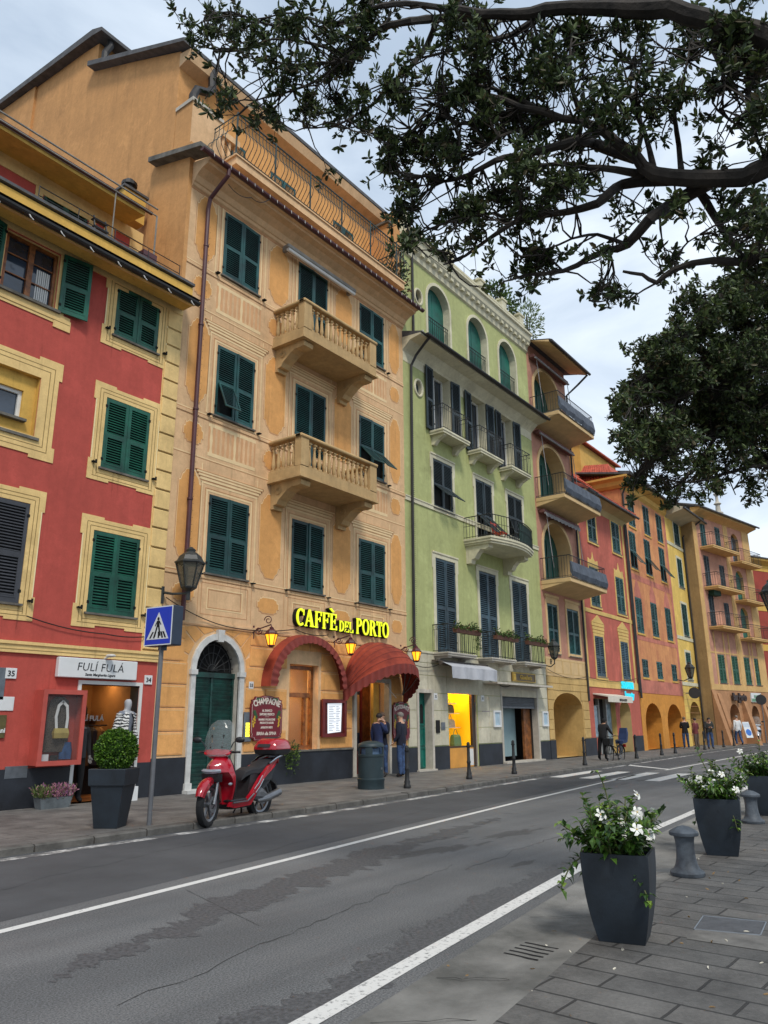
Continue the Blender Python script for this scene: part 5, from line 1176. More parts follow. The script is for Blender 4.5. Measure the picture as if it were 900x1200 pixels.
mb.box(YA - .5, YB - 1, 17, 24, 15.6, 18.6, 0)
mb.build('wall', [YL, CREAM, BUFF, LINE_T, BLK], yt)
mb = MB(); mb.prismx([(YF, 15.2), (YF - 1.3, 15.55), (YF - 1.3, 15.7), (17.0, 16.6), (17, 15.5)], YA + .1, YB, 0); mb.prismx([(16.6, 18.6), (16.6, 18.7), (24, 20.2), (24, 20.1)], YA - .6, YB - .8, 1); mb.build('roof', [mat('pale soffit', (196, 184, 156), .9, .08), ROOFD], yt)
mb = MB(); mb.tube([(YA, YF - 1.36, 15.6), (YB, YF - 1.36, 15.6)], .08, 8); mb.tube([(56.2, YF - 1.3, 15.5), (56.0, YF - .6, 15.0), (55.7, YF - .1, 14.4), (55.6, YF - .1, .5)], .06, 8); mb.build('gutter', LEAD, yt)
for x, z, w_, h in YW: put_sh(yt, x, z, w_, h, [GRN2, GAP], [YL, GAP, GREYST], None, sp=.1)
# ================================================================== pink and ochre house at the bend (its front turned towards the street)
PT = empty('apartment_building', (59.0, 13.3, 0.15), 'pink and ochre house at the bend with three tiers of iron balconies and buttresses', 'apartment building', rz=radians(-11))
WORLD[PT.name] = Vector((0, YF, 0.05))
PK = mat('faded pink plaster', (212, 156, 130), .9, .12, .9, .1, 40, streak=.5); OCH = mat('ochre pilaster plaster', (226, 184, 120), .88, .1, 1, .1, 40, streak=.4); UMB = mat('umber base plaster', (192, 142, 100), .9, .1, 1, .14, 40, streak=.4); UMW = mat('raw ochre side wall', (172, 142, 98), .92, .14, .5, .2, 30, streak=.5)
PA, PB = -3.45, 6.0
mb = MB()
PW = [(x, 4.08, 1.0, 1.96) for x in (-1.4, .7, 2.7, 4.4)]
PD = [(-1.85, .8), (.5, .8)]
holes = [(x - w_ / 2, x + w_ / 2, z, z + h, .1, 0, 1) for x, z, w_, h in PW]
for z in (7.95, 10.75, 13.65):
    for x, w_ in PD: holes.append((x - w_ / 2, x + w_ / 2, z, z + (2.3 if x < 0 else 1.9), .1, 0, 1))
    holes.append((2.75, 4.05, z - .5, z + 1.85, .25, .6, 1))
holes += [(-1.1, .45, ZS, 2.68, 1.6, .8, 2), (2.4, 3.7, ZS, 2.6, 1.6, .8, 2), (4.5, 5.6, ZS, 2.6, 1.6, .7, 2)]
wall_grid(mb, PA, PB, -.2, 16.2, holes, YF, 0, 1)
for a, b in ((PA, -2.9), (1.5, 2.2), (4.75, PB)): strip(mb, a, b, 3.9, 16.2, YF, 1, .03)
for x in (-2.15, -.7, .1, 1.35, 2.05, 3.4, 3.9): strip(mb, x - .09, x + .09, 3.9, 7.6, YF, 1, .025)
wall_grid(mb, PA, PB, -.2, 3.62, [h[:4] + (.028,) + h[5:] for h in holes if h[2] == ZS], YF - .03, 2, 2); strip(mb, PA, PB, 3.6, 3.98, YF, 1, .06)
strip(mb, PA, PB, 6.1, 6.2, YF, 1, .02)
for x in (-2.7, .95, 4.0): mb.prismx([(YF, -.2), (YF - .95, -.2), (YF - .08, 3.3), (YF, 3.4)], x, x + .5, 2)
mb.prismx([(YF - .03, -.2), (YF - 1.0, -.2), (YF - .05, 3.6)], PA - .05, PA + .45, 2)
mb.box(PA, PB, YF + 1.62, 28, 0, 16, 3); mb.box(PA - .02, PA + .3, YF + .001, 28, -.2, 16.2, 3)
mb.prismx([(YF, 15.9), (YF - .2, 16.0), (YF - .7, 16.15), (YF - .7, 16.3), (YF, 16.4)], PA, PB, 1)
mb.build('wall', [PK, OCH, UMB, UMW], PT)
mb = MB(); mb.prismx([(YF - .8, 16.28), (YF - .8, 16.4), (20, 18.2), (20, 18.1)], PA - .3, PB + .3, 0); mb.tube([(PA - .3, YF - .84, 16.3), (PB + .3, YF - .84, 16.3)], .07, 8); mb.build('roof', ROOFD, PT)
mb = MB(); mb.lathe([(.35, 0), (.35, .3), (.2, .4), (.16, .9), (.3, 1.0), (.12, 1.2), (.1, 1.6), (.24, 1.8), (.06, 2.1), (.02, 2.5)], (2.6, YF + .6, 16.9), 10); mb.build('finial', STONE, PT, smooth=True)
for x, z, w_, h in PW: put_sh(PT, x, z, w_, h, [mat('bottle green shutter', (22, 84, 60), .5, .12, 2), GAP], [OCH, GAP, GREYST], None, sp=.1)
for z in (7.95, 10.75, 13.65):
    for x, w_ in PD: put_sh(PT, x, z, w_, 2.3 if x < 0 else 1.9, [BLU2 if z < 13 else GRN2, GAP], [OCH, GAP, GREYST], None, sill=False, sp=.1)
    mb = MB(); ap = arch_pts(2.75, 4.05, z + 1.25, .6, 10); mb.poly([(2.75, YF + .22, z - .5)] + [(a, YF + .22, b) for a, b in ap] + [(4.05, YF + .22, z - .5)]); mb.build('arched_window', TEAL if z < 13 else GLASS, PT)
    iron_balcony(PT, -2.65, 1.55, 1.0, z - .05, .95, .2, False, OCH, sp=.16, curl=True); iron_balcony(PT, 2.1, 5.6, .9, z - .55, .95, .18, False, OCH, sp=.18, curl=False)
mb = MB(); mb.box(-2.1, -1.0, YF - .4, YF, 10.15, 10.5); tag(mb.build('awning', mat('dark green canvas', (26, 70, 54), .8, .1), PT), '', '') if False else mb.build('awning_box', mat('dark green canvas', (26, 70, 54), .8, .1), PT)
# ================================================================== last house: red with yellow bands
FR = mat('crimson plaster', (170, 72, 58), .88, .12, 1, .1, 40, streak=.3)
LT = empty('house', (67.6, 12.4, 0.15), 'crimson house with yellow bands at the far right end of the row', 'house', rz=radians(-24)); WORLD[LT.name] = Vector((0, YF, .05))
mb = MB(); LW = [(x, z, 1.6, 1.9) for z in (4.4, 7.6, 10.8) for x in (2.0, 5.2)]
wall_grid(mb, -1.2, 8, -.2, 14.2, [(x - w_ / 2, x + w_ / 2, z, z + h, .1, 0, 1) for x, z, w_, h in LW], YF, 0, 1)
for z in (3.4, 6.9, 10.1, 13.4): strip(mb, -1.2, 8, z, z + .5, YF, 1, .03)
for x in (-1.2, 3.3, 7.3): strip(mb, x, x + .7, 0, 14, YF, 1, .025)
mb.prismx([(YF, 13.9), (YF - .5, 14.2), (YF - .5, 14.35), (YF, 14.4)], -1.3, 8.2, 1); mb.box(-1.2, 8, YF + .2, 26, -.2, 14.2, 0)
mb.build('wall', [FR, YELD], LT); mb = MB(); mb.prismx([(YF - .6, 14.35), (YF - .6, 14.45), (20, 16), (20, 15.9)], -1.5, 8.4); mb.build('roof', ROOFD, LT)
for x, z, w_, h in LW: put_sh(LT, x, z, w_, h, [GRN2, GAP], [YELD, GAP, GREYST], None, sp=.1)
# ================================================================== foliage pieces
def rvec(): 
    while True:
        v = Vector((random.uniform(-1, 1), random.uniform(-1, 1), random.uniform(-1, 1)))
        if .05 < v.length < 1: return v.normalized()
def leaf(mb, p, d, L_, W_, m=0, up=None, curl=.15):
    d = d.normalized(); s = d.cross(up if up is not None else rvec())
    if s.length < 1e-3: s = d.orthogonal()
    s.normalize(); n = s.cross(d)
    tip = p + d * L_ - n * L_ * curl; mid = p + d * L_ * .5 - n * L_ * curl * .1
    l = mid + s * W_ * .5 + n * W_ * .18; r = mid - s * W_ * .5 + n * W_ * .18
    b = len(mb.v); mb.v += [tuple(p), tuple(l), tuple(tip), tuple(r), tuple(mid)]; mb.f += [(b, b + 4, b + 1), (b + 4, b + 2, b + 1), (b, b + 3, b + 4), (b + 4, b + 3, b + 2)]; mb.m += [m] * 4
def leaf2(mb, p, d, L_, W_, m=0, curl=.12):                          # two-face leaf
    d = d.normalized(); s = d.cross(rvec())
    if s.length < 1e-3: s = d.orthogonal()
    s.normalize(); n = s.cross(d); mid = p + d * L_ * .48
    b = len(mb.v); a1, a2 = p + d * L_ * .28 + n * W_ * .16, p + d * L_ * .70 - n * (L_ * curl * .4 - W_ * .14)
    mb.v += [tuple(p), tuple(a1 + s * W_ * .44), tuple(a2 + s * W_ * .46), tuple(p + d * L_ - n * L_ * curl), tuple(a2 - s * W_ * .46), tuple(a1 - s * W_ * .44)]; mb.f += [(b, b + 3, b + 2, b + 1), (b, b + 5, b + 4, b + 3)]; mb.m += [m] * 2
def leafmat(name, col, rough=.5, var=.25):
    m = mat(name, col, rough, var, 14, k=.9); b = m.node_tree.nodes['Principled BSDF']; b.inputs['Specular IOR Level'].default_value = .4
    t = m.node_tree; tr = N(t, 'ShaderNodeBsdfTranslucent'); mx_ = N(t, 'ShaderNodeMixShader'); mx_.inputs[0].default_value = .2
    src = b.inputs['Base Color'].links[0].from_socket; t.links.new(src, tr.inputs['Color']); t.links.new(b.outputs[0], mx_.inputs[1]); t.links.new(tr.outputs[0], mx_.inputs[2]); t.links.new(mx_.outputs[0], t.nodes['Material Output'].inputs['Surface'])
    return m
LF = [leafmat('leaf dark', (52, 74, 36)), leafmat('leaf mid', (78, 104, 46)), leafmat('leaf light', (112, 138, 62))]
BARK = mat('grey bark', (74, 64, 54), .9, .3, 6, .5, 25)
# ================================================================== things along the pavement
PLAST = mat('anthracite planter', (36, 46, 56), .5, .14, 2.2, .08, 30, tint=(28, 36, 44)); SOIL = mat('potting soil', (50, 40, 32), .95, .3, 12)
def sq(hx, z, rz=0, c=.0):
    q = [(-1, -1), (1, -1), (1, 1), (-1, 1)]
    return [(hx * x * cos(rz) - hx * y * sin(rz), hx * x * sin(rz) + hx * y * cos(rz), z) for x, y in q]
o = empty('planter', (7.62, 11.0, ZS), 'big dark square tapered planter with a clipped box ball beside the crossing sign', 'planter'); WORLD[o.name] = Vector((0, 0, 0))
mb = MB(); rz = radians(33)
mb.loft([sq(.180, 0, rz), sq(.184, .012, rz), sq(.255, .62, rz)]); mb.loft([sq(.275, .62, rz), sq(.282, .63, rz), sq(.295, .86, rz), sq(.29, .87, rz), sq(.25, .87, rz), sq(.245, .78, rz)]); mb.build('pot', PLAST, o)
mb = MB(); mb.loft([sq(.244, .79, rz), sq(.244, .80, rz)]); mb.build('soil', SOIL, o)
mb = MB(); c = Vector((0, 0, 1.14)); BOX = [leafmat('box leaf dark', (50, 84, 22)), leafmat('box leaf', (78, 118, 32)), leafmat('box leaf young', (122, 160, 54))]
mb.ball(c, .25, 14, 0)
for i in range(5200):
    d = rvec(); r_ = .255 + random.random() * .065 + .02 * sin(d.x * 9) * sin(d.y * 8 + 1) * sin(d.z * 9)
    p = c + d * r_; leaf2(mb, p, (d + rvec() * .9), .04, .024, random.choices((0, 1, 2), (3, 4, 2))[0])
mb.build('foliage', BOX, o)
HEA = [leafmat('heather green', (110, 126, 70)), mat('heather pink', (176, 118, 138), .8, .2, 20), mat('heather purple', (132, 84, 122), .8, .2, 20)]
o = empty('flower_trough', (8.68, 14.42, ZS), 'zinc trough of pink and purple heather on the pavement below the display case', 'flower trough'); WORLD[o.name] = Vector((0, 0, 0))
mb = MB(); mb.loft([[(-.29, -.1, 0), (.29, -.1, 0), (.29, .1, 0), (-.29, .1, 0)], [(-.33, -.13, .2), (.33, -.13, .2), (.33, .13, .2), (-.33, .13, .2)], [(-.34, -.14, .21), (.34, -.14, .21), (.34, .14, .21), (-.34, .14, .21)], [(-.3, -.1, .19), (.3, -.1, .19), (.3, .1, .19), (-.3, .1, .19)]]); mb.build('trough', mat('zinc', (124, 132, 136), .5, .2, 6, metal=.4), o)
mb = MB()
for i in range(260):
    x, y = random.uniform(-.32, .32), random.uniform(-.13, .13); p = Vector((x, y, .18)); d = Vector((x * .8, y * 1.5, 1)) + rvec() * .35; h = random.uniform(.14, .3); k = 0 if x < -.15 and random.random() < .7 else random.choice((1, 2, 1, 0))
    for q in range(7): leaf2(mb, p + d.normalized() * h * (q / 7), d + rvec() * .8, .05, .02, k)
mb.build('heather', HEA, o)
# pedestrian crossing sign: a two-sided light box on a grey pole
o = empty('crossing_sign', (8.12, 10.70, ZS), 'blue pedestrian crossing sign box on a grey pole at the kerb', 'road sign'); WORLD[o.name] = Vector((0, 0, 0))
SGRY = mat('grey pole paint', (110, 112, 116), .5, .12, 4); SBLU = mat('sign blue', (22, 60, 190), .4, .06, 3); SWH = mat('sign white', (222, 226, 226), .4, .04, 3); SNAVY = mat('dark sign casing', (40, 54, 74), .45, .1, 3)
mb = MB(); mb.tube([(0, 0, 0), (0, 0, 3.45)], .038, 12); mb.build('pole', SGRY, o)
T = Matrix.Translation((0.02, 0, 3.12)) @ Matrix.Rotation(radians(-84), 4, 'Z')       # local -y faces the oncoming traffic
mb = MB(); mb.T = T; mb.cbox(-.32, .32, -.12, .12, -.33, .33, .015); mb.box(-.05, .05, -.05, .05, -.4, -.33); mb.build('casing', SNAVY, o)
mb = MB(); mb.T = T; mb.box(-.315, .315, -.126, -.121, -.325, .325, 1); mb.box(-.295, .295, -.129, -.126, -.305, .305, 0)
mb.prism([(-.255, -.225), (.255, -.225), (0, .225)], -.132, -.129, 1)
for x in (-.19, -.10, .01, .10, .17): mb.prism([(x, -.205), (x + .035, -.205), (x + .035 - x * .35, -.10), (x - x * .35, -.10)], -.135, -.132, 2)
mb.ball((.0, -.134, .115), (.027, .003, .03), 10, 2)
for pts in ([(-.03, .08), (.03, .085), (.035, -.02), (-.03, -.02)], [(-.03, .0), (.0, .0), (-.05, -.18), (-.085, -.18)], [(.0, .0), (.035, .0), (.075, -.17), (.04, -.17)], [(-.03, .08), (-.01, .08), (-.06, -.01), (-.075, .0)], [(.01, .085), (.03, .08), (.075, .02), (.06, .01)]): mb.prism(pts, -.1355, -.132, 2)
mb.build('sign_face', [SBLU, SWH, BLK], o)
# iron bollards along the far kerb
BOL = [('first bollard to the right of the litter bin', 16.08, 11.32), ('bollard in front of the yellow shop window', 19.61, 11.67), ('bollard in front of the half open roller shutter', 22.25, 11.63), ('bollard left of the parked bicycle, before the salmon house', 27.96, 11.72), ('bollard just right of the parked bicycle', 34.16, 11.95), ('bollard before the first deep orange arch', 38.05, 12.1), ('bollard before the second deep orange arch', 40.49, 12.2), ('bollard beside the man on his phone', 46.4, 12.35), ('bollard in front of the yellow poster', 51.6, 12.6), ('bollard between the white jacket and the silver scooter', 54.6, 12.7)]
prof = [(.085, 0), (.09, .02), (.09, .07), (.07, .10), (.075, .16), (.055, .2), (.048, .42), (.058, .44), (.058, .47), (.046, .5), (.042, .84), (.058, .86), (.058, .89), (.045, .9), (.05, .95), (.03, .99), (.005, 1.0)]
bm_ = None
for lab, x, y in BOL:
    if bm_ is None:
        mb = MB(); mb.lathe(prof, (0, 0, 0), 14); bm_ = mb.build('bollard', IRON, None, smooth=True); ob = bm_
    else: ob = bm_.copy(); COL.objects.link(ob)
    ob.location = (x, y, ZS); tag(ob, 'dark iron ' + lab, 'bollard', 'iron bollards along the far kerb')
# litter bin
o = empty('litter_bin', (15.52, 12.0, ZS), 'dark green round litter bin outside the café entrance', 'litter bin'); WORLD[o.name] = Vector((0, 0, 0))
BIN = mat('bin paint', (38, 56, 62), .5, .15, 3, .1, 20)
mb = MB(); mb.lathe([(.325, 0), (.325, .18), (.335, .2), (.335, .235), (.315, .25), (.315, .74), (.328, .75), (.328, .79), (.315, .8)], (0, 0, 0), 24)
for a in range(4):
    t_ = a * pi / 2 + .5
    mb.loft([[(.316 * cos(t_ + b), .316 * sin(t_ + b), z) for b in (-.28, -.1, .1, .28)] + [(.28 * cos(t_ + b), .28 * sin(t_ + b), z) for b in (.28, .1, -.1, -.28)] for z in (.79, .97)])
mb.build('body', BIN, o, smooth=True)
mb = MB(); mb.lathe([(.315, .96), (.33, .97), (.33, 1.01), (.3, 1.05), (.2, 1.09), (.1, 1.11), (.01, 1.115)], (0, 0, 0), 24); mb.build('lid', BIN, o, smooth=True)
mb = MB(); mb.lathe([(.24, .3), (.24, .94)], (0, 0, 0), 16); mb.build('liner', mat('blue bin liner', (84, 110, 140), .5, .2, 6), o)
mb = MB(); mb.box(-.03, .03, -.33, -.31, .45, .5); mb.build('emblem', STEEL, o)
# cast iron mushroom bollards on the near side
def mushroom(x, y, label, dent=False):
    mb = MB(); mb.lathe([(.175, 0), (.18, .012), (.18, .035), (.165, .05), (.14, .062), (.118, .1), (.102, .16), (.095, .24), (.098, .32), (.108, .37), (.112, .375), (.15, .383), (.155, .395), (.155, .415), (.145, .425), (.11, .445), (.06, .468), (.01, .478)], (0, 0, 0), 28)
    ob = mb.build('mushroom_bollard', mat('weathered iron paint', (88, 96, 104), .6, .2, 5, .2, 60, tint=(64, 70, 78)), None, smooth=True); ob.location = (x, y, .01); ob.scale = (1, 1, 1.06); tag(ob, label, 'bollard', 'mushroom bollards on the promenade')
mushroom(9.22, 2.78, 'low grey mushroom bollard between the two nearest flower planters'); mushroom(14.4, 3.2, 'low grey mushroom bollard behind the middle flower planter')
# curved planters with white flowers
DIPL = [leafmat('dipladenia leaf dark', (50, 80, 34), .35), leafmat('dipladenia leaf', (84, 120, 46), .35), leafmat('dipladenia leaf young', (130, 158, 66), .4)]
PETAL = mat('white petal', (240, 240, 232), .6, .04, 10); FCEN = mat('yellow flower throat', (222, 190, 90), .7, .05)
def flower(mb, p, n, r=.035):
    n = n.normalized(); a = n.orthogonal().normalized(); b = n.cross(a)
    for k in range(5):
        q = 2 * pi * k / 5; d = a * cos(q) + b * sin(q); e_ = a * cos(q + .5) + b * sin(q + .5); f_ = a * cos(q + 1.0) + b * sin(q + 1.0)
        mb.add([p, p + d * r * .62 + n * .006, p + d * r * 1.0 + e_ * r * .12, p + e_ * r * 1.02 + n * .004, p + f_ * r * .75 + n * .012], [(0, 1, 2, 3, 4)], 3)
    mb.ball(p + n * .004, .006, 6, 4)
def flower_planter(x, y, label, seed, tall=.55, wide=.40, hs=1.0, rz=radians(10), nfl=11):
    random.seed(seed)
    o = empty('flower_planter', (x, y, .01), label, 'planter', 'curved planters of white flowers on the promenade', rz); WORLD[o.name] = Vector((0, 0, 0))
    H_ = .63 * hs; rings = []
    for i in range(13):
        t_ = i / 12; hw = (.168 + .082 * (1 - (1 - t_) ** 2.1)) * hs
        ring = []
        for (cx, cy) in ((-1, -1), (1, -1), (1, 1), (-1, 1)):
            # softly rounded corners, faces bulging a little
            for k in (-1, 1):
                a = atan2(cy, cx) + k * .014; ring.append((hw * 1.414 * cos(a), hw * 1.414 * sin(a), t_ * H_))
        rings.append(ring)
    rings += [[(p[0] * .93, p[1] * .93, H_ + .002) for p in rings[-1]], [(p[0] * .9, p[1] * .9, H_ - .07) for p in rings[-1]]]
    mb = MB(); mb.loft(rings); mb.build('pot', PLAST, o, smooth=True)
    mb = MB(); mb.loft([[(p[0] * .9, p[1] * .9, H_ - .075) for p in rings[12]], [(p[0] * .9, p[1] * .9, H_ - .065) for p in rings[12]]]); mb.build('soil', SOIL, o)
    mb = MB(); st_ = MB()
    stems = []
    for i in range(54):
        a = random.choice((random.uniform(2.0, 4.2), random.uniform(-1.1, 1.1), random.uniform(0, 6.28))); r0 = random.uniform(0, .20) * hs; p = Vector((r0 * cos(a), r0 * sin(a), H_ - .06))
        L_ = random.uniform(.5, 1.0) * tall; out_ = random.uniform(.1, .75) * wide / .4
        d = Vector((cos(a) * out_, sin(a) * out_, 1.0)); droop = random.uniform(.1, .8) if out_ > .6 else .05
        if i == 0: d = Vector((-.25, .1, 1.3)); L_ = tall * 1.3; droop = 0
        if i in (1, 2, 3): d = Vector((cos(a) * 1.0, sin(a) * 1.0, .5)); droop = 2.2; L_ = .42
        pts = [p.copy()]
        for k in range(9):
            d = d.normalized() + Vector((0, 0, -.12 * droop)) + rvec() * .13; p = p + d.normalized() * L_ / 9; pts.append(p.copy())
        st_.tube(pts, [.006] * 9 + [.003], 4); stems.append(pts)
        for k in range(1, 10):
            for q in range(3 if k > 2 else 2):
                dv = (pts[k] - pts[k - 1]).normalized(); sd = rvec(); sd = (sd - dv * sd.dot(dv)).normalized()
                young = k > 7 and random.random() < .5
                leaf(mb, pts[k], sd + dv * random.uniform(.1, .8) + Vector((0, 0, .1)), random.uniform(.065, .110) * (.7 if young else 1), random.uniform(.036, .054), 2 if young else random.choice((0, 0, 1, 1, 1)), Vector((0, 0, 1)), .25)
    for i in range(nfl):
        pts = random.choice(stems[5:]); k = random.randint(6, 9); dv = Vector((pts[k].x * 1.6, pts[k].y * 1.6, .25)) + rvec() * .35
        if i < nfl * .7: dv += Vector((-.9, -.3, .25))
        flower(mb, pts[k] + dv.normalized() * .05, dv, random.uniform(.042, .055)); st_.tube([pts[k], pts[k] + dv.normalized() * .05], .003, 4)
    mb.build('foliage', DIPL + [PETAL, FCEN], o); st_.build('stems', mat('green stem', (90, 96, 54), .7, .1), o)
flower_planter(6.38, 2.45, 'nearest curved planter overflowing with white flowers, with one tall shoot', 11, .50, .44, 1.0, radians(12), 14)
flower_planter(10.92, 2.83, 'middle curved planter of white flowers, behind the first mushroom bollard', 23, .52, .5, 1.06, radians(12), 12)
flower_planter(15.75, 3.25, 'farthest curved planter of white flowers, cut by the right edge', 31, .5, .5, 1.06, radians(12), 8)
random.seed(5)
# litter and fallen leaves on the promenade
mb = MB()
for i in range(70):
    x = random.uniform(4.5, 12); y = random.uniform(.6, 3.2); z = .012 if y < interp(PAVER, x) else .004
    leaf2(mb, Vector((x, y, z)), Vector((random.uniform(-1, 1), random.uniform(-1, 1), .12)), random.uniform(.02, .05), random.uniform(.01, .02), random.randint(0, 1))
structure(mb.build('fallen_leaves', [mat('dry leaf', (150, 122, 84), .8, .2, 20), mat('pale petal', (214, 208, 190), .8, .1)]), 'stuff')
# ------------------------------------------------------------------ lanterns
PANE = glassy('lantern pane', (190, 190, 170), .72, .25); AMBER = glow('lit amber glass', (255, 160, 24), 1.35, (240, 170, 60)); BULB = glow('bulb', (255, 226, 130), 9)
LIRON = mat('lantern iron', (48, 52, 52), .5, .2, 6); LMAR = mat('maroon lantern iron', (88, 38, 44), .5, .2, 6)
def lantern(name, x, y, z, h, label, lit=False, bracket=None, group=None, post=None, m=None):
    """hexagonal lantern: widening glazed body, domed cap; z is the bottom of the glass"""
    m = m or LIRON
    o = empty(name, (x, y, z), label, 'street lamp' if not lit else 'lantern', group); WORLD[o.name] = Vector((0, 0, 0))
    n = 6; rb, rt_ = .17 * h, .33 * h; gh = .58 * h
    ring = lambda r, zz: [(r * cos(2 * pi * k / n + .4), r * sin(2 * pi * k / n + .4), zz) for k in range(n)]
    mb = MB()
    for k in range(n):
        a, b = ring(rb, 0)[k], ring(rt_, gh)[k]; mb.tube([a, b], .016 * h + .004, 5)
    for r, zz in ((rb, 0), (rt_, gh)):
        q = ring(r, zz); mb.tube(q + q[:1], .02 * h + .004, 5)
    mb.loft([ring(rt_ * 1.12, gh), ring(rt_ * 1.12, gh + .025 * h), ring(rt_ * .95, gh + .06 * h), ring(rt_ * .78, gh + .17 * h), ring(rt_ * .45, gh + .26 * h), ring(rt_ * .32, gh + .28 * h), ring(rt_ * .36, gh + .33 * h), ring(rt_ * .1, gh + .40 * h)])
    mb.loft([ring(rb * .4, -.10 * h), ring(rb, -.03 * h), ring(rb, 0)])
    mb.build('frame', m, o)
    mb = MB(); mb.loft([ring(rb * .96, .01), ring(rt_ * .96, gh - .01)], cap=False); mb.build('pane', AMBER if lit else PANE, o)
    if lit: mb = MB(); mb.ball((0, 0, gh * .5), .10 * h, 8); mb.build('bulb', BULB, o)
    if bracket:
        mb = MB()
        for pts, r in bracket: mb.tube([(px - x, py - y, pz - z) for px, py, pz in pts], r, 6)
        mb.build('bracket', m, o)
    if post:
        mb = MB(); mb.lathe(post, (0, 0, -z + .05), 14); mb.build('post', m, o, smooth=True)
    return o
def scroll(cx, cy, cz, r, turns, dx, dy, sgn=1, n=22):
    return [(cx + dx * r * (1 - .75 * i / n) * cos(sgn * turns * 2 * pi * i / n), cy + dy * r * (1 - .75 * i / n) * cos(sgn * turns * 2 * pi * i / n), cz + r * (1 - .75 * i / n) * sin(sgn * turns * 2 * pi * i / n)) for i in range(n + 1)]
bx, by, bz = 11.38, 14.15, 4.70
lantern('wall_lantern', bx, by, bz, .98, 'unlit grey street lantern on a bracket at the seam of red and peach houses', bracket=[([(11.12, YF - .02, 4.62), (11.2, 14.5, 4.56), (bx, by, 4.56)], .03), ([(bx, by, 4.4), (bx, by, 4.62)], .05), ([(11.12, YF - .03, 4.35), (11.12, YF - .03, 4.75)], .05), ([(bx - .12, by, 4.78), (bx - .1, by, 4.66), (bx, by, 4.6), (bx + .1, by, 4.66), (bx + .12, by, 4.78)], .015)])
CLB = ['left café lantern, glowing amber between the carriage door and the arched awning', 'middle café lantern, glowing amber between the two awnings', 'right café lantern, glowing amber beside the green drainpipe']
for lab, x in zip(CLB, (14.22, 17.47, 20.86)):
    y, z = 14.25, 3.58; xw = x - .12
    br = [([(xw - .02, YF, 3.95), (xw, YF - .2, 4.02), (x, y + .02, 4.12), (x, y, 4.06)], .018), (scroll(x - .01, y + .12, 4.24, .12, 1.4, -.25, 1), .013), (scroll(xw, YF - .2, 3.98, .11, 1.4, .2, -1, -1), .013), ([(xw, YF - .01, 3.78), (xw, YF - .01, 4.12)], .025)]
    lantern('cafe_lantern', x, y, z, .50, lab, True, br, 'lit café lanterns', m=LMAR)
lantern('wall_lantern', 31.05, 14.05, 4.30, .82, 'unlit lantern on the salmon house beside the green balconies', bracket=[([(31.75, YF, 4.05), (31.4, 14.4, 3.95), (31.05, 14.05, 4.05), (31.05, 14.05, 4.25)], .025), (scroll(31.45, 14.4, 4.15, .16, 1.2, -.5, -.5), .016)])
lantern('wall_lantern', 51.2, 14.0, 4.35, .95, 'unlit lantern on a bracket between the orange and yellow houses', bracket=[([(50.9, YF, 4.2), (51.0, 14.4, 4.1), (51.2, 14.0, 4.3)], .03)])
lantern('street_lamp', 20.0, 3.35, 4.05, .9, 'grey promenade lamp post whose lantern is cut by the right edge', post=[(.16, 0), (.16, .3), (.1, .4), (.085, 1.2), (.1, 1.25), (.07, 1.35), (.055, 3.3), (.08, 3.4), (.05, 3.5), (.04, 3.92)])
# ------------------------------------------------------------------ signs
WSIGN = mat('white sign panel', (228, 230, 230), .4, .04, 3); INK = mat('black lettering', (24, 24, 28), .6, 0)
mb = MB(); mb.cbox(8.66, 10.53, YF - .13, YF - .005, 2.57, 2.97, .012, 0)
put_text(mb, 'FULÍ FULÁ', 9.62, YF - .134, 2.72, .235, 1, .003, -.002, shear=.12, spacing=1.06); put_text(mb, 'Santa Margherita Ligure', 9.62, YF - .134, 2.62, .075, 1, .003, .001, shear=.2)
tag(mb.build('shop_sign', [WSIGN, INK]), 'white panel reading FULÍ FULÁ above the boutique door', 'shop sign')
mb = MB(); mb.ball((9.75, YF - .25, 3.05), (.09, .14, .035), 10); mb.tube([(9.75, YF, 3.0), (9.75, YF - .2, 3.04)], .02, 6); tag(mb.build('sign_lamp', WHITEP), 'small white lamp over the white boutique panel', 'lamp')
def plate(x0, x1, z0, z1, txt, size, label, cat='plate', m=WSIGN, mi=INK, y=YF, th=.02, name='number_plate'):
    mb = MB(); mb.cbox(x0, x1, y - th, y + .004, z0, z1, .004, 0)
    if txt: put_text(mb, txt, (x0 + x1) / 2, y - th - .003, (z0 + z1) / 2 - size * .36, size, 1, .002, .003)
    return tag(mb.build(name, [m, mi]), label, cat)
plate(7.64, 7.86, 2.50, 2.70, '35', .15, 'white house number 35 on the red wall', 'house number', th=.03); plate(10.82, 11.02, 2.50, 2.70, '34', .14, 'white house number 34 right of the boutique door', 'house number', th=.03); plate(14.0, 14.16, 2.5, 2.68, '33', .12, 'white house number 33 beside the carriage door', 'house number', th=.03)
plate(7.86, 8.30, .66, .88, '', .1, 'blank grey metal plate on the slate dado of the red house', 'plate', STEEL, th=.03, name='metal_plate')
plate(7.58, 7.88, 1.9, 2.16, '', .1, 'small white notice at the left edge of the red wall', 'notice', name='notice'); plate(7.5, 7.66, 2.1, 2.7, '', .1, 'grey framed notice at the far left of the red wall', 'notice', STEEL, name='notice')
o = empty('poster', (7.66, YF, 1.4), 'small dark bottle shaped poster at the left edge of the red wall', 'poster'); WORLD[o.name] = Vector((0, 0, 0)); mb = MB(); mb.box(-.1, .1, -.04, 0, 0, .42, 0); mb.build('board', mat('olive poster', (96, 88, 48), .6, .2, 8), o); mb = MB(); put_text(mb, 'Lani', 0, -.043, .1, .12, 0, .002, .004); mb.build('lettering', WSIGN, o)
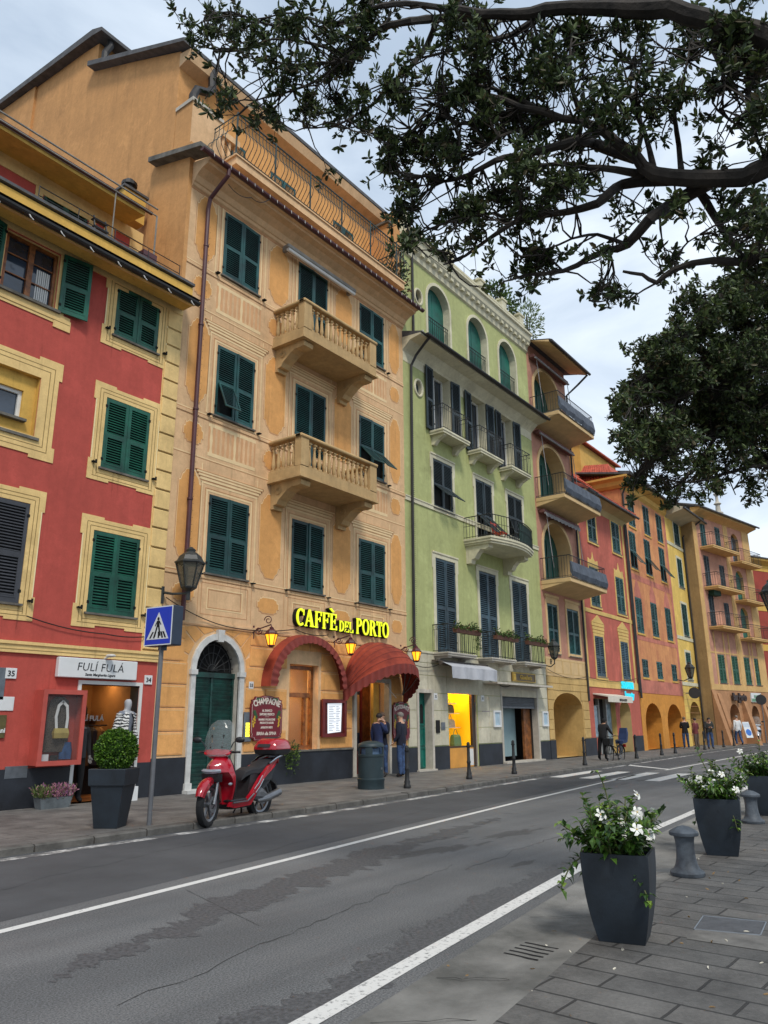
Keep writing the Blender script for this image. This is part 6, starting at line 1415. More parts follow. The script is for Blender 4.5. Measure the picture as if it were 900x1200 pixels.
# red display case
CASE = mat('salmon painted wood', (190, 84, 72), .6, .1, 3, .05, 40)
o = empty('display_case', (8.72, YF, .9), 'red wooden display case with a glass front hung on the wall by the boutique door', 'display case'); WORLD[o.name] = Vector((8.72, YF, .9))
x0, x1, z0, z1, yf = 8.30, 9.22, .88, 2.30, YF - .30
mb = MB(); mb.box(x0, x1, YF - .03, YF - .003, z0, z1); mb.box(x0, x0 + .03, yf, YF - .03, z0, z1); mb.box(x1 - .03, x1, yf, YF - .03, z0, z1); mb.box(x0 + .03, x1 - .03, yf, YF - .03, z0, z0 + .03); mb.box(x0 + .03, x1 - .03, yf, YF - .03, z1 - .03, z1); mb.build('box', CASE, o)
mb = MB(); frame(mb, x0 - .01, x1 + .01, z0 - .01, z1 + .01, .09, yf, 0, .035); mb.box(x1 - .05, x1 - .03, yf - .045, yf - .035, 1.55, 1.6); mb.build('door_frame', CASE, o)
mb = MB(); mb.box(x0 + .08, x1 - .08, yf + .002, yf + .006, z0 + .08, z1 - .08); mb.build('glass', glassy('case glass', (235, 240, 240), .10), o)
def garment(parent, cx, y, zt, zb, ws, m, name='garment', folds=.03):
    mb = MB(); rings = []
    for i, (t_, w_) in enumerate(ws):
        z = zt + (zb - zt) * t_; r = []
        for k in range(20):
            a = 2 * pi * k / 20; r.append((cx + w_ * cos(a), y + (.06 + folds * t_ * sin(a * 5)) * sin(a), z))
        rings.append(r)
    mb.loft(rings); return mb.build(name, m, parent, smooth=True)
SPK = mat('speckled dark cloth', (60, 56, 54), .9, .2, 60); SPK.node_tree.nodes['Noise Texture'].inputs['Detail'].default_value = 1
t = SPK.node_tree; [setattr(e_, 'color', c_) for e_, c_ in zip([n for n in t.nodes if n.bl_idname == 'ShaderNodeValToRGB'][0].color_ramp.elements, ((.015, .014, .014, 1), (.10, .08, .06, 1)))]
g_ = garment(None, 8.76, YF - .13, 2.18, 1.12, ((0, .08), (.08, .2), (.3, .23), (1, .27)), SPK, 'dress'); tag(g_, 'dark speckled dress hanging in the red display case', 'dress')
g_ = garment(None, 8.98, YF - .15, 1.30, .98, ((0, .1), (.5, .14), (1, .13)), mat('denim blue', (50, 84, 130), .9, .2, 10), 'garment'); tag(g_, 'folded blue garment low in the display case', 'garment')
o2 = empty('handbag', (8.78, YF - .24, 1.38), 'small gold handbag on a wide white strap in the display case', 'handbag'); WORLD[o2.name] = Vector((0, 0, 0))
mb = MB(); mb.loft([[(-.15, -.03, 0), (.15, -.03, 0), (.15, .03, 0), (-.15, .03, 0)], [(-.165, -.04, .1), (.165, -.04, .1), (.165, .04, .1), (-.165, .04, .1)], [(-.14, -.02, .19), (.14, -.02, .19), (.14, .02, .19), (-.14, .02, .19)]]); mb.build('bag', mat('pale gold leather', (196, 172, 96), .35, .15, 8, metal=.4), o2)
mb = MB(); sp_ = [(-.1, 0, .18), (-.13, 0, .4), (-.09, .01, .62), (0, .02, .7), (.09, .01, .62), (.12, 0, .4), (.11, 0, .18)]
for a, b in zip(sp_, sp_[1:]): mb.obox([(p + q) / 2 for p, q in zip(a, b)], (.055, .012, (Vector(b) - Vector(a)).length + .02), Matrix.Rotation(atan2(b[0] - a[0], b[2] - a[2]), 3, 'Y'))
mb.build('strap', WHITEP, o2)
mb = MB(); mb.box(8.46, 8.60, YF - .2, YF - .17, .95, 1.08, 0); mb.box(8.64, 8.80, YF - .2, YF - .17, .95, 1.06, 1); tag(mb.build('price_cards', [WSIGN, BLK]), 'white and dark price cards at the foot of the display case', 'price card')
# café name in raised lit letters
NEON = glow('lit yellow letter', (210, 226, 24), .55, (220, 226, 40))
def serif_letter(ch):
    """strokes of a heavy roman capital in a 0..w x 0..1 box: boxes and elliptical rings"""
    S, T_, R_ = .165, .075, .06
    st_ = lambda x: [('b', x, 0, x + S, 1), ('b', x - R_, 0, x + S + R_, .06), ('b', x - R_, .94, x + S + R_, 1)]
    if ch == 'C': return .80, [('arc', .42, .5, .42, .52, 50, 310, S, .1), ('b', .70, .62, .75, .97)]
    if ch == 'A': return .92, [('q', (.02, 0), (.10, 0), (.46, 1.02), (.36, 1.02)), ('q', (.60, 0), (.86, 0), (.52, 1.02), (.34, 1.02)), ('b', .2, .3, .68, .38), ('b', -.04, 0, .2, .06), ('b', .52, 0, .94, .06)]
    if ch in 'FE':
        r = st_(.08) + [('b', .28, .92, .70, 1), ('b', .62, .74, .70, 1), ('b', .28, .48, .54, .56), ('b', .5, .38, .56, .66)]
        if ch == 'E': r += [('b', .28, 0, .74, .08), ('b', .66, 0, .74, .27)]
        return (.74 if ch == 'F' else .80), r
    if ch == 'D': return .90, st_(.08) + [('arc', .30, .5, .52, .5, -90, 90, S, .09)]
    if ch == 'L': return .74, st_(.08) + [('b', .28, 0, .70, .08), ('b', .62, 0, .70, .3)]
    if ch in 'PR':
        r = st_(.08) + [('arc', .32, .73, .42, .27, -90, 90, .19, .08)]
        if ch == 'R': r += [('q', (.40, .5), (.58, .5), (.92, 0), (.68, 0)), ('b', .66, 0, .98, .06)]
        return (.80 if ch == 'P' else .94), r
    if ch == 'O': return .96, [('arc', .46, .5, .46, .53, 0, 360, S, .09)]
    if ch == 'T': return .82, [('b', .30, 0, .50, 1), ('b', .22, 0, .58, .06), ('b', .02, .92, .78, 1), ('b', .02, .72, .09, 1), ('b', .71, .72, .78, 1)]
def put_serif(mb, s, x, z, h, y0, y1, m=0, grow=0.0, hx=1.0):
    X_ = x; n0 = len(mb.v)
    for ch in s:
        if ch == ' ': x += .35 * h; continue
        w_, ops = serif_letter(ch)
        for k, q in enumerate(ops):
            e_ = .0007 * k
            if q[0] == 'b': mb.box(x + q[1] * h - grow, x + q[3] * h + grow, y0 - e_, y1, z + q[2] * h - grow, z + q[4] * h + grow, m)
            elif q[0] == 'q':
                c = [(x + p[0] * h, z + p[1] * h) for p in q[1:]]; mx_ = sum(p[0] for p in c) / 4; mz = sum(p[1] for p in c) / 4
                mb.prism([(p[0] + grow * (1 if p[0] > mx_ else -1), p[1] + grow * (1 if p[1] > mz else -1)) for p in c], y0 - e_, y1, m)
            else:
                _, cx, cz, rx, rz_, a0, a1, thx, thz = q; n = 22; prev = None
                for i in range(n + 1):
                    a = radians(a0 + (a1 - a0) * i / n); th = thz + (thx - thz) * abs(cos(a))
                    po = (x + (cx + rx * cos(a)) * h + grow * cos(a), z + (cz + rz_ * sin(a)) * h + grow * sin(a)); pi_ = (x + (cx + max(.02, rx - th) * cos(a)) * h - grow * cos(a), z + (cz + (rz_ - thz - (.02 if thx < .2 else 0)) * sin(a)) * h - grow * sin(a))
                    if prev: mb.prism([prev[0], po, pi_, prev[1]], y0 - e_, y1, m)
                    prev = (po, pi_)
        x += (w_ + .08) * h
    mb.v[n0:] = [(X_ + (v[0] - X_) * hx, v[1], v[2]) for v in mb.v[n0:]]
    return x
WORDS = [('CAFFE', 15.55, 4.27, .47, .86), ('DEL', 17.42, 4.26, .32, .78), ('PORTO', 18.20, 4.26, .47, .74)]
o = empty('cafe_sign', (15.55, YF, 4.25), 'raised yellow lit letters reading CAFFÈ DEL PORTO above the awnings', 'shop sign'); WORLD[o.name] = Vector((15.55, YF, 4.25))
for wd, x, z, h, hx in WORDS:
    mb = MB(); mb2 = MB()
    if wd == 'DEL': put_serif(mb, wd, x, z, h, YF - .17, YF - .14, 0, 0, hx); put_serif(mb2, wd, x, z, h, YF - .138, YF - .02, 0, .010, hx)
    else: put_serif(mb, wd, x, z, h, YF - .19, YF - .155, 0, 0, hx); put_serif(mb2, wd, x, z, h, YF - .153, YF - .02, 0, .012, hx)
    if wd == 'CAFFE': mb.prism([(16.94, 4.88), (17.02, 4.90), (17.16, 4.80), (17.10, 4.78)], YF - .19, YF - .155); mb2.prism([(16.92, 4.88), (17.03, 4.92), (17.18, 4.80), (17.09, 4.76)], YF - .153, YF - .02)
    f_ = mb.build('lettering', NEON, o); mb2.build('backing', BLK, f_)
# hanging boards
MAR = mat('burgundy sign board', (118, 18, 34), .5, .1, 3); CRM = mat('cream sign paint', (232, 220, 206), .6, .05, 4); GRAPE = mat('yellow grape paint', (212, 172, 40), .6, .1, 10); VINE = mat('vine leaf paint', (40, 86, 48), .6, .15, 10)
def wavy(cx, cz, hw, hh, n=40):
    q = []
    for sx, sz in ((1, 1), (-1, 1), (-1, -1), (1, -1)):
        c = [(hw, hh * .62), (hw * .93, hh * .70), (hw * .97, hh * .80), (hw * .80, hh * .84), (hw * .74, hh * .95), (hw * .5, hh * .93), (hw * .2, hh)]
        c = c if sx * sz > 0 else c[::-1]; q += [(cx + sx * x, cz + sz * z) for x, z in c]
    return q
def board(cx, cz, hw, hh, y, lines, top, label, cat='sign board'):
    o = empty('sign_board', (cx, YF, cz), label, cat); WORLD[o.name] = Vector((0, 0, 0)); WORLD[o.name] = Vector((cx, YF, cz))
    mb = MB(); mb.prism(wavy(cx, cz, hw, hh), y, y + .04, 0); mb.prism(wavy(cx, cz, hw * .93, hh * .95), y - .003, y, 1); mb.prism(wavy(cx, cz, hw * .915, hh * .94), y - .006, y - .003, 0)
    for s in (-1, 1):
        for k in range(9): mb.ball((cx + s * (hw * .80) + random.uniform(-.04, .04), y - .008, cz - hh * .05 - .03 * k + .08), (.028, .004, .028), 8, 2)
        for k in range(3): mb.ball((cx + s * hw * (.78 - .05 * k), y - .008, cz + hh * (.28 - .1 * k)), (.06, .004, .05), 8, 3); mb.ball((cx + s * hw * (.4 + .1 * k), y - .008, cz + hh * .84), (.055, .004, .04), 8, 3)
    mb.build('board', [MAR, CRM, GRAPE, VINE], o)
    mb = MB(); n = len(top); a_ = 1.0
    for i, ch in enumerate(top):
        t_ = (i - (n - 1) / 2) / (n / 2); x = cx + t_ * hw * .80; z = cz + hh * .50 + (1 - t_ * t_) * hh * .14
        vs, fs = text_mesh(ch, .215 * (hw / .57), .003, .006); T = Matrix.Translation((x, y - .009, z)) @ Matrix.Rotation(t_ * .42, 4, 'Y')
        mb.add([T @ Vector((v[0] * .8, -v[2], v[1])) for v in vs], fs, 0)
    for s, dz, size in lines: put_text(mb, s, cx, y - .009, cz + dz * hh, size * hw / .57, 0, .003, .002, sx=.85)
    mb.build('lettering', CRM, o)
board(14.60, 1.76, .57, .58, YF - .10, [('AL BANCO', .30, .085), ('SAPORE FRESCO', .14, .085), ('_____', .09, .06), ('PANINI E FOCACCINE', -.08, .07), ('PRODOTTI LIGURI', -.22, .07), ('·', -.28, .06), ('APERITIVI MISTI', -.42, .072), ('BIRRA alla SPINA', -.70, .115)], 'CHAMPAGNE', 'burgundy shaped board reading CHAMPAGNE and BIRRA ALLA SPINA beside the café window')
board(20.62, 1.68, .46, .62, YF - .10, [('al mare', .3, .1), ('PIZZERIA', .0, .14), ('BAR', -.3, .16)], 'RISTORANTE', 'burgundy shaped board reading RISTORANTE behind the man in jeans')
# menu case
o = empty('menu_case', (17.25, YF, 1.24), 'red framed wall case with lit menu sheets between café window and entrance', 'menu case'); WORLD[o.name] = Vector((17.25, YF, 1.24))
mb = MB(); frame(mb, 16.74, 17.80, 1.26, 2.30, .10, YF - .10, 0, .05); mb.box(16.76, 17.78, YF - .10, YF - .03, 1.28, 2.28, 1); mb.build('case', [REDW, mat('maroon felt', (84, 24, 24), .9, .1)], o)
mb = MB(); 
MENU = glow('lit menu paper', (226, 232, 240), .38, (226, 228, 230))
mb.poly([(17.0, YF - .112, 1.36), (17.58, YF - .112, 1.40), (17.62, YF - .108, 2.20), (16.98, YF - .112, 2.18)], 0)
for i in range(15):
    z = 2.10 - i * .048; mb.box(17.05, 17.05 + random.uniform(.15, .3), YF - .116, YF - .113, z, z + .012, 1); mb.box(17.36, 17.36 + random.uniform(.1, .2), YF - .116, YF - .113, z, z + .012, 1)
mb.build('menu', [MENU, mat('grey print', (130, 138, 150), .8, 0)], o)
o = empty('intercom', (13.98, YF, 1.25), 'grey intercom panel with lit yellow name strips beside the carriage door', 'intercom'); WORLD[o.name] = Vector((13.98, YF, 1.25))
mb = MB(); mb.cbox(13.84, 14.10, YF - .07, YF - .025, 1.2, 1.92, .01); mb.build('panel', STEEL, o); mb = MB()
for i in range(5): mb.box(13.90, 14.04, YF - .075, YF - .071, 1.32 + i * .07, 1.38 + i * .07)
mb.build('name_strips', glow('lit yellow strip', (230, 220, 60), 1.1), o)
# green house shop signs, plates and the small awning
o = empty('shop_sign', (29.4, YF, 3.3), 'gold framed sign with raised gold lettering above the roller shutter', 'shop sign'); WORLD[o.name] = Vector((29.4, YF, 3.3))
GOLD = mat('gilt', (196, 158, 40), .4, .15, 10, metal=.4); mb = MB(); mb.cbox(28.38, 30.45, YF - .09, YF - .025, 3.24, 3.60, .01, 0); frame(mb, 28.38, 30.45, 3.24, 3.60, .03, YF - .09, 1, .012); mb.build('panel', [mat('brown sign board', (104, 84, 44), .5, .1), GOLD], o)
mb = MB(); mb.prism([(28.46, 3.29), (28.68, 3.29), (28.68, 3.55), (28.46, 3.55)], YF - .1, YF - .09); put_text(mb, 'Gioielleria', 29.58, YF - .10, 3.34, .26, 0, .006, .006); mb.build('lettering', GOLD, o)
GAWN = mat('grey awning cloth', (186, 188, 194), .85, .08, 2)
o = empty('awning', (24.0, YF, 3.4), 'half rolled grey awning over the yellow lit shop window', 'awning'); WORLD[o.name] = Vector((24.0, YF, 3.4))
mb = MB(); mb.tube([(22.6, YF - .35, 3.62), (25.9, YF - .35, 3.62)], .07, 8, 0); mb.box(22.5, 26.0, YF - .32, YF - .06, 3.68, 3.74, 0); mb.build('roller', mat('brown awning roller', (84, 76, 68), .6, .1), o)
mb = MB(); n = 36
for k in range(n):
    a, b = 22.65 + 3.2 * k / n, 22.65 + 3.2 * (k + 1) / n; f = lambda t_: .04 * sin(t_ * 21) + .02 * sin(t_ * 47); za, zb = 3.10 + .008 * sin(k * .7), 3.10 + .008 * sin((k + 1) * .7)
    mb.add([(a, YF - .42, 3.66), (b, YF - .42, 3.66), (b, YF - .78, 3.50), (a, YF - .78, 3.50), (b, YF - .80 + f((k + 1) / n), zb), (a, YF - .80 + f(k / n), za)], [(0, 1, 2, 3), (3, 2, 4, 5)])
mb.build('cloth', GAWN, o, smooth=True)
mb = MB(); mb.box(26.1, 30.95, YF - .62, YF - .02, 3.06, 3.10); mb.box(26.1, 30.95, YF - .64, YF - .6, 3.04, 3.12); tag(mb.build('canopy', STONE), 'thin flat white canopy over the roller shutter shop', 'canopy')
plate(25.95, 26.52, 1.86, 2.18, '', .1, 'purple grey plate left of the roller shutter', 'plate', mat('mauve plate', (120, 106, 124), .5, .15, 8), name='shop_plate'); 
for x0, x1, lab in ((26.74, 27.3, 'left'), (31.0, 31.55, 'right')):
    o = empty('menu_case', (x0, YF, 1.5), 'pale framed notice case on the %s side of the roller shutter' % lab, 'notice case', 'notice cases at the roller shutter'); WORLD[o.name] = Vector((0, YF, 0)); o.location = (0, YF, 0)
    mb = MB(); frame(mb, x0, x1, 1.46, 2.08, .07, YF - .03, 0, .06); mb.box(x0 + .02, x1 - .02, YF - .05, YF - .03, 1.48, 2.06, 1); mb.build('case', [WSIGN, mat('pale blue notice', (176, 200, 214), .4, .1, 5)], o)
for x, z, lab in ((22.75, 2.5, 'white number plate beside the teal door'), (26.0, 2.5, 'small white plate between shop window and roller shutter')): plate(x - .11, x + .11, z - .1, z + .12, '32' if x < 24 else '31', .12, lab, 'house number', th=.035)
mb = MB(); mb.cbox(22.72, 22.95, YF - .06, YF - .02, 1.3, 1.72, .01); tag(mb.build('intercom', BLK), 'black intercom panel beside the teal door', 'intercom'); mb = MB(); mb.cbox(23.05, 23.3, YF - .05, YF - .02, 1.4, 1.65, .01); tag(mb.build('doorbell_plate', STEEL), 'small steel bell plate left of the yellow shop window', 'doorbell')
# turquoise lettering of the beach shop, dark letters and the pale sign further on
o = empty('neon_sign', (41.2, YF, 2.8), 'turquoise lit sign of two short words on the brick red house', 'shop sign'); WORLD[o.name] = Vector((41.2, YF, 2.8)); CYAN = glow('turquoise light', (30, 190, 214), .5)
mb = MB(); put_text(mb, 'SOLARIUM', 41.6, YF - .1, 3.34, .52, 0, .03, .006, sx=.72); put_text(mb, 'beauty', 41.8, YF - .1, 2.86, .5, 0, .03, .006); mb.build('lettering', CYAN, o)
def onPT(u, yo, z): return PT.matrix_basis @ Vector((u, yo - YF, z - .05))
T_PT = Matrix.Translation((59.0, 13.3, 0.1)) @ Matrix.Rotation(radians(-11), 4, 'Z') @ Matrix.Translation((0, -YF, 0))
mb = MB(); mb.T = T_PT; put_text(mb, 'Bar Porto', .35, YF - .2, 2.95, .68, 0, .05, .03, sx=.8); put_text(mb, 'VINI', .2, YF - .22, 2.78, .2, 0, .05, .02); tag(mb.build('shop_sign', mat('dark bronze letters', (62, 46, 40), .5, .1)), 'dark raised letters over the arch of the umber ground floor', 'shop sign')
mb = MB(); mb.T = T_PT; mb.box(2.5, 4.2, YF - .12, YF - .035, 2.85, 3.5, 0); mb.box(2.52, 4.18, YF - .125, YF - .12, 2.88, 3.1, 1); put_text(mb, 'MARE', 3.35, YF - .13, 3.15, .3, 1, .003, .01); tag(mb.build('shop_sign', [WSIGN, mat('sign green', (110, 160, 130), .6, .05)]), 'pale green and white sign at the far right end of the umber ground floor', 'shop sign')
mb = MB(); mb.T = T_PT; mb.box(-2.85, -2.05, YF - .16, YF - .035, .9, 2.75, 0); mb.box(-2.78, -2.48, YF - .165, YF - .16, 1.0, 2.65, 1); mb.box(-2.46, -2.12, YF - .166, YF - .16, 1.0, 2.65, 2); tag(mb.build('poster_case', [IRON, WSIGN, glow('lit yellow poster', (240, 214, 40), .5)]), 'upright yellow and white poster case on the umber wall', 'poster case')
mb = MB(); T = T_PT @ Matrix.Translation((-1.05, YF - 1.25, 0)); mb.T = T @ Matrix.Rotation(radians(-12), 4, 'X'); mb.box(-.5, .5, -.03, 0, .45, 1.5, 0); mb.box(-.46, .46, -.034, -.03, 1.15, 1.42, 2); mb.ball((0, -.036, .8), (.42, .006, .22), 14, 1); tag(mb.build('sandwich_board', [WSIGN, mat('board blue', (40, 110, 200), .5, .05), mat('pale panel', (200, 210, 220), .5, .05)]), 'white board with a blue oval leaning at the second buttress', 'sandwich board')
for x, y, lab in ((52.6, 14.25, 'dark round sign bracketed to the wall at the corner of the orange and yellow houses'), (61.5, 12.1, 'dark back of a round traffic sign on a thin pole at the far right')):
    o = empty('round_sign', (x, y, ZS + (.3 if y > 14 else 0)), lab, 'road sign', 'round traffic signs'); WORLD[o.name] = Vector((0, 0, 0)); mb = MB(); mb.tube([(0, 0, 0), (0, 0, 3.4)] if y < 14 else [(0, 0, 3.0), (0, .56, 3.0)], .035, 8); mb.build('pole', SGRY, o); mb = MB(); mb.tube([(-.03, .0, 3.0), (-.06, .0, 3.0)], .36, 20); mb.build('disc', mat('sign back', (58, 62, 66), .5, .1), o)
# ================================================================== café awnings
AWN = mat('rust red awning canvas', (172, 70, 44), .88, .14, 1.5, .1, 60, streak=.3, tint=(140, 50, 34)); AWD = mat('faded awning valance', (134, 56, 48), .85, .14, 3, .1, 60)
o = empty('arched_awning', (16.03, YF, 2.6), 'rust red arched awning hooped over the café window', 'awning'); WORLD[o.name] = Vector((16.03, YF, 2.6))
mb = MB(); n = 44; cx, z0, hw, rs = 16.03, 2.58, 1.56, 1.42
def el(k, s=1.0): a = pi * k / n; return (cx - hw * s * cos(a), z0 + rs * s * sin(a))
for k in range(n):
    p, q = el(k), el(k + 1); pu, qu = el(k, 1.03), el(k + 1, 1.03)
    mb.loft([[(pu[0], YF - .01, pu[1]), (p[0], YF - .33, p[1]), (p[0], YF - .32, p[1] - .01)], [(qu[0], YF - .01, qu[1]), (q[0], YF - .33, q[1]), (q[0], YF - .32, q[1] - .01)]], 0)
mb.build('canvas', AWN, o, smooth=True)
mb = MB(); N_ = 176
def el2(k, s=1.0): a = pi * k / N_; return (cx - hw * s * cos(a), z0 + rs * s * sin(a))
for k in range(N_):
    d0 = .20 + .035 * abs(sin(k * pi / 8)); d1 = .20 + .035 * abs(sin((k + 1) * pi / 8)); wv = lambda j: .018 * sin(j * pi / 4)
    p, q = el2(k), el2(k + 1); pi2, qi = el2(k, 1 - d0 / 1.5), el2(k + 1, 1 - d1 / 1.5)
    mb.add([(p[0], YF - .335, p[1]), (q[0], YF - .335, q[1]), (qi[0], YF - .37 + wv(k + 1), qi[1]), (pi2[0], YF - .37 + wv(k), pi2[1])], [(0, 1, 2, 3)])
mb.build('valance', AWD, o, smooth=True)
o = empty('dome_awning', (19.25, YF, 2.6), 'rust red domed awning over the café entrance with a scalloped edge', 'awning'); WORLD[o.name] = Vector((19.25, YF, 2.6))
def rib(j, k, n=30, m=6, s=1.0):
    """j: 0 = rib on the wall, m = front rib; k along the rib from left hinge to right hinge"""
    t_ = j / m; a = pi * k / n; ang = radians(90 - 56 * t_); hw_ = 1.52 * s; rise = (1.58 - .04 * t_) * s
    e_ = sin(a) ** .92
    return Vector((19.25 - hw_ * cos(a), YF - .06 - rise * cos(ang) * e_, 2.50 + rise * sin(ang) * e_))
mb = MB(); n, m = 30, 6
for j in range(m):
    for k in range(n):
        sag = lambda jj: .97 if jj % 1 else 1.0
        A = [rib(j, k), rib(j, k + 1), rib(j + .5, k + 1, s=.985), rib(j + .5, k, s=.985), rib(j + 1, k + 1), rib(j + 1, k)]
        mb.add(A, [(0, 1, 2, 3), (3, 2, 4, 5)])
mb.build('canvas', AWN, o)
mb = MB()
for j in range(1, m): mb.tube([rib(j, k, s=1.002) for k in range(31)], .010, 4)
mb.build('seams', AWD, o)
mb = MB(); N_ = 160
for k in range(N_):
    p, q = rib(m, k, N_), rib(m, k + 1, N_); f = lambda j: .03 * sin(j * pi / 4)
    d = lambda j: .27 + .05 * abs(sin(j * pi / 8))
    out_ = lambda v: Vector((v.x - 19.25, v.y - YF, 0)).normalized()
    mb.add([p, q, q + Vector((0, 0, -d(k + 1))) + out_(q) * f(k + 1), p + Vector((0, 0, -d(k))) + out_(p) * f(k)], [(0, 1, 2, 3)])
mb.build('valance', AWD, o, smooth=True)
mb = MB()
for j in (2, 4, 6): mb.tube([rib(j, k, s=.97) for k in range(31)], .014, 5)
mb.build('ribs', STEEL, o)
mb = MB(); mb.tube([(19.6 + .12 * i, YF - .1 - .02 * i, 2.9 - .1 * i) for i in range(6)] , .01, 4); mb.build('pull_cord', WHITEP, o)
# sill plant and other greenery on the fronts
def bush(name, c, r, n, ls, ms, label, cat, group=None, stem=None, pot=None, droop=0.0, w_=.5):
    o = empty(name, c, label, cat, group); WORLD[o.name] = Vector((0, 0, 0)); mb = MB()
    for i in range(n):
        d = rvec(); rr = random.random() ** .4; p = Vector((d.x * r[0] * rr, d.y * r[1] * rr, d.z * r[2] * rr)); p.z -= droop * random.random() ** 2
        leaf2(mb, p, d + Vector((0, 0, .3)) + rvec() * .6, ls * random.uniform(.7, 1.2), ls * w_, random.choices(range(len(ms)), [3, 4, 2][:len(ms)])[0])
    mb.build('foliage', ms, o)
    if stem:
        mb = MB()
        for p, q, rr in stem: mb.tube([p, q], rr, 5)
        mb.build('stems', BARK, o)
    if pot: mb = MB(); pot(mb); mb.build('pot', TILE, o)
    return o
bush('trailing_plant', (15.52, YF - .16, .98), (.26, .12, .22), 330, .07, LF, 'trailing green plant hanging from the left end of the café window sill', 'plant', droop=.5)
for i, (x0, x1, lab) in enumerate(((23.05, 24.75, 'left'), (25.95, 27.75, 'middle'), (28.6, 30.4, 'right'))):
    o = empty('window_box', ((x0 + x1) / 2, YF - .70, 4.78), 'window box of trailing greenery on the %s first floor balcony of the green house' % lab, 'window box', 'window boxes of the green house'); WORLD[o.name] = Vector((0, 0, 0)); w_ = (x1 - x0) / 2
    mb = MB(); mb.loft([[(-w_, -.07, -.09), (w_, -.07, -.09), (w_, .07, -.09), (-w_, .07, -.09)], [(-w_, -.1, .06), (w_, -.1, .06), (w_, .1, .06), (-w_, .1, .06)]]); mb.build('trough', mat('brown window box', (104, 66, 50), .7, .15, 4), o)
    mb = MB()
    for k in range(520): x = random.uniform(-w_, w_); leaf2(mb, Vector((x, random.uniform(-.14, .1), .05 + random.random() ** 2 * .22 * (1 + .5 * sin(x * 5)))), rvec() + Vector((0, -.3, .3)), .08, .04, random.choices((0, 1, 2, 3), (3, 3, 2, 1))[0])
    if i == 0:
        for k in range(140): leaf2(mb, Vector((w_ - .1 + random.uniform(-.1, .1), random.uniform(-.1, .1), -random.random() * .6)), rvec(), .07, .03, random.choice((0, 1)))
    mb.build('foliage', LF + [mat('red brown leaf', (120, 70, 56), .7, .2, 10)], o)
bush('roof_tree', (30.4, 15.6, 21.7), (1.3, .9, .95), 900, .2, LF, 'leafy shrub on the roof terrace of the green house', 'shrub', stem=[((0, 0, -1.5), (0, 0, .3), .05)])
bush('roof_tree', (32.9, 15.2, 21.5), (1.0, .8, 1.3), 700, .22, [leafmat('olive leaf', (96, 116, 72)), leafmat('olive leaf pale', (140, 156, 110))], 'slender olive shrub on the roof of the salmon house', 'shrub', stem=[((0, 0, -1.9), (0, 0, .4), .05), ((0, 0, -.8), (.5, 0, .6), .03)], w_=.28)
bush('climbing_plant', (20.3, 14.5, 17.7), (.55, .5, .9), 420, .14, [leafmat('dry vine', (120, 92, 70)), LF[0]], 'dry climbing plant at the right end of the top iron terrace', 'plant', droop=.6)
bush('terrace_plant', (11.75, 15.3, 19.0), (.35, .2, .3), 200, .12, LF, 'small plant on the corner pedestal of the peach roof terrace', 'plant', droop=.2)
# furniture on the balconies
o = empty('garden_chair', (26.75, 14.1, 8.52), 'red slatted chair on the bowed green balcony', 'chair'); WORLD[o.name] = Vector((0, 0, 0)); RC = mat('orange red chair paint', (206, 70, 46), .5, .1, 4)
mb = MB(); 
for i in range(5): mb.box(-.24 + i * .1, -.16 + i * .1, -.22, .22, .44, .46)
mb.build('seat', RC, o); mb = MB()
for i in range(6): mb.box(-.26, .26, .2 + i * .015, .22 + i * .015, .52 + i * .07, .57 + i * .07)
mb.build('backrest', RC, o)
for x in (-.22, .22):
    for pts in ([(x, -.22, 0), (x, .22, .5), (x, .3, .95)], [(x, .24, 0), (x, -.2, .46)]): mb = MB(); mb.tube(pts, .014, 5); mb.build('leg', RC, o)
o = empty('stepladder', (8.95, 15.3, 12.5), 'weathered stepladder and shelf standing on the roof terrace of the red house', 'stepladder'); WORLD[o.name] = Vector((0, 0, 0)); mb = MB()
for x in (-.2, .2): mb.tube([(x, -.2, 0), (x * .8, .15, 1.3)], .025, 5)
mb.build('rails', IRON, o)
for i in range(5): mb = MB(); mb.box(-.2, .2, -.2 + i * .07, -.08 + i * .07, .22 + i * .24, .25 + i * .24); mb.build('tread', IRON, o)
o = empty('crate', (10.0, 14.9, 12.5), 'small stack of brown crates against the peach wall on the red terrace', 'crate'); WORLD[o.name] = Vector((0, 0, 0)); mb = MB(); mb.box(-.22, .22, -.2, .2, 0, .3); mb.build('lower_crate', MAROON, o); mb = MB(); mb.box(-.2, .2, -.16, .18, .302, .62); mb.build('upper_crate', MAROON, o)
# cables slung along the fronts
def cable(pts, label, sag=.25, r=.012):
    out_ = []
    for a, b in zip(pts, pts[1:]):
        for i in range(10): t_ = i / 10; out_.append((a[0] + (b[0] - a[0]) * t_, a[1] + (b[1] - a[1]) * t_, a[2] + (b[2] - a[2]) * t_ - sag * 4 * t_ * (1 - t_)))
    out_.append(pts[-1]); mb = MB(); mb.tube(out_, r, 4); tag(mb.build('cable', CABLE), label, 'cable')
cable([(7.9, YF - .06, 3.72), (9.7, YF - .06, 3.52), (11.1, YF - .06, 3.62)], 'grey cable slung below the lower windows of the red house', .06)
cable([(11.2, YF - .08, 4.5), (13.1, YF - .08, 4.0), (15.6, YF - .08, 4.16), (17.0, YF - .1, 4.12)], 'dark cable looping over the carriage door to the lit letters', .08)
cable([(22.9, YF - .1, 3.6), (21.2, YF - .1, 3.55), (20.95, YF - .1, 3.9)], 'cable looping from the café lantern across the cream ashlar', .12)
cable([(25.9, YF - .1, 3.5), (27.0, YF - .1, 3.15), (28.3, YF - .1, 3.12)], 'cable from the grey awning to the flat canopy', .15)
cable([(31.7, YF - .08, 3.9), (36.2, YF - .08, 3.75), (43.5, YF - .08, 4.0)], 'long cable slung across the salmon and brick red houses', .22)
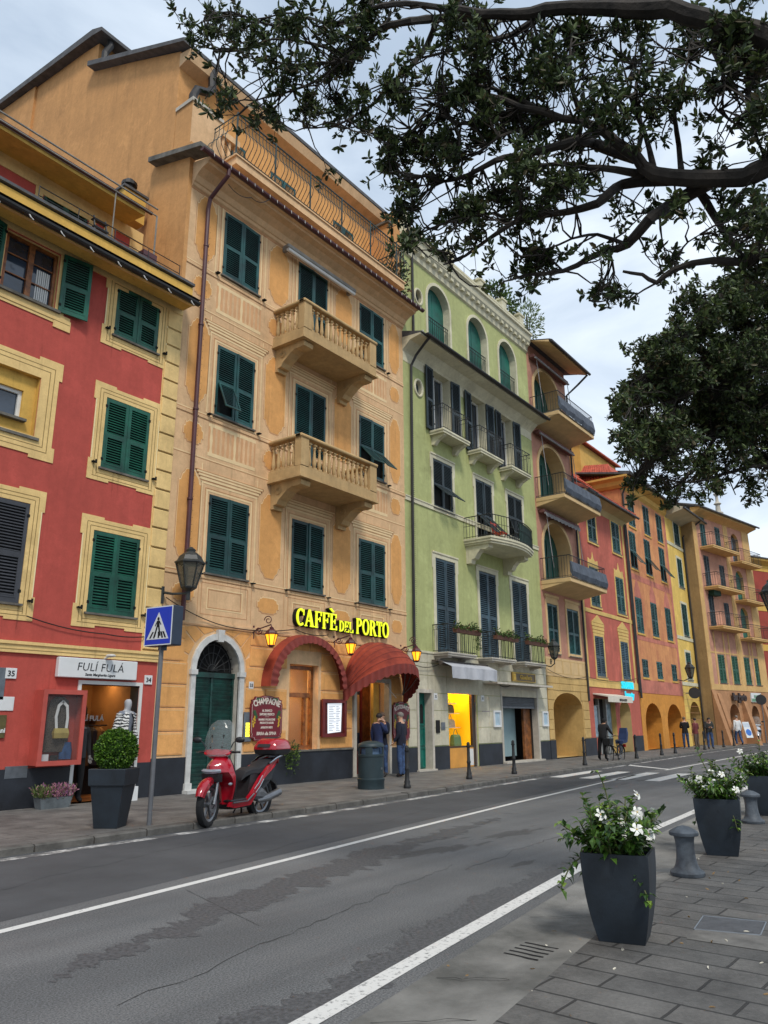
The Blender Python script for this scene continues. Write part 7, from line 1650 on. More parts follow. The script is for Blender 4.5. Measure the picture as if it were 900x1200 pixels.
cable([(11.75, 14.0, 15.9), (12.6, 13.99, 16.0), (13.3, 13.98, 16.38)], 'string of fairy lights from the maroon drainpipe to the gutter', .14)
# ================================================================== people
SKIN = mat('skin', (206, 160, 132), .6, .08, 12); HAIRD = mat('dark hair', (34, 28, 26), .7, .2, 30); HAIRG = mat('grey hair', (128, 122, 116), .8, .2, 30); SHOE = mat('dark shoe', (38, 34, 34), .6, .15, 8)
JEAN = mat('blue jeans', (66, 92, 134), .9, .22, 9, .1, 80, tint=(44, 64, 100)); NAVY = mat('navy wool', (26, 30, 48), .95, .15, 9); DENIM = mat('navy jacket', (30, 44, 84), .85, .2, 6); BLACKC = mat('black cloth', (22, 22, 25), .9, .2, 6); BURG = mat('burgundy jacket', (112, 52, 52), .9, .15, 6); BROWNT = mat('brown trousers', (104, 88, 74), .9, .15, 6); LINEN = mat('white linen', (222, 224, 224), .85, .07, 5); DKJ = mat('dark camouflage jacket', (54, 56, 54), .9, .3, 12)
BASE = dict(pelvis=(0, 0, .95), spine=(0, .01, 1.12), chest=(0, 0, 1.32), neck=(0, .0, 1.47), jaw=(0, .025, 1.555), skull=(0, .015, 1.655), crown=(0, .0, 1.715),
            shl=(-.185, 0, 1.41), ell=(-.24, -.03, 1.13), wrl=(-.25, .05, .89), hal=(-.25, .08, .81), shr=(.185, 0, 1.41), elr=(.24, -.03, 1.13), wrr=(.25, .05, .89), har=(.25, .08, .81),
            hil=(-.095, 0, .90), knl=(-.11, .025, .50), anl=(-.115, -.02, .09), tol=(-.13, .13, .04), hir=(.095, 0, .90), knr=(.11, .025, .50), anr=(.115, -.02, .09), tor=(.13, .13, .04))
RAD = dict(pelvis=(.155, .115), spine=(.14, .10), chest=(.165, .112), neck=(.055, .058), jaw=(.066, .08), skull=(.078, .096), crown=(.05, .062), sh=(.080, .078), el=(.060, .060), wr=(.038, .034), ha=(.04, .022), hi=(.108, .112), kn=(.078, .08), an=(.056, .06), to=(.044, .034))
BONES = [('pelvis', 'spine'), ('spine', 'chest'), ('chest', 'neck'), ('neck', 'jaw'), ('jaw', 'skull'), ('skull', 'crown')]
for s in 'lr': BONES += [('chest', 'sh' + s), ('sh' + s, 'el' + s), ('el' + s, 'wr' + s), ('wr' + s, 'ha' + s), ('pelvis', 'hi' + s), ('hi' + s, 'kn' + s), ('kn' + s, 'an' + s), ('an' + s, 'to' + s)]
def person(label, loc, rz, top, legs, shoe=SHOE, hair=HAIRD, pose=None, h=1.75, skin=SKIN, hairstyle='short', fat=1.0, group=None, bare_arm=False, name='person', cat='person', face=True, coat=None):
    J = dict(BASE); J.update(pose or {}); k = h / 1.75
    names = list(J); me = bpy.data.meshes.new(name)
    me.from_pydata([tuple(c * k for c in J[n]) for n in names], [(names.index(a), names.index(b)) for a, b in BONES], [])
    ob = bpy.data.objects.new(name, me); COL.objects.link(ob); md = ob.modifiers.new('skin', 'SKIN'); md.use_smooth_shade = True; sub = ob.modifiers.new('sub', 'SUBSURF'); sub.levels = 1; sub.render_levels = 1
    for i, n in enumerate(names):
        r = RAD.get(n) or RAD[n[:2]]; q = fat if n in ('pelvis', 'spine', 'chest') else 1.0
        me.skin_vertices[0].data[i].radius = (r[0] * k * q, r[1] * k * q); me.skin_vertices[0].data[i].use_root = (n == 'pelvis')
    dg = bpy.context.evaluated_depsgraph_get(); dg.update(); m2 = bpy.data.meshes.new_from_object(ob.evaluated_get(dg)); bpy.data.objects.remove(ob)
    m2.name = name
    bm = bmesh.new(); bm.from_mesh(m2); bpy.data.meshes.remove(m2)
    P = {n: Vector(c) * k for n, c in J.items()}
    def near(p):
        best = None
        for a, b in BONES:
            A, B = P[a], P[b]; d = B - A; t_ = max(0, min(1, (p - A).dot(d) / max(1e-9, d.dot(d)))); q = (p - A - d * t_).length
            if best is None or q < best[0]: best = (q, a, b, t_)
        return best
    for f in bm.faces:
        q, a, b, t_ = near(f.calc_center_median()); f.smooth = True
        if b[:2] in ('ha',) or a == 'jaw' or b == 'jaw' or a == 'skull' or (b == 'neck' and t_ > .75): mi = 0
        elif b[:2] == 'wr' and bare_arm: mi = 0
        elif b[:2] == 'hi' or (b[:2] == 'kn' and t_ < .10): mi = 1
        elif b[:2] in ('kn', 'an'): mi = 2
        elif b[:2] == 'to': mi = 3
        elif False: mi = 2
        else: mi = 1
        f.material_index = mi
    m3 = bpy.data.meshes.new(name); bm.to_mesh(m3); bm.free()
    # hands with separate fingers, nose, ears and eyes join the same mesh
    ex = MB()
    for s in 'lr':
        w_, hnd = P['wr' + s], P['ha' + s]; d = (hnd - w_).normalized(); sd = d.cross(Vector((0, 1, .2))).normalized(); nn = sd.cross(d)
        for i, (o_, l_) in enumerate(((-.028, .07), (-.010, .082), (.010, .078), (.027, .062))):
            b0 = hnd + sd * o_ * k; ex.tube([b0 - d * .02, b0 + d * l_ * .5 * k, b0 + d * l_ * .8 * k + nn * .012, b0 + d * l_ * k + nn * .026], [.0095 * k, .0085 * k, .008 * k, .006 * k], 5, 0)
        b0 = hnd - d * .05 * k - sd * .03 * k; ex.tube([b0, b0 - sd * .025 + d * .03, b0 - sd * .03 + d * .055 + nn * .01], [.011 * k, .0095 * k, .007 * k], 5, 0)
    if face:
        hd = P['skull']; fw = (P['jaw'] - P['neck']); fd = Vector((fw.x, fw.y, 0)); fd = fd.normalized() if fd.length > .005 else Vector((0, 1, 0)); sd = Vector((fd.y, -fd.x, 0)); ec = (P['jaw'] + hd) / 2
        ex.ball(ec + fd * .088 * k - Vector((0, 0, .012)), (.014, .014, .02), 8, 0)
        for s in (-1, 1): ex.ball(ec + fd * .074 * k + sd * .03 * s * k + Vector((0, 0, .022)), (.009, .009, .006), 6, 4); ex.ball(ec + sd * .076 * s * k, (.012, .02, .03), 8, 0); ex.ball(ec + fd * .070 * k + sd * .03 * s * k + Vector((0, 0, .04)), (.017, .014, .005), 6, 4)
        ex.ball(P['jaw'] + fd * .070 * k + Vector((0, 0, .002)), (.024, .012, .006), 8, 5)
    n0 = len(m3.vertices); vs = [tuple(v.co) for v in m3.vertices] + ex.v; fs = [tuple(p.vertices) for p in m3.polygons] + [tuple(i + n0 for i in f) for f in ex.f]; mi = [p.material_index for p in m3.polygons] + ex.m
    bpy.data.meshes.remove(m3); m4 = bpy.data.meshes.new(name); m4.from_pydata(vs, [], fs)
    for q in (skin, top, legs, shoe, HAIRD, mat('lips', (170, 104, 92), .6, 0)): m4.materials.append(q)
    m4.polygons.foreach_set('material_index', mi); m4.polygons.foreach_set('use_smooth', [True] * len(fs)); m4.update()
    ob = bpy.data.objects.new(name, m4); COL.objects.link(ob); ob.location = loc; ob.rotation_euler = (0, 0, rz); tag(ob, label, cat, group); WORLD[ob.name] = Vector((0, 0, 0))
    hd = P['skull']; mb = MB()
    if hairstyle != 'none':
        rings = []
        low = -.03 if hairstyle == 'short' else -.16
        for i in range(8):
            a = pi / 2 * (1 - i / 7 * 1.25); ring = []
            for j in range(18):
                b = 2 * pi * j / 18; back = -sin(b); r_ = max(.04, cos(a)) if a > 0 else 1.0 + .22 * a
                z = sin(a) * .085 if a > 0 else sin(a) * (.10 if back > -.1 else .0) * (1.0 if hairstyle == 'short' else 2.2)
                ring.append((hd.x + .089 * k * r_ * cos(b), hd.y + .0 + .104 * k * r_ * sin(b) - .012 * k, hd.z + .012 * k + z * k + random.uniform(-.004, .004)))
            rings.append(ring)
        mb.loft(rings); mb.build('hair', hair, ob, smooth=True)
    if coat:                                                             # open jacket hem falling over the hips
        mb = MB(); rings = []
        for zz, rx, ry in ((1.42, .17, .125), (1.25, .185, .14), (1.05, .185, .145), (.86, .19, .15)):
            rings.append([(rx * k * cos(2 * pi * j / 20), ry * k * sin(2 * pi * j / 20) + .0, zz * k) for j in range(20)])
        mb.loft(rings, cap=False); mb.build('jacket', coat, ob, smooth=True)
    return ob
HIPS = dict(wrl=(-.20, .08, .92), hal=(-.15, .10, .86), ell=(-.27, -.06, 1.14))
person('grey haired man in navy sweater and jeans, back turned, at the restaurant board', (19.25, 13.75, ZS), radians(12), NAVY, JEAN, hair=HAIRG, h=1.86, fat=1.22, pose=dict(skull=(0, .03, 1.645), anl=(-.08, -.02, .09), knl=(-.09, .02, .5), tol=(-.10, .12, .04), wrr=(.24, .12, .95), har=(.2, .17, .9), wrl=(-.26, .10, .94), hal=(-.24, .16, .88)))
person('dark haired man in navy jacket raising a hand to his mouth in the café doorway', (18.58, 14.1, ZS), radians(-105), DENIM, JEAN, h=1.84, coat=None, pose=dict(elr=(.20, .14, 1.2), wrr=(.06, .21, 1.42), har=(.02, .18, 1.49), neck=(0, .02, 1.47), jaw=(0, .06, 1.54), skull=(0, .06, 1.635), crown=(0, .05, 1.70)))
person('person with light brown hair facing the man in the café doorway', (19.1, 14.35, ZS), radians(100), NAVY, JEAN, hair=mat('light brown hair', (120, 96, 78), .8, .2, 30), h=1.86, pose=dict(wrl=(-.1, .2, 1.2), hal=(-.04, .22, 1.26), ell=(-.22, .06, 1.16)))
person('woman in a black hooded jacket standing astride the parked bicycle', (31.95, 12.55, ZS), radians(-100), BLACKC, BLACKC, hair=BLACKC, hairstyle='long', h=1.76, fat=1.25, pose=dict(chest=(0, .12, 1.3), neck=(0, .2, 1.42), jaw=(0, .25, 1.48), skull=(0, .25, 1.57), crown=(0, .23, 1.635), shl=(-.18, .14, 1.36), shr=(.18, .14, 1.36), ell=(-.26, .22, 1.12), wrl=(-.24, .42, 1.02), hal=(-.22, .5, 1.0), elr=(.26, .22, 1.12), wrr=(.24, .42, 1.02), har=(.22, .5, 1.0), spine=(0, .05, 1.12), anl=(-.2, -.02, .09), tol=(-.22, .12, .04), knl=(-.17, .02, .5)))
person('blond man in a dark jacket and jeans standing under the second orange arch', (47.9, 13.75, ZS), radians(-60), BLACKC, JEAN, shoe=LINEN, hair=mat('fair hair', (120, 104, 84), .8, .2, 30), pose=dict(wrl=(-.08, .2, 1.15), hal=(-.02, .22, 1.2), ell=(-.23, .05, 1.14), wrr=(.1, .2, 1.18), har=(.04, .22, 1.22), elr=(.23, .05, 1.14)), h=1.8)
person('person in a burgundy jacket and brown trousers, middle of the trio', (47.2, 12.95, ZS), radians(-20), BURG, BROWNT, h=1.72, pose=dict(wrr=(.16, .2, 1.05), har=(.12, .26, 1.05), elr=(.25, .0, 1.14)))
person('person in a dark jacket and jeans bending over a phone, right of the trio', (47.7, 12.35, ZS), radians(120), DKJ, JEAN, hairstyle='long', h=1.80, fat=1.15, pose=dict(neck=(0, .07, 1.45), jaw=(0, .14, 1.5), skull=(0, .15, 1.59), crown=(0, .14, 1.65), wrl=(-.06, .3, 1.14), hal=(-.03, .36, 1.17), ell=(-.22, .08, 1.13), wrr=(.06, .3, 1.14), har=(.03, .36, 1.17), elr=(.22, .08, 1.13)))
person('person in a white linen jacket walking past the umber arch', (56.3, 12.75, ZS), radians(-40), LINEN, JEAN, h=1.9, hair=HAIRG, fat=1.15, pose=dict(knl=(-.1, .12, .52), anl=(-.1, .1, .1), tol=(-.1, .24, .06), knr=(.1, -.04, .5), anr=(.1, -.2, .12), tor=(.1, -.08, .05)))
# mannequins in the boutique doorway
MAN = mat('grey mannequin', (176, 178, 182), .5, .05, 4)
STRIPE = bpy.data.materials.new('striped knit'); STRIPE.use_nodes = True; t = STRIPE.node_tree; g = N(t, 'ShaderNodeTexCoord'); wv = N(t, 'ShaderNodeTexWave', Scale=5.2, Distortion=5.0); wv.inputs['Detail'].default_value = 2; wv.bands_direction = 'Z'; wv.inputs['Detail Scale'].default_value = 2.0
r = N(t, 'ShaderNodeValToRGB'); r.color_ramp.elements[0].position = .47; r.color_ramp.elements[1].position = .53; r.color_ramp.elements[0].color = (.02, .02, .022, 1); r.color_ramp.elements[1].color = (.62, .62, .6, 1)
t.links.new(g.outputs['Object'], wv.inputs['Vector']); t.links.new(wv.outputs['Fac'], r.inputs['Fac']); t.links.new(r.outputs['Color'], t.nodes['Principled BSDF'].inputs['Base Color'])
o = person('grey mannequin in a black and white striped cardigan in the boutique doorway', (10.26, 14.55, ZS + .28), radians(195), mat('grey knit top', (120, 126, 138), .9, .1, 9), BLACKC, shoe=MAN, skin=MAN, hairstyle='none', h=1.82, name='mannequin', cat='mannequin', face=False)
mb = MB()
for s in (-1, 1):                                                     # two long open fronts, the back and sleeves of the cardigan
    rings = []
    for z, rr, a0 in ((1.50, .13, .35), (1.40, .20, .42), (1.15, .20, .45), (.9, .215, .45), (.55, .22, .45), (.34, .225, .45)):
        rings.append([((rr + e_) * s * sin(a_), (rr * .78 + e_) * cos(a_), z * 1.0) for e_, rng in ((.012, range(9)), (0, range(8, -1, -1))) for a_ in [a0 + (pi - a0) * q / 8 for q in rng]])
    mb.loft(rings)
    mb.tube([(s * .19, 0, 1.47), (s * .265, -.03, 1.18), (s * .275, .05, .93)], [.085, .078, .085], 10)
mb.build('cardigan', STRIPE, o, smooth=True)
mb = MB(); mb.box(9.98, 10.55, 14.35, 14.78, ZS, ZS + .28); tag(mb.build('plinth', WSIGN), 'low white plinth under the striped mannequin', 'plinth')
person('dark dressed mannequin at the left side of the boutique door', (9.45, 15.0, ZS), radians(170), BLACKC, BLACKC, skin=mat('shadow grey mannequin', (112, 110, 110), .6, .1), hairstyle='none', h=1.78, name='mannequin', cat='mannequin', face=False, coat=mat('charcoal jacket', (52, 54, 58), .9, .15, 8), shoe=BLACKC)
# ================================================================== scooters
RUB = mat('tyre rubber', (28, 28, 30), .8, .15, 12); ALU = mat('cast alloy', (140, 142, 146), .35, .1, 6, metal=.8); BPL = mat('black plastic', (30, 31, 34), .5, .15, 8, .1, 60); SEATM = mat('seat vinyl', (38, 39, 43), .6, .12, 5, .1, 90); CHR = mat('chrome', (200, 202, 206), .15, .05, 3, metal=1.0)
LENS = mat('clear lens', (150, 158, 168), .08, .1, 8, spec=.8); PERSP = glassy('windscreen', (214, 224, 226), .13, .06, .6)
def scooter(label, loc, rz, paint, topcase=True, steer=radians(12), scale=1.0):
    o = empty('scooter', loc, label, 'scooter', None, rz); o.scale = (scale,) * 3; WORLD[o.name] = Vector((0, 0, 0))
    def ring(cx, r, y, n=30): return [(cx + r * cos(2 * pi * i / n), y, .335 + r * sin(2 * pi * i / n)) for i in range(n + 1)]
    S_ = Matrix.Translation((1.24, 0, 0)) @ Matrix.Rotation(steer, 4, 'Z') @ Matrix.Translation((-1.24, 0, 0))
    for cx, T in ((0.0, None), (1.40, S_)):
        mb = MB(); mb.T = T
        prof = [(.335, 0), (.325, .045), (.285, .06), (.25, .05), (.24, 0), (.25, -.05), (.285, -.06), (.325, -.045)]
        rings = [[(cx + r * cos(a), y, .335 + r * sin(a)) for r, y in prof] for a in [2 * pi * i / 36 for i in range(37)]]
        mb.loft(rings, cap=False); w_ = mb.build('wheel', RUB, o, smooth=True)
        mb = MB(); mb.T = T
        mb.loft([[(cx + r * cos(a), y, .335 + r * sin(a)) for r, y in ((.25, .04), (.25, -.04), (.215, -.03), (.215, .03))] for a in [2 * pi * i / 30 for i in range(31)]], cap=False)
        for i in range(6): a = 2 * pi * i / 6; mb.obox((cx + .125 * cos(a), 0, .335 + .125 * sin(a)), (.2, .03, .04), Matrix.Rotation(-a, 3, 'Y'))
        mb.tube([(cx, -.07, .335), (cx, .07, .335)], .05, 12); mb.build('rim', ALU, w_)
        mb = MB(); mb.T = T; mb.loft([[(cx + r * cos(a), .075 + y, .335 + r * sin(a)) for r, y in ((.12, 0), (.12, .006), (.07, .006), (.07, 0))] for a in [2 * pi * i / 24 for i in range(25)]], cap=False); mb.build('brake_disc', ALU, w_)
    mb = MB(); mb.T = S_
    for s in (-.095, .095): mb.tube([(1.40, s, .335), (1.33, s, .52), (1.22, s * .9, .86)], [.028, .026, .022], 10)
    mb.tube([(1.26, -.1, .74), (1.26, .1, .74)], .03, 8); mb.tube([(1.22, 0, .72), (1.10, 0, 1.08)], .03, 8); mb.build('fork', ALU, o, smooth=True)
    mb = MB(); mb.T = S_; rings = []
    for i in range(13):
        a = radians(22 + 108 * i / 12); rr = .365; sh = .5 + .5 * sin(pi * min(1, (i + 1.5) / 11))
        c = (1.40 + rr * cos(a), .335 + rr * sin(a)); rings.append([(c[0] + dr * cos(a), y * sh, c[1] + dr * sin(a)) for dr, y in ((-.07, -.085), (0, -.08), (.03, -.045), (.04, 0), (.03, .045), (0, .08), (-.07, .085), (.015, .05), (.022, 0), (.015, -.05))])
    mb.loft(rings); mb.build('front_mudguard', paint, o, smooth=True)
    # leg shield: swept apron with a beak over the mudguard
    def sec(z, xf, xb, w_, nose): return [(xb, -w_, z), (xb + (xf - xb) * .45, -w_ * .98, z), (xf - nose * .6, -w_ * .6, z), (xf, 0, z), (xf - nose * .6, w_ * .6, z), (xb + (xf - xb) * .45, w_ * .98, z), (xb, w_, z), (xb - .02, 0, z)]
    mb = MB(); mb.loft([sec(.30, 1.0, .93, .13, .05), sec(.42, 1.02, .95, .18, .08), sec(.56, 1.05, .97, .225, .10), sec(.66, 1.12, .99, .245, .13), sec(.73, 1.22, 1.0, .25, .14), sec(.80, 1.34, 1.02, .235, .16), sec(.90, 1.35, 1.03, .20, .15), sec(.98, 1.27, 1.03, .15, .12), sec(1.03, 1.18, 1.04, .09, .08)])
    sh_ = mb.build('leg_shield', paint, o, smooth=True)
    mb = MB(); mb.loft([[(1.30, -.19, .80), (1.36, -.06, .78), (1.36, .06, .78), (1.30, .19, .80)], [(1.312, -.2, .825), (1.38, -.06, .815), (1.38, .06, .815), (1.312, .2, .825)], [(1.29, -.17, .85), (1.355, -.05, .845), (1.355, .05, .845), (1.29, .17, .85)]]); mb.build('headlight', LENS, sh_, smooth=True)
    mb = MB(); mb.loft([[(1.28, -.2, .66), (1.34, 0, .66), (1.28, .2, .66)], [(1.29, -.21, .78), (1.375, 0, .77), (1.29, .21, .78)]]); mb.build('grille', BPL, sh_)
    for s in (-1, 1): mb = MB(); mb.ball((1.10, s * .225, .62), (.05, .02, .022), 10); mb.build('indicator', LENS, sh_)
    mb = MB(); mb.loft([sec(.36, .945, .90, .17, .01), sec(.6, .96, .92, .215, .01), sec(.85, 1.0, .96, .2, .01), sec(1.0, 1.03, .99, .12, .01)]); mb.build('inner_shield', BPL, o, smooth=True)
    # floor, red sills and the rear bodywork
    mb = MB(); mb.cbox(.42, 1.0, -.19, .19, .33, .37, .015); mb.cbox(.4, .95, -.15, .15, .22, .33, .03); mb.build('floorboard', BPL, o)
    for s in (-1, 1):
        f = lambda pts, y0, y1: [(x, s * (y1 if i % 1 == 0 else y0), z) for i, (x, z) in enumerate(pts)]
        out_ = [(1.02, .27), (1.0, .34), (.62, .34), (.50, .44), (.30, .66), (.05, .84), (-.36, .98), (-.40, .94), (-.16, .82), (.06, .72), (.26, .60), (.40, .38), (.50, .26), (.9, .24)]
        bulge = [.17, .19, .20, .215, .225, .215, .12, .11, .19, .22, .225, .215, .20, .18]
        n_ = len(out_); mb = MB(); v = [(x, s * (b - .0), z) for (x, z), b in zip(out_, bulge)] + [(x, s * (b - .06), z) for (x, z), b in zip(out_, bulge)]
        mb.add(v, [(i, (i + 1) % n_, (i + 1) % n_ + n_, i + n_) for i in range(n_)] + [tuple(range(n_)), tuple(range(n_, 2 * n_))]); sp = mb.build('side_panel', paint, o)
        mb = MB()
        for q in ((.46, .50, .24, .70), (.42, .44, .2, .64)): mb.tube([(q[0], s * .232, q[1]), ((q[0] + q[2]) / 2, s * .236, (q[1] + q[3]) / 2 - .01), (q[2], s * .228, q[3])], .006, 5)
        mb.build('trim', CHR, sp)
        mb = MB(); mb.tube([(.98, s * .205, .33), (.62, s * .222, .33), (.46, s * .23, .43)], .012, 6); mb.build('sill_strip', ALU, sp)
    mb = MB(); mb.loft([[(.56, -.14, .34), (.56, .14, .34), (.30, .17, .34), (.30, -.17, .34)], [(.50, -.15, .60), (.50, .15, .60), (-.1, .17, .62), (-.1, -.17, .62)], [(.46, -.14, .72), (.46, .14, .72), (-.3, .13, .86), (-.3, -.13, .86)]]); mb.build('under_seat', BPL, o)
    mb = MB(); rings = []
    for x, z, w_, th in ((.62, .70, .08, .06), (.56, .80, .13, .10), (.42, .84, .155, .10), (.25, .835, .17, .10), (.10, .87, .17, .10), (-.02, .93, .17, .09), (-.2, .955, .15, .08), (-.36, .965, .10, .05)):
        rings.append([(x, -w_, z - th), (x, -w_ * .98, z - th * .35), (x, -w_ * .7, z - .01), (x, 0, z), (x, w_ * .7, z - .01), (x, w_ * .98, z - th * .35), (x, w_, z - th)])
    mb.loft(rings); mb.build('seat', SEATM, o, smooth=True)
    mb = MB()
    for s in (-1, 1): mb.tube([(.0, s * .185, .88), (-.2, s * .19, .96), (-.42, s * .16, 1.0), (-.47, s * .10, 1.0)], [.018, .022, .022, .018], 8)
    mb.build('grab_rail', CHR, o, smooth=True)
    mb = MB(); mb.loft([[(-.40, -.1, .86), (-.36, -.12, .95), (-.36, .12, .95), (-.40, .1, .86)], [(-.43, -.08, .87), (-.43, -.1, .94), (-.43, .1, .94), (-.43, .08, .87)]]); mb.build('tail_light', mat('red lens', (170, 24, 24), .2, .05), o)
    mb = MB(); mb.tube([(.38, .10, .42), (.2, .12, .40), (.0, .12, .34)], [.10, .12, .07], 10); mb.cbox(-.05, .38, -.19, -.08, .28, .44, .03); mb.cbox(-.12, .12, -.2, -.1, .46, .62, .03); mb.build('engine', mat('engine casting', (92, 95, 100), .5, .2, 8), o)
    mb = MB(); mb.tube([(.3, .18, .30), (.05, .2, .33), (-.3, .2, .40)], [.03, .065, .065], 12); mb.build('exhaust', ALU, o, smooth=True)
    mb = MB(); mb.loft([[(-.08, -.09, .66), (-.08, .09, .66), (-.1, .09, .69), (-.1, -.09, .69)], [(-.36, -.08, .52), (-.36, .08, .52), (-.38, .08, .56), (-.38, -.08, .56)], [(-.46, -.08, .30), (-.46, .08, .30), (-.48, .08, .32), (-.48, -.08, .32)]]); mb.build('rear_mudguard', BPL, o)
    mb = MB()
    for s in (-1, 1): mb.tube([(.34, s * .12, .28), (.26, s * .16, .06), (.2, s * .17, .012)], .016, 6)
    mb.tube([(.2, -.2, .016), (.2, .2, .016)], .014, 6); mb.tube([(.34, -.16, .28), (.36, -.26, .1), (.30, -.33, .012)], .013, 6); mb.build('stand', BPL, o)
    # handlebars, mirrors, screen
    mb = MB(); mb.T = S_; mb.loft([[(1.16, -.09, 1.0), (1.20, 0, 1.0), (1.16, .09, 1.0), (1.03, .08, 1.0), (1.03, -.08, 1.0)], [(1.17, -.22, 1.07), (1.24, 0, 1.06), (1.17, .22, 1.07), (1.04, .2, 1.06), (1.04, -.2, 1.06)], [(1.12, -.24, 1.13), (1.17, 0, 1.15), (1.12, .24, 1.13), (1.05, .2, 1.12), (1.05, -.2, 1.12)]]); hb = mb.build('handlebar_cover', paint, o, smooth=True)
    for s in (-1, 1):
        mb = MB(); mb.T = S_; mb.tube([(1.10, s * .22, 1.10), (1.06, s * .36, 1.10)], .019, 8); mb.build('grip', BPL, hb)
        mb = MB(); mb.T = S_; mb.tube([(1.14, s * .2, 1.12), (1.16, s * .36, 1.095)], .008, 5); mb.build('brake_lever', CHR, hb)
        mb = MB(); mb.T = S_; mb.tube([(1.12, s * .20, 1.13), (1.14, s * .26, 1.24), (1.13, s * .31, 1.28)], .009, 6); mb.ball((1.13, s * .37, 1.29), (.03, .085, .048), 12); mb.build('mirror', BPL, hb, smooth=True)
    mb = MB(); mb.T = S_; rings = []
    for i in range(9):
        t_ = i / 8; z = 1.04 + .56 * t_; x = 1.255 - .15 * t_ - .03 * t_ * t_; w_ = .20 + .055 * sin(pi * min(1, t_ * 1.15)) - (.09 if t_ > .9 else 0); rings.append([(x - .10 * (u * u), w_ * u, z) for u in (-1, -.75, -.5, -.25, 0, .25, .5, .75, 1)] + [(x - .10 * u * u - .004, w_ * u, z) for u in (1, .75, .5, .25, 0, -.25, -.5, -.75, -1)])
    mb.loft(rings); wsn = mb.build('windscreen', PERSP, hb, smooth=True)
    for s in (-1, 1):
        for zz in (1.18, 1.36): mb = MB(); mb.T = S_; mb.tube([(1.13, s * .06, 1.1), (1.19 - (zz - 1.18) * .2, s * .10, zz)], .008, 5); mb.ball((1.195 - (zz - 1.18) * .25, s * .10, zz), .016, 6); mb.build('screen_bracket', BPL, hb)
    if topcase:
        mb = MB(); R_ = lambda z, a, b, c: [(-.62 + a, -b, z), (-.62 + a + .06, -b - .02, z), (-.12 - c, -b - .02, z), (-.08 - c, -b * .8, z), (-.08 - c, b * .8, z), (-.12 - c, b + .02, z), (-.62 + a + .06, b + .02, z), (-.62 + a, b, z)]
        mb.loft([R_(1.0, .07, .16, .07), R_(1.03, .02, .20, .02), R_(1.10, 0, .215, 0)]); tcs = mb.build('top_case', BPL, o, smooth=True)
        mb = MB(); mb.loft([R_(1.102, 0, .215, 0), R_(1.14, .0, .216, .0), R_(1.24, .05, .19, .05), R_(1.285, .12, .14, .12)]); mb.build('lid', paint, tcs, smooth=True)
        mb = MB(); mb.loft([[(-.20, -.15, 1.15), (-.06, -.13, 1.145), (-.06, .13, 1.145), (-.20, .15, 1.15)], [(-.3, -.14, 1.297), (-.17, -.13, 1.262), (-.17, .13, 1.262), (-.3, .14, 1.297)], [(-.42, -.12, 1.31), (-.3, -.12, 1.31), (-.3, .12, 1.31), (-.42, .12, 1.31)]]); mb.build('backrest_pad', SEATM, tcs, smooth=True)
    return o
REDP = mat('glossy red paint', (176, 14, 36), .2, .05, 2, coat=.7); SILP = mat('silver white paint', (196, 200, 206), .25, .05, 2, coat=.6)
scooter('red scooter with windscreen and top case parked at the kerb before the carriage door', (10.44, 10.64, 0), radians(190), REDP, True, radians(14), 1.06)
scooter('silver scooter parked on the pavement at the far right', (61.8, 12.9, ZS), radians(200), SILP, False, radians(-8), 1.15)
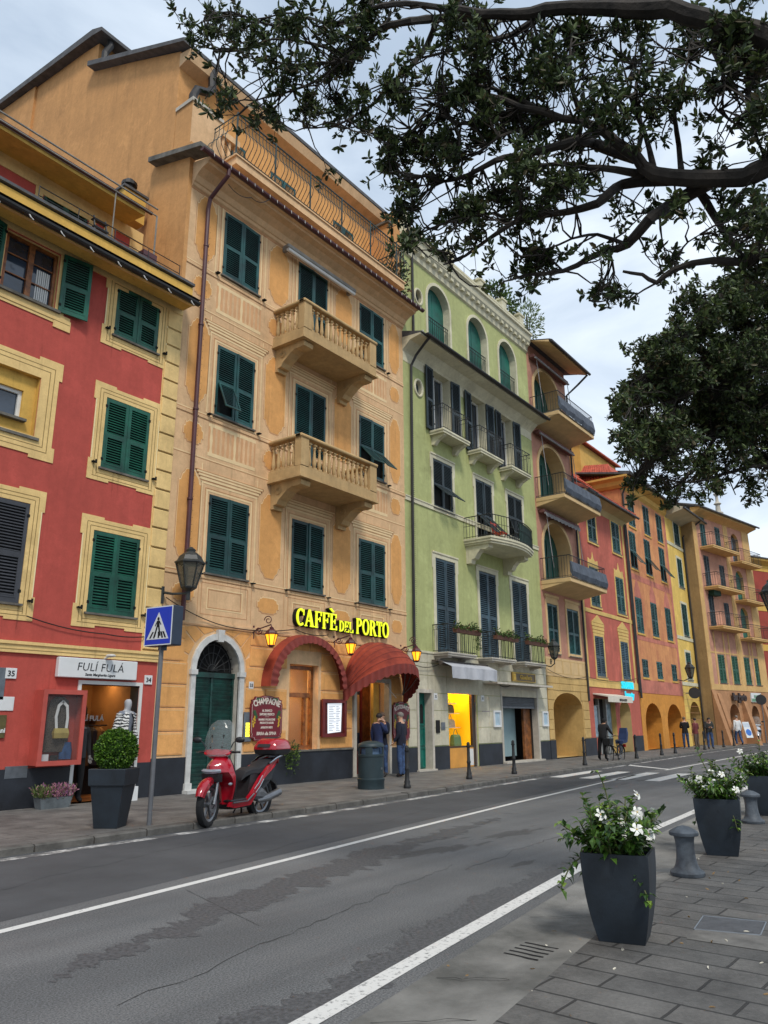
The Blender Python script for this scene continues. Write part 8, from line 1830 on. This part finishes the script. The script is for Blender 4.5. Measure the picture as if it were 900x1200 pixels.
# ================================================================== bicycle with a child seat
def bicycle(loc, rz):
    o = empty('bicycle', loc, 'black bicycle with a blue child seat and orange cover standing at the far kerb', 'bicycle', None, rz); WORLD[o.name] = Vector((0, 0, 0))
    for cx in (0, 1.08):
        mb = MB(); mb.tube([(cx + .34 * cos(2 * pi * i / 32), 0, .35 + .34 * sin(2 * pi * i / 32)) for i in range(33)], .02, 6); w_ = mb.build('wheel', RUB, o)
        mb = MB()
        for i in range(14): a = 2 * pi * i / 14; mb.tube([(cx, .02 * (-1) ** i, .35), (cx + .33 * cos(a), 0, .35 + .33 * sin(a))], .003, 3)
        mb.tube([(cx, -.04, .35), (cx, .04, .35)], .025, 8); mb.build('spokes', STEEL, w_)
        mb = MB(); mb.loft([[(cx + rr * cos(a), y, .35 + rr * sin(a)) for rr, y in ((.375, -.03), (.385, 0), (.375, .03), (.37, 0))] for a in [radians(20 + 150 * i / 14) for i in range(15)]]); mb.build('mudguard', BPL, o)
    mb = MB()
    for p, q, r_ in (((.42, 0, .30), (.28, 0, .82), .018), ((.42, 0, .30), (.92, 0, .80), .02), ((.30, 0, .55), (.92, 0, .72), .018), ((.92, 0, .98), (.92, 0, .7), .02), ((.92, .04, .7), (1.08, .05, .35), .014), ((.92, -.04, .7), (1.08, -.05, .35), .014), ((.42, .05, .3), (0, .05, .35), .012), ((.42, -.05, .3), (0, -.05, .35), .012), ((.29, .05, .72), (0, .05, .35), .012), ((.29, -.05, .72), (0, -.05, .35), .012)): mb.tube([p, q], r_, 7)
    mb.build('frame', BLACKC, o)
    mb = MB(); mb.loft([[(.14, -.09, .86), (.14, .09, .86), (.14, .06, .92), (.14, -.06, .92)], [(.3, -.05, .87), (.3, .05, .87), (.3, .04, .92), (.3, -.04, .92)], [(.42, -.02, .87), (.42, .02, .87), (.42, .015, .91), (.42, -.015, .91)]]); mb.build('saddle', BPL, o)
    mb = MB(); mb.tube([(.72, -.28, 1.06), (.88, -.2, 1.08), (.93, 0, 1.02), (.88, .2, 1.08), (.72, .28, 1.06)], .014, 7); mb.build('handlebar', BPL, o)
    mb = MB(); mb.loft([[(1.02, -.14, .72), (1.26, -.12, .72), (1.26, .12, .72), (1.02, .14, .72)], [(1.0, -.18, .98), (1.32, -.16, .98), (1.32, .16, .98), (1.0, .18, .98)]]); mb.build('basket', IRON, o)
    NAV = mat('navy child seat', (40, 58, 96), .5, .1, 4); ORC = mat('orange cover', (226, 96, 34), .7, .1, 6)
    mb = MB(); mb.loft([[(-.26, -.17, .78), (.12, -.15, .74), (.12, .15, .74), (-.26, .17, .78)], [(-.3, -.19, .92), (.1, -.17, .86), (.1, .17, .86), (-.3, .19, .92)]]); mb.loft([[(-.3, -.19, .8), (-.2, -.17, .8), (-.2, .17, .8), (-.3, .19, .8)], [(-.42, -.2, 1.15), (-.32, -.18, 1.15), (-.32, .18, 1.15), (-.42, .2, 1.15)], [(-.45, -.16, 1.38), (-.37, -.15, 1.38), (-.37, .15, 1.38), (-.45, .16, 1.38)]]); cs = mb.build('child_seat', NAV, o)
    mb = MB(); mb.box(-.47, -.43, -.12, .12, .86, 1.12); mb.build('cover', ORC, cs); mb = MB(); mb.box(-.42, -.38, -.06, .06, .60, .72); mb.build('reflector', mat('red reflector', (220, 40, 30), .3, .05), o)
    mb = MB(); mb.tube([(.42, .1, .3), (.42, -.1, .3)], .02, 6); mb.tube([(.42, .1, .3), (.5, .1, .18)], .012, 5); mb.box(.45, .56, .08, .18, .16, .19); mb.build('pedals', BPL, o)
    mb = MB(); mb.tube([(.3, .08, .3), (.2, .2, .02)], .012, 5); mb.build('stand', STEEL, o)
bicycle((32.75, 12.1, 0.0), radians(176))
# ================================================================== trees
def T_(px, py, d):
    """stem waypoint surveyed by bearing, elevation and distance from the survey station at the origin"""
    v = _F + _R * ((px - 450) / 895.0) + _U * ((600 - py) / 895.0); return Vector((0, 0, CAM_H)) + v * d
OAK = [leafmat('evergreen leaf dark', (46, 60, 34), .5), leafmat('evergreen leaf', (68, 86, 46), .5), leafmat('evergreen leaf light', (98, 114, 64), .55), leafmat('evergreen leaf bronze', (92, 84, 56), .55)]
DBARK = mat('dark bark', (56, 50, 44), .92, .35, 5, .6, 18)
def tree(label, base, limbs, blobs, leaf_len, leaves_per, trunk_r, seed, leafw=.32, twig=True, clus=1.0):
    random.seed(seed)
    root = empty('evergreen_tree', base, label, 'tree', None); WORLD[root.name] = Vector(base)
    mb = MB(); nodes = []
    for pts, r0, r1 in limbs:
        # smooth the polyline and roughen it a little
        P = [Vector(p) for p in pts]; out_ = []
        for i in range(len(P) - 1):
            p0, p1, p2, p3 = P[max(0, i - 1)], P[i], P[i + 1], P[min(len(P) - 1, i + 2)]; n = max(2, int((p2 - p1).length / .14))
            for k in range(n):
                t_ = k / n; out_.append(.5 * ((2 * p1) + (p2 - p0) * t_ + (2 * p0 - 5 * p1 + 4 * p2 - p3) * t_ * t_ + (3 * p1 - p0 - 3 * p2 + p3) * t_ ** 3) + rvec() * min(r1 * .55, .03))
        out_.append(P[-1]); n = len(out_)
        mb.tube(out_, [r0 + (r1 - r0) * (i / (n - 1)) ** .8 * 1.0 + random.uniform(-.10, .10) * r0 * (1 - i / n) for i in range(n)], 8 if r0 > .05 else 6)
        nodes += [(p, r0 + (r1 - r0) * i / n) for i, p in enumerate(out_)]
    mb.build('trunk', DBARK, root, smooth=True)
    lf = MB(); tw = MB()
    small = [p for p, r in nodes if r < .07]
    for c, rad, dens in blobs:
        c = Vector(c); near = sorted(small, key=lambda q: (q - c).length_squared)[:14]
        nb = max(1, int(dens * clus * (rad / .4) ** 2 * 10)); subs = []
        for i in range(max(3, nb // 5)):                             # tufts gather into uneven clumps with gaps between
            d = rvec(); subs.append((c + Vector((d.x, d.y, d.z * .8)) * rad * random.random() ** .45, rad * random.uniform(.18, .42)))
        for i in range(nb):
            q0, r_ = random.choice(subs); d = rvec(); p = q0 + d * r_ * random.random() ** .5
            s = random.choice(near)
            if (s - p).length > 2.2: s = p + (s - p).normalized() * 1.2
            mid = s.lerp(p, .5) + rvec() * .12 * (p - s).length + Vector((0, 0, -.05)); q1 = s.lerp(mid, .5) + rvec() * .03; q2 = mid.lerp(p, .5) + rvec() * .04
            if twig: tw.tube([s, q1, mid, q2, p], [.011, .009, .007, .005, .003], 3)
            dd = (p - mid).normalized()
            whorls = [(p, dd)]
            for k in range(random.randint(1, 3)):
                b = mid.lerp(p, random.uniform(.0, .9)); e_ = (dd + rvec() * .9).normalized(); q = b + e_ * random.uniform(.10, .28)
                if twig: tw.tube([b, q], [.004, .0025], 3)
                whorls.append((q, e_))
            for q, e_ in whorls:
                for j in range(leaves_per + random.randint(-2, 2)):
                    sd = rvec(); sd = (sd - e_ * sd.dot(e_)); g = e_ * random.uniform(-.1, .9) + sd.normalized() + Vector((0, 0, .15))
                    ll = leaf_len * random.uniform(.45, 1.2); leaf2(lf, q - e_ * random.random() * leaf_len * .9, g, ll, ll * leafw * random.uniform(.8, 1.2), random.choices((0, 1, 2, 3), (4, 5, 3, 1))[0])
    lf.build('crown', OAK, root)
    if twig: tw.build('twigs', DBARK, root)
    return root
dep = lambda px: 6.3 + (900 - px) / 700 * 1.9
def limb(pts, r0, r1, dd=0.0): return ([T_(x, y, dep(x) + dd + .25 * sin(i * 2.1)) for i, (x, y) in enumerate(pts)], r0, r1)
BASE1 = (7.3, -2.6, 0.05); fork = Vector((7.1, -2.4, 4.6))
tip1 = T_(960, 62, dep(960)); tip2 = T_(965, 168, dep(965) + .3); tip3 = T_(985, 330, dep(985) + .6)
limbs1 = [([Vector(BASE1) + Vector((0, 0, -.1)), Vector((7.35, -2.6, 1.2)), Vector((7.2, -2.5, 3.0)), fork], .34, .26),
          ([fork, fork.lerp(tip1, .5) + Vector((0, 0, .5)), tip1, T_(900, 46, dep(900)), T_(845, 27, dep(845)), T_(785, 12, dep(785)), T_(740, 9, dep(740)), T_(690, 9, dep(690)), T_(640, 14, dep(640)), T_(567, 17, dep(567)), T_(520, 10, dep(520))], .24, .035),
          ([fork, fork.lerp(tip2, .5) + Vector((0, 0, .1)), tip2, T_(900, 196, dep(900)), T_(870, 207, dep(870)), T_(811, 209, dep(811)), T_(767, 205, dep(767)), T_(745, 185, dep(745)), T_(722, 165, dep(722)), T_(695, 147, dep(695)), T_(660, 138, dep(660)), T_(611, 125, dep(611)), T_(575, 112, dep(575))], .20, .02),
          ([fork, fork.lerp(tip3, .5) + Vector((0, 0, -.3)), tip3, T_(900, 297, dep(900)), T_(880, 307, dep(880)), T_(835, 305, dep(835)), T_(790, 315, dep(790)), T_(770, 331, dep(770)), T_(752, 322, dep(752)), T_(730, 318, dep(730))], .12, .012)]
for pts, r0, r1 in (([(560, 17), (512, 22), (480, 25), (448, 33), (424, 52), (400, 72), (376, 74), (340, 76), (318, 70)], .05, .008), ([(520, 10), (488, 5), (448, 6), (416, 20), (388, 28), (360, 20), (330, 16), (290, 30)], .035, .006),
                    ([(512, 22), (500, 54), (476, 84), (456, 98), (440, 120), (408, 140), (388, 148), (360, 150)], .035, .006), ([(640, 14), (600, 40), (560, 50), (520, 62), (480, 70)], .04, .008), ([(424, 52), (400, 60), (360, 50), (320, 46), (280, 60), (250, 60)], .022, .005), ([(400, 72), (370, 95), (330, 110), (300, 118), (280, 135)], .02, .005), ([(360, 20), (320, 30), (270, 14), (240, 20)], .02, .005),
                    ([(811, 209), (767, 207), (722, 199), (690, 196), (660, 192), (620, 196), (590, 200)], .055, .010), ([(745, 185), (695, 168), (678, 164), (640, 175), (611, 182), (580, 188), (550, 205), (522, 212), (495, 206), (470, 215)], .06, .008), ([(830, 214), (787, 240), (760, 258), (735, 287), (713, 293), (690, 303), (660, 318), (620, 322), (590, 330)], .07, .008), ([(790, 210), (730, 216), (700, 238), (665, 248), (631, 253), (600, 262), (570, 282), (545, 300), (520, 310)], .06, .008),
                    ([(811, 212), (835, 250), (858, 283), (872, 306)], .04, .02), ([(767, 205), (757, 160), (742, 125), (735, 95), (728, 70)], .032, .006), ([(800, 208), (795, 170), (790, 120), (803, 85), (808, 50)], .03, .006), ([(745, 185), (752, 150), (744, 110), (752, 75)], .03, .006), ([(690, 146), (672, 110), (668, 70), (672, 30)], .028, .006), ([(640, 133), (600, 112), (560, 100), (525, 112), (500, 130)], .028, .006), ([(611, 125), (575, 140), (540, 145), (505, 132), (480, 150)], .025, .006), ([(660, 138), (620, 150), (585, 160), (560, 180), (530, 185)], .022, .006),
                    ([(735, 287), (700, 275), (670, 280), (640, 292), (610, 290)], .02, .005), ([(713, 293), (720, 320), (705, 340), (690, 352)], .015, .004), ([(600, 262), (580, 250), (550, 255), (520, 262), (490, 275), (478, 290)], .02, .005), ([(900, 46), (880, 90), (878, 130), (890, 170)], .05, .01), ([(845, 27), (838, 60), (850, 100), (842, 130)], .03, .006), ([(880, 307), (860, 290), (845, 270), (850, 250)], .02, .006), ([(660, 318), (640, 300), (615, 300)], .014, .004), ([(790, 315), (800, 290), (820, 275)], .014, .005)):
    limbs1.append(limb(pts, r0, r1, .1))
B1 = [(232, 30, 24, .9), (222, 62, 16, .6), (275, 55, 30, .9), (240, 10, 24, 1), (300, 20, 32, 1), (350, 35, 36, 1), (330, 85, 36, .9), (262, 100, 24, .6), (258, 138, 20, .7), (292, 132, 28, 1), (330, 148, 22, .5), (360, 125, 28, .8), (385, 95, 40, 1), (420, 55, 42, 1), (430, 125, 36, .9), (470, 95, 44, 1), (392, 150, 18, .6), (382, 215, 13, .5), (450, 165, 34, .9), (480, 190, 42, 1.1), (500, 235, 42, 1.2), (478, 288, 26, .8), (515, 285, 26, .8), (540, 175, 50, 1.1), (560, 115, 52, 1.1), (520, 55, 44, 1), (600, 75, 54, 1.1), (650, 55, 46, 1), (700, 55, 46, 1), (620, 140, 52, 1.1), (590, 215, 48, .9), (640, 245, 42, .9), (560, 262, 38, 1), (600, 300, 32, .9), (560, 305, 20, .6), (655, 312, 34, 1), (700, 338, 28, 1), (640, 195, 42, .9), (700, 125, 44, .8), (750, 95, 44, .7), (800, 55, 44, .9), (850, 25, 44, 1), (882, 100, 38, .9), (828, 125, 28, .45), (775, 160, 26, .4), (872, 255, 38, .8), (832, 285, 30, .7), (762, 302, 26, .6), (722, 345, 20, .5), (720, 258, 22, .4), (690, 205, 30, .6), (885, 50, 40, 1.1), (450, 15, 38, 1), (560, 12, 40, 1), (395, 12, 28, .9), (905, 150, 42, 1.1), (860, 175, 26, .6), (930, 80, 60, 1), (940, 240, 60, 1), (890, 330, 28, .8), (740, 30, 36, .9), (660, 105, 36, .9), (520, 130, 36, .9), (585, 335, 16, .5), (620, 330, 18, .6), (310, 60, 26, .8), (205, 12, 14, .6), (690, 165, 34, .9), (730, 150, 34, .8), (735, 240, 26, .7), (790, 250, 26, .7), (800, 105, 34, .8), (845, 75, 34, .9), (855, 240, 28, .7), (820, 180, 24, .5), (900, 250, 34, .9), (760, 130, 30, .7), (660, 220, 30, .8), (620, 265, 28, .8), (700, 300, 22, .7), (850, 310, 24, .7), (800, 300, 20, .6), (895, 310, 30, .8)]
blobs1 = []
random.seed(3)
for px, py, r, dn in B1:
    d0 = dep(px) + random.uniform(-.45, .55); blobs1.append((T_(px, py, d0), r * d0 / 895, dn))
tree('large evergreen whose dark branches reach across the sky from the upper right', BASE1, limbs1, blobs1, .080, 10, .3, 41, .37, clus=3.0)
# second tree further along the promenade
BASE2 = (23.2, 2.6, .05); f2 = Vector((23.0, 2.8, 4.4))
dep2 = lambda px: 14.6 + (px - 700) * .012
l2 = lambda pts, r0, r1: ([T_(x, y, dep2(x) + .5 * sin(i * 1.7)) for i, (x, y) in enumerate(pts)], r0, r1)
h1 = T_(1000, 470, 18.2); h2 = T_(1010, 380, 18.0); h3 = T_(990, 560, 17.8)
limbs2 = [([Vector(BASE2) + Vector((0, 0, -.1)), Vector((23.3, 2.7, 2.0)), f2], .36, .28), ([f2, f2.lerp(h1, .5), h1] + [T_(x, y, dep2(x)) for x, y in ((930, 470), (880, 490), (840, 510), (790, 520), (750, 525))], .2, .02), ([f2, f2.lerp(h2, .5) + Vector((0, 0, .4)), h2] + [T_(x, y, dep2(x)) for x, y in ((930, 390), (880, 400), (830, 420), (780, 430), (740, 450))], .2, .02), ([f2, f2.lerp(h3, .5), h3] + [T_(x, y, dep2(x)) for x, y in ((930, 545), (890, 545), (850, 555), (810, 565), (770, 560))], .14, .012)]
for q in ([(880, 490), (862, 520), (850, 545), (862, 580)], [(840, 510), (820, 540), (800, 565), (792, 590)], [(880, 400), (870, 370), (850, 350), (820, 345)], [(830, 420), (800, 400), (770, 405)], [(880, 490), (860, 460), (830, 455), (790, 470)], [(790, 520), (765, 540), (745, 560)], [(930, 390), (900, 350), (885, 330)]): limbs2.append(l2(q, .05, .01))
B2 = [(765, 470, 44, 1.2), (735, 505, 30, 1.1), (722, 485, 20, .8), (745, 540, 28, 1), (790, 420, 48, 1.2), (828, 372, 42, 1.2), (800, 380, 26, 1), (880, 345, 46, 1.2), (868, 420, 58, 1.3), (820, 480, 56, 1.3), (880, 485, 56, 1.2), (785, 530, 40, 1.1), (835, 545, 38, .8), (885, 545, 36, .7), (765, 562, 24, .9), (800, 580, 20, .8), (718, 478, 14, .7), (915, 400, 66, 1.2), (950, 450, 80, 1.1), (960, 350, 70, 1.1), (845, 575, 16, .6), (890, 578, 20, .7), (755, 450, 28, 1.1), (735, 470, 18, .9), (830, 440, 50, 1.2), (775, 500, 40, 1.2), (850, 500, 46, 1.2), (930, 550, 50, .9), (862, 330, 30, 1), (905, 325, 34, 1), (780, 400, 22, .9), (812, 350, 16, .7), (745, 580, 10, .4)]
blobs2 = []
for px, py, r, dn in B2:
    for q in range(3): d0 = dep2(px) + random.uniform(-1.5, 2.0); blobs2.append((T_(px + random.uniform(-14, 14), py + random.uniform(-14, 14), d0), r * d0 / 895 * random.uniform(.6, 1.0), dn * .75))
tree('dense dark evergreen whose rounded crown hangs over the far right houses', BASE2, limbs2, blobs2, .125, 8, .3, 77, .40, twig=True, clus=1.75)
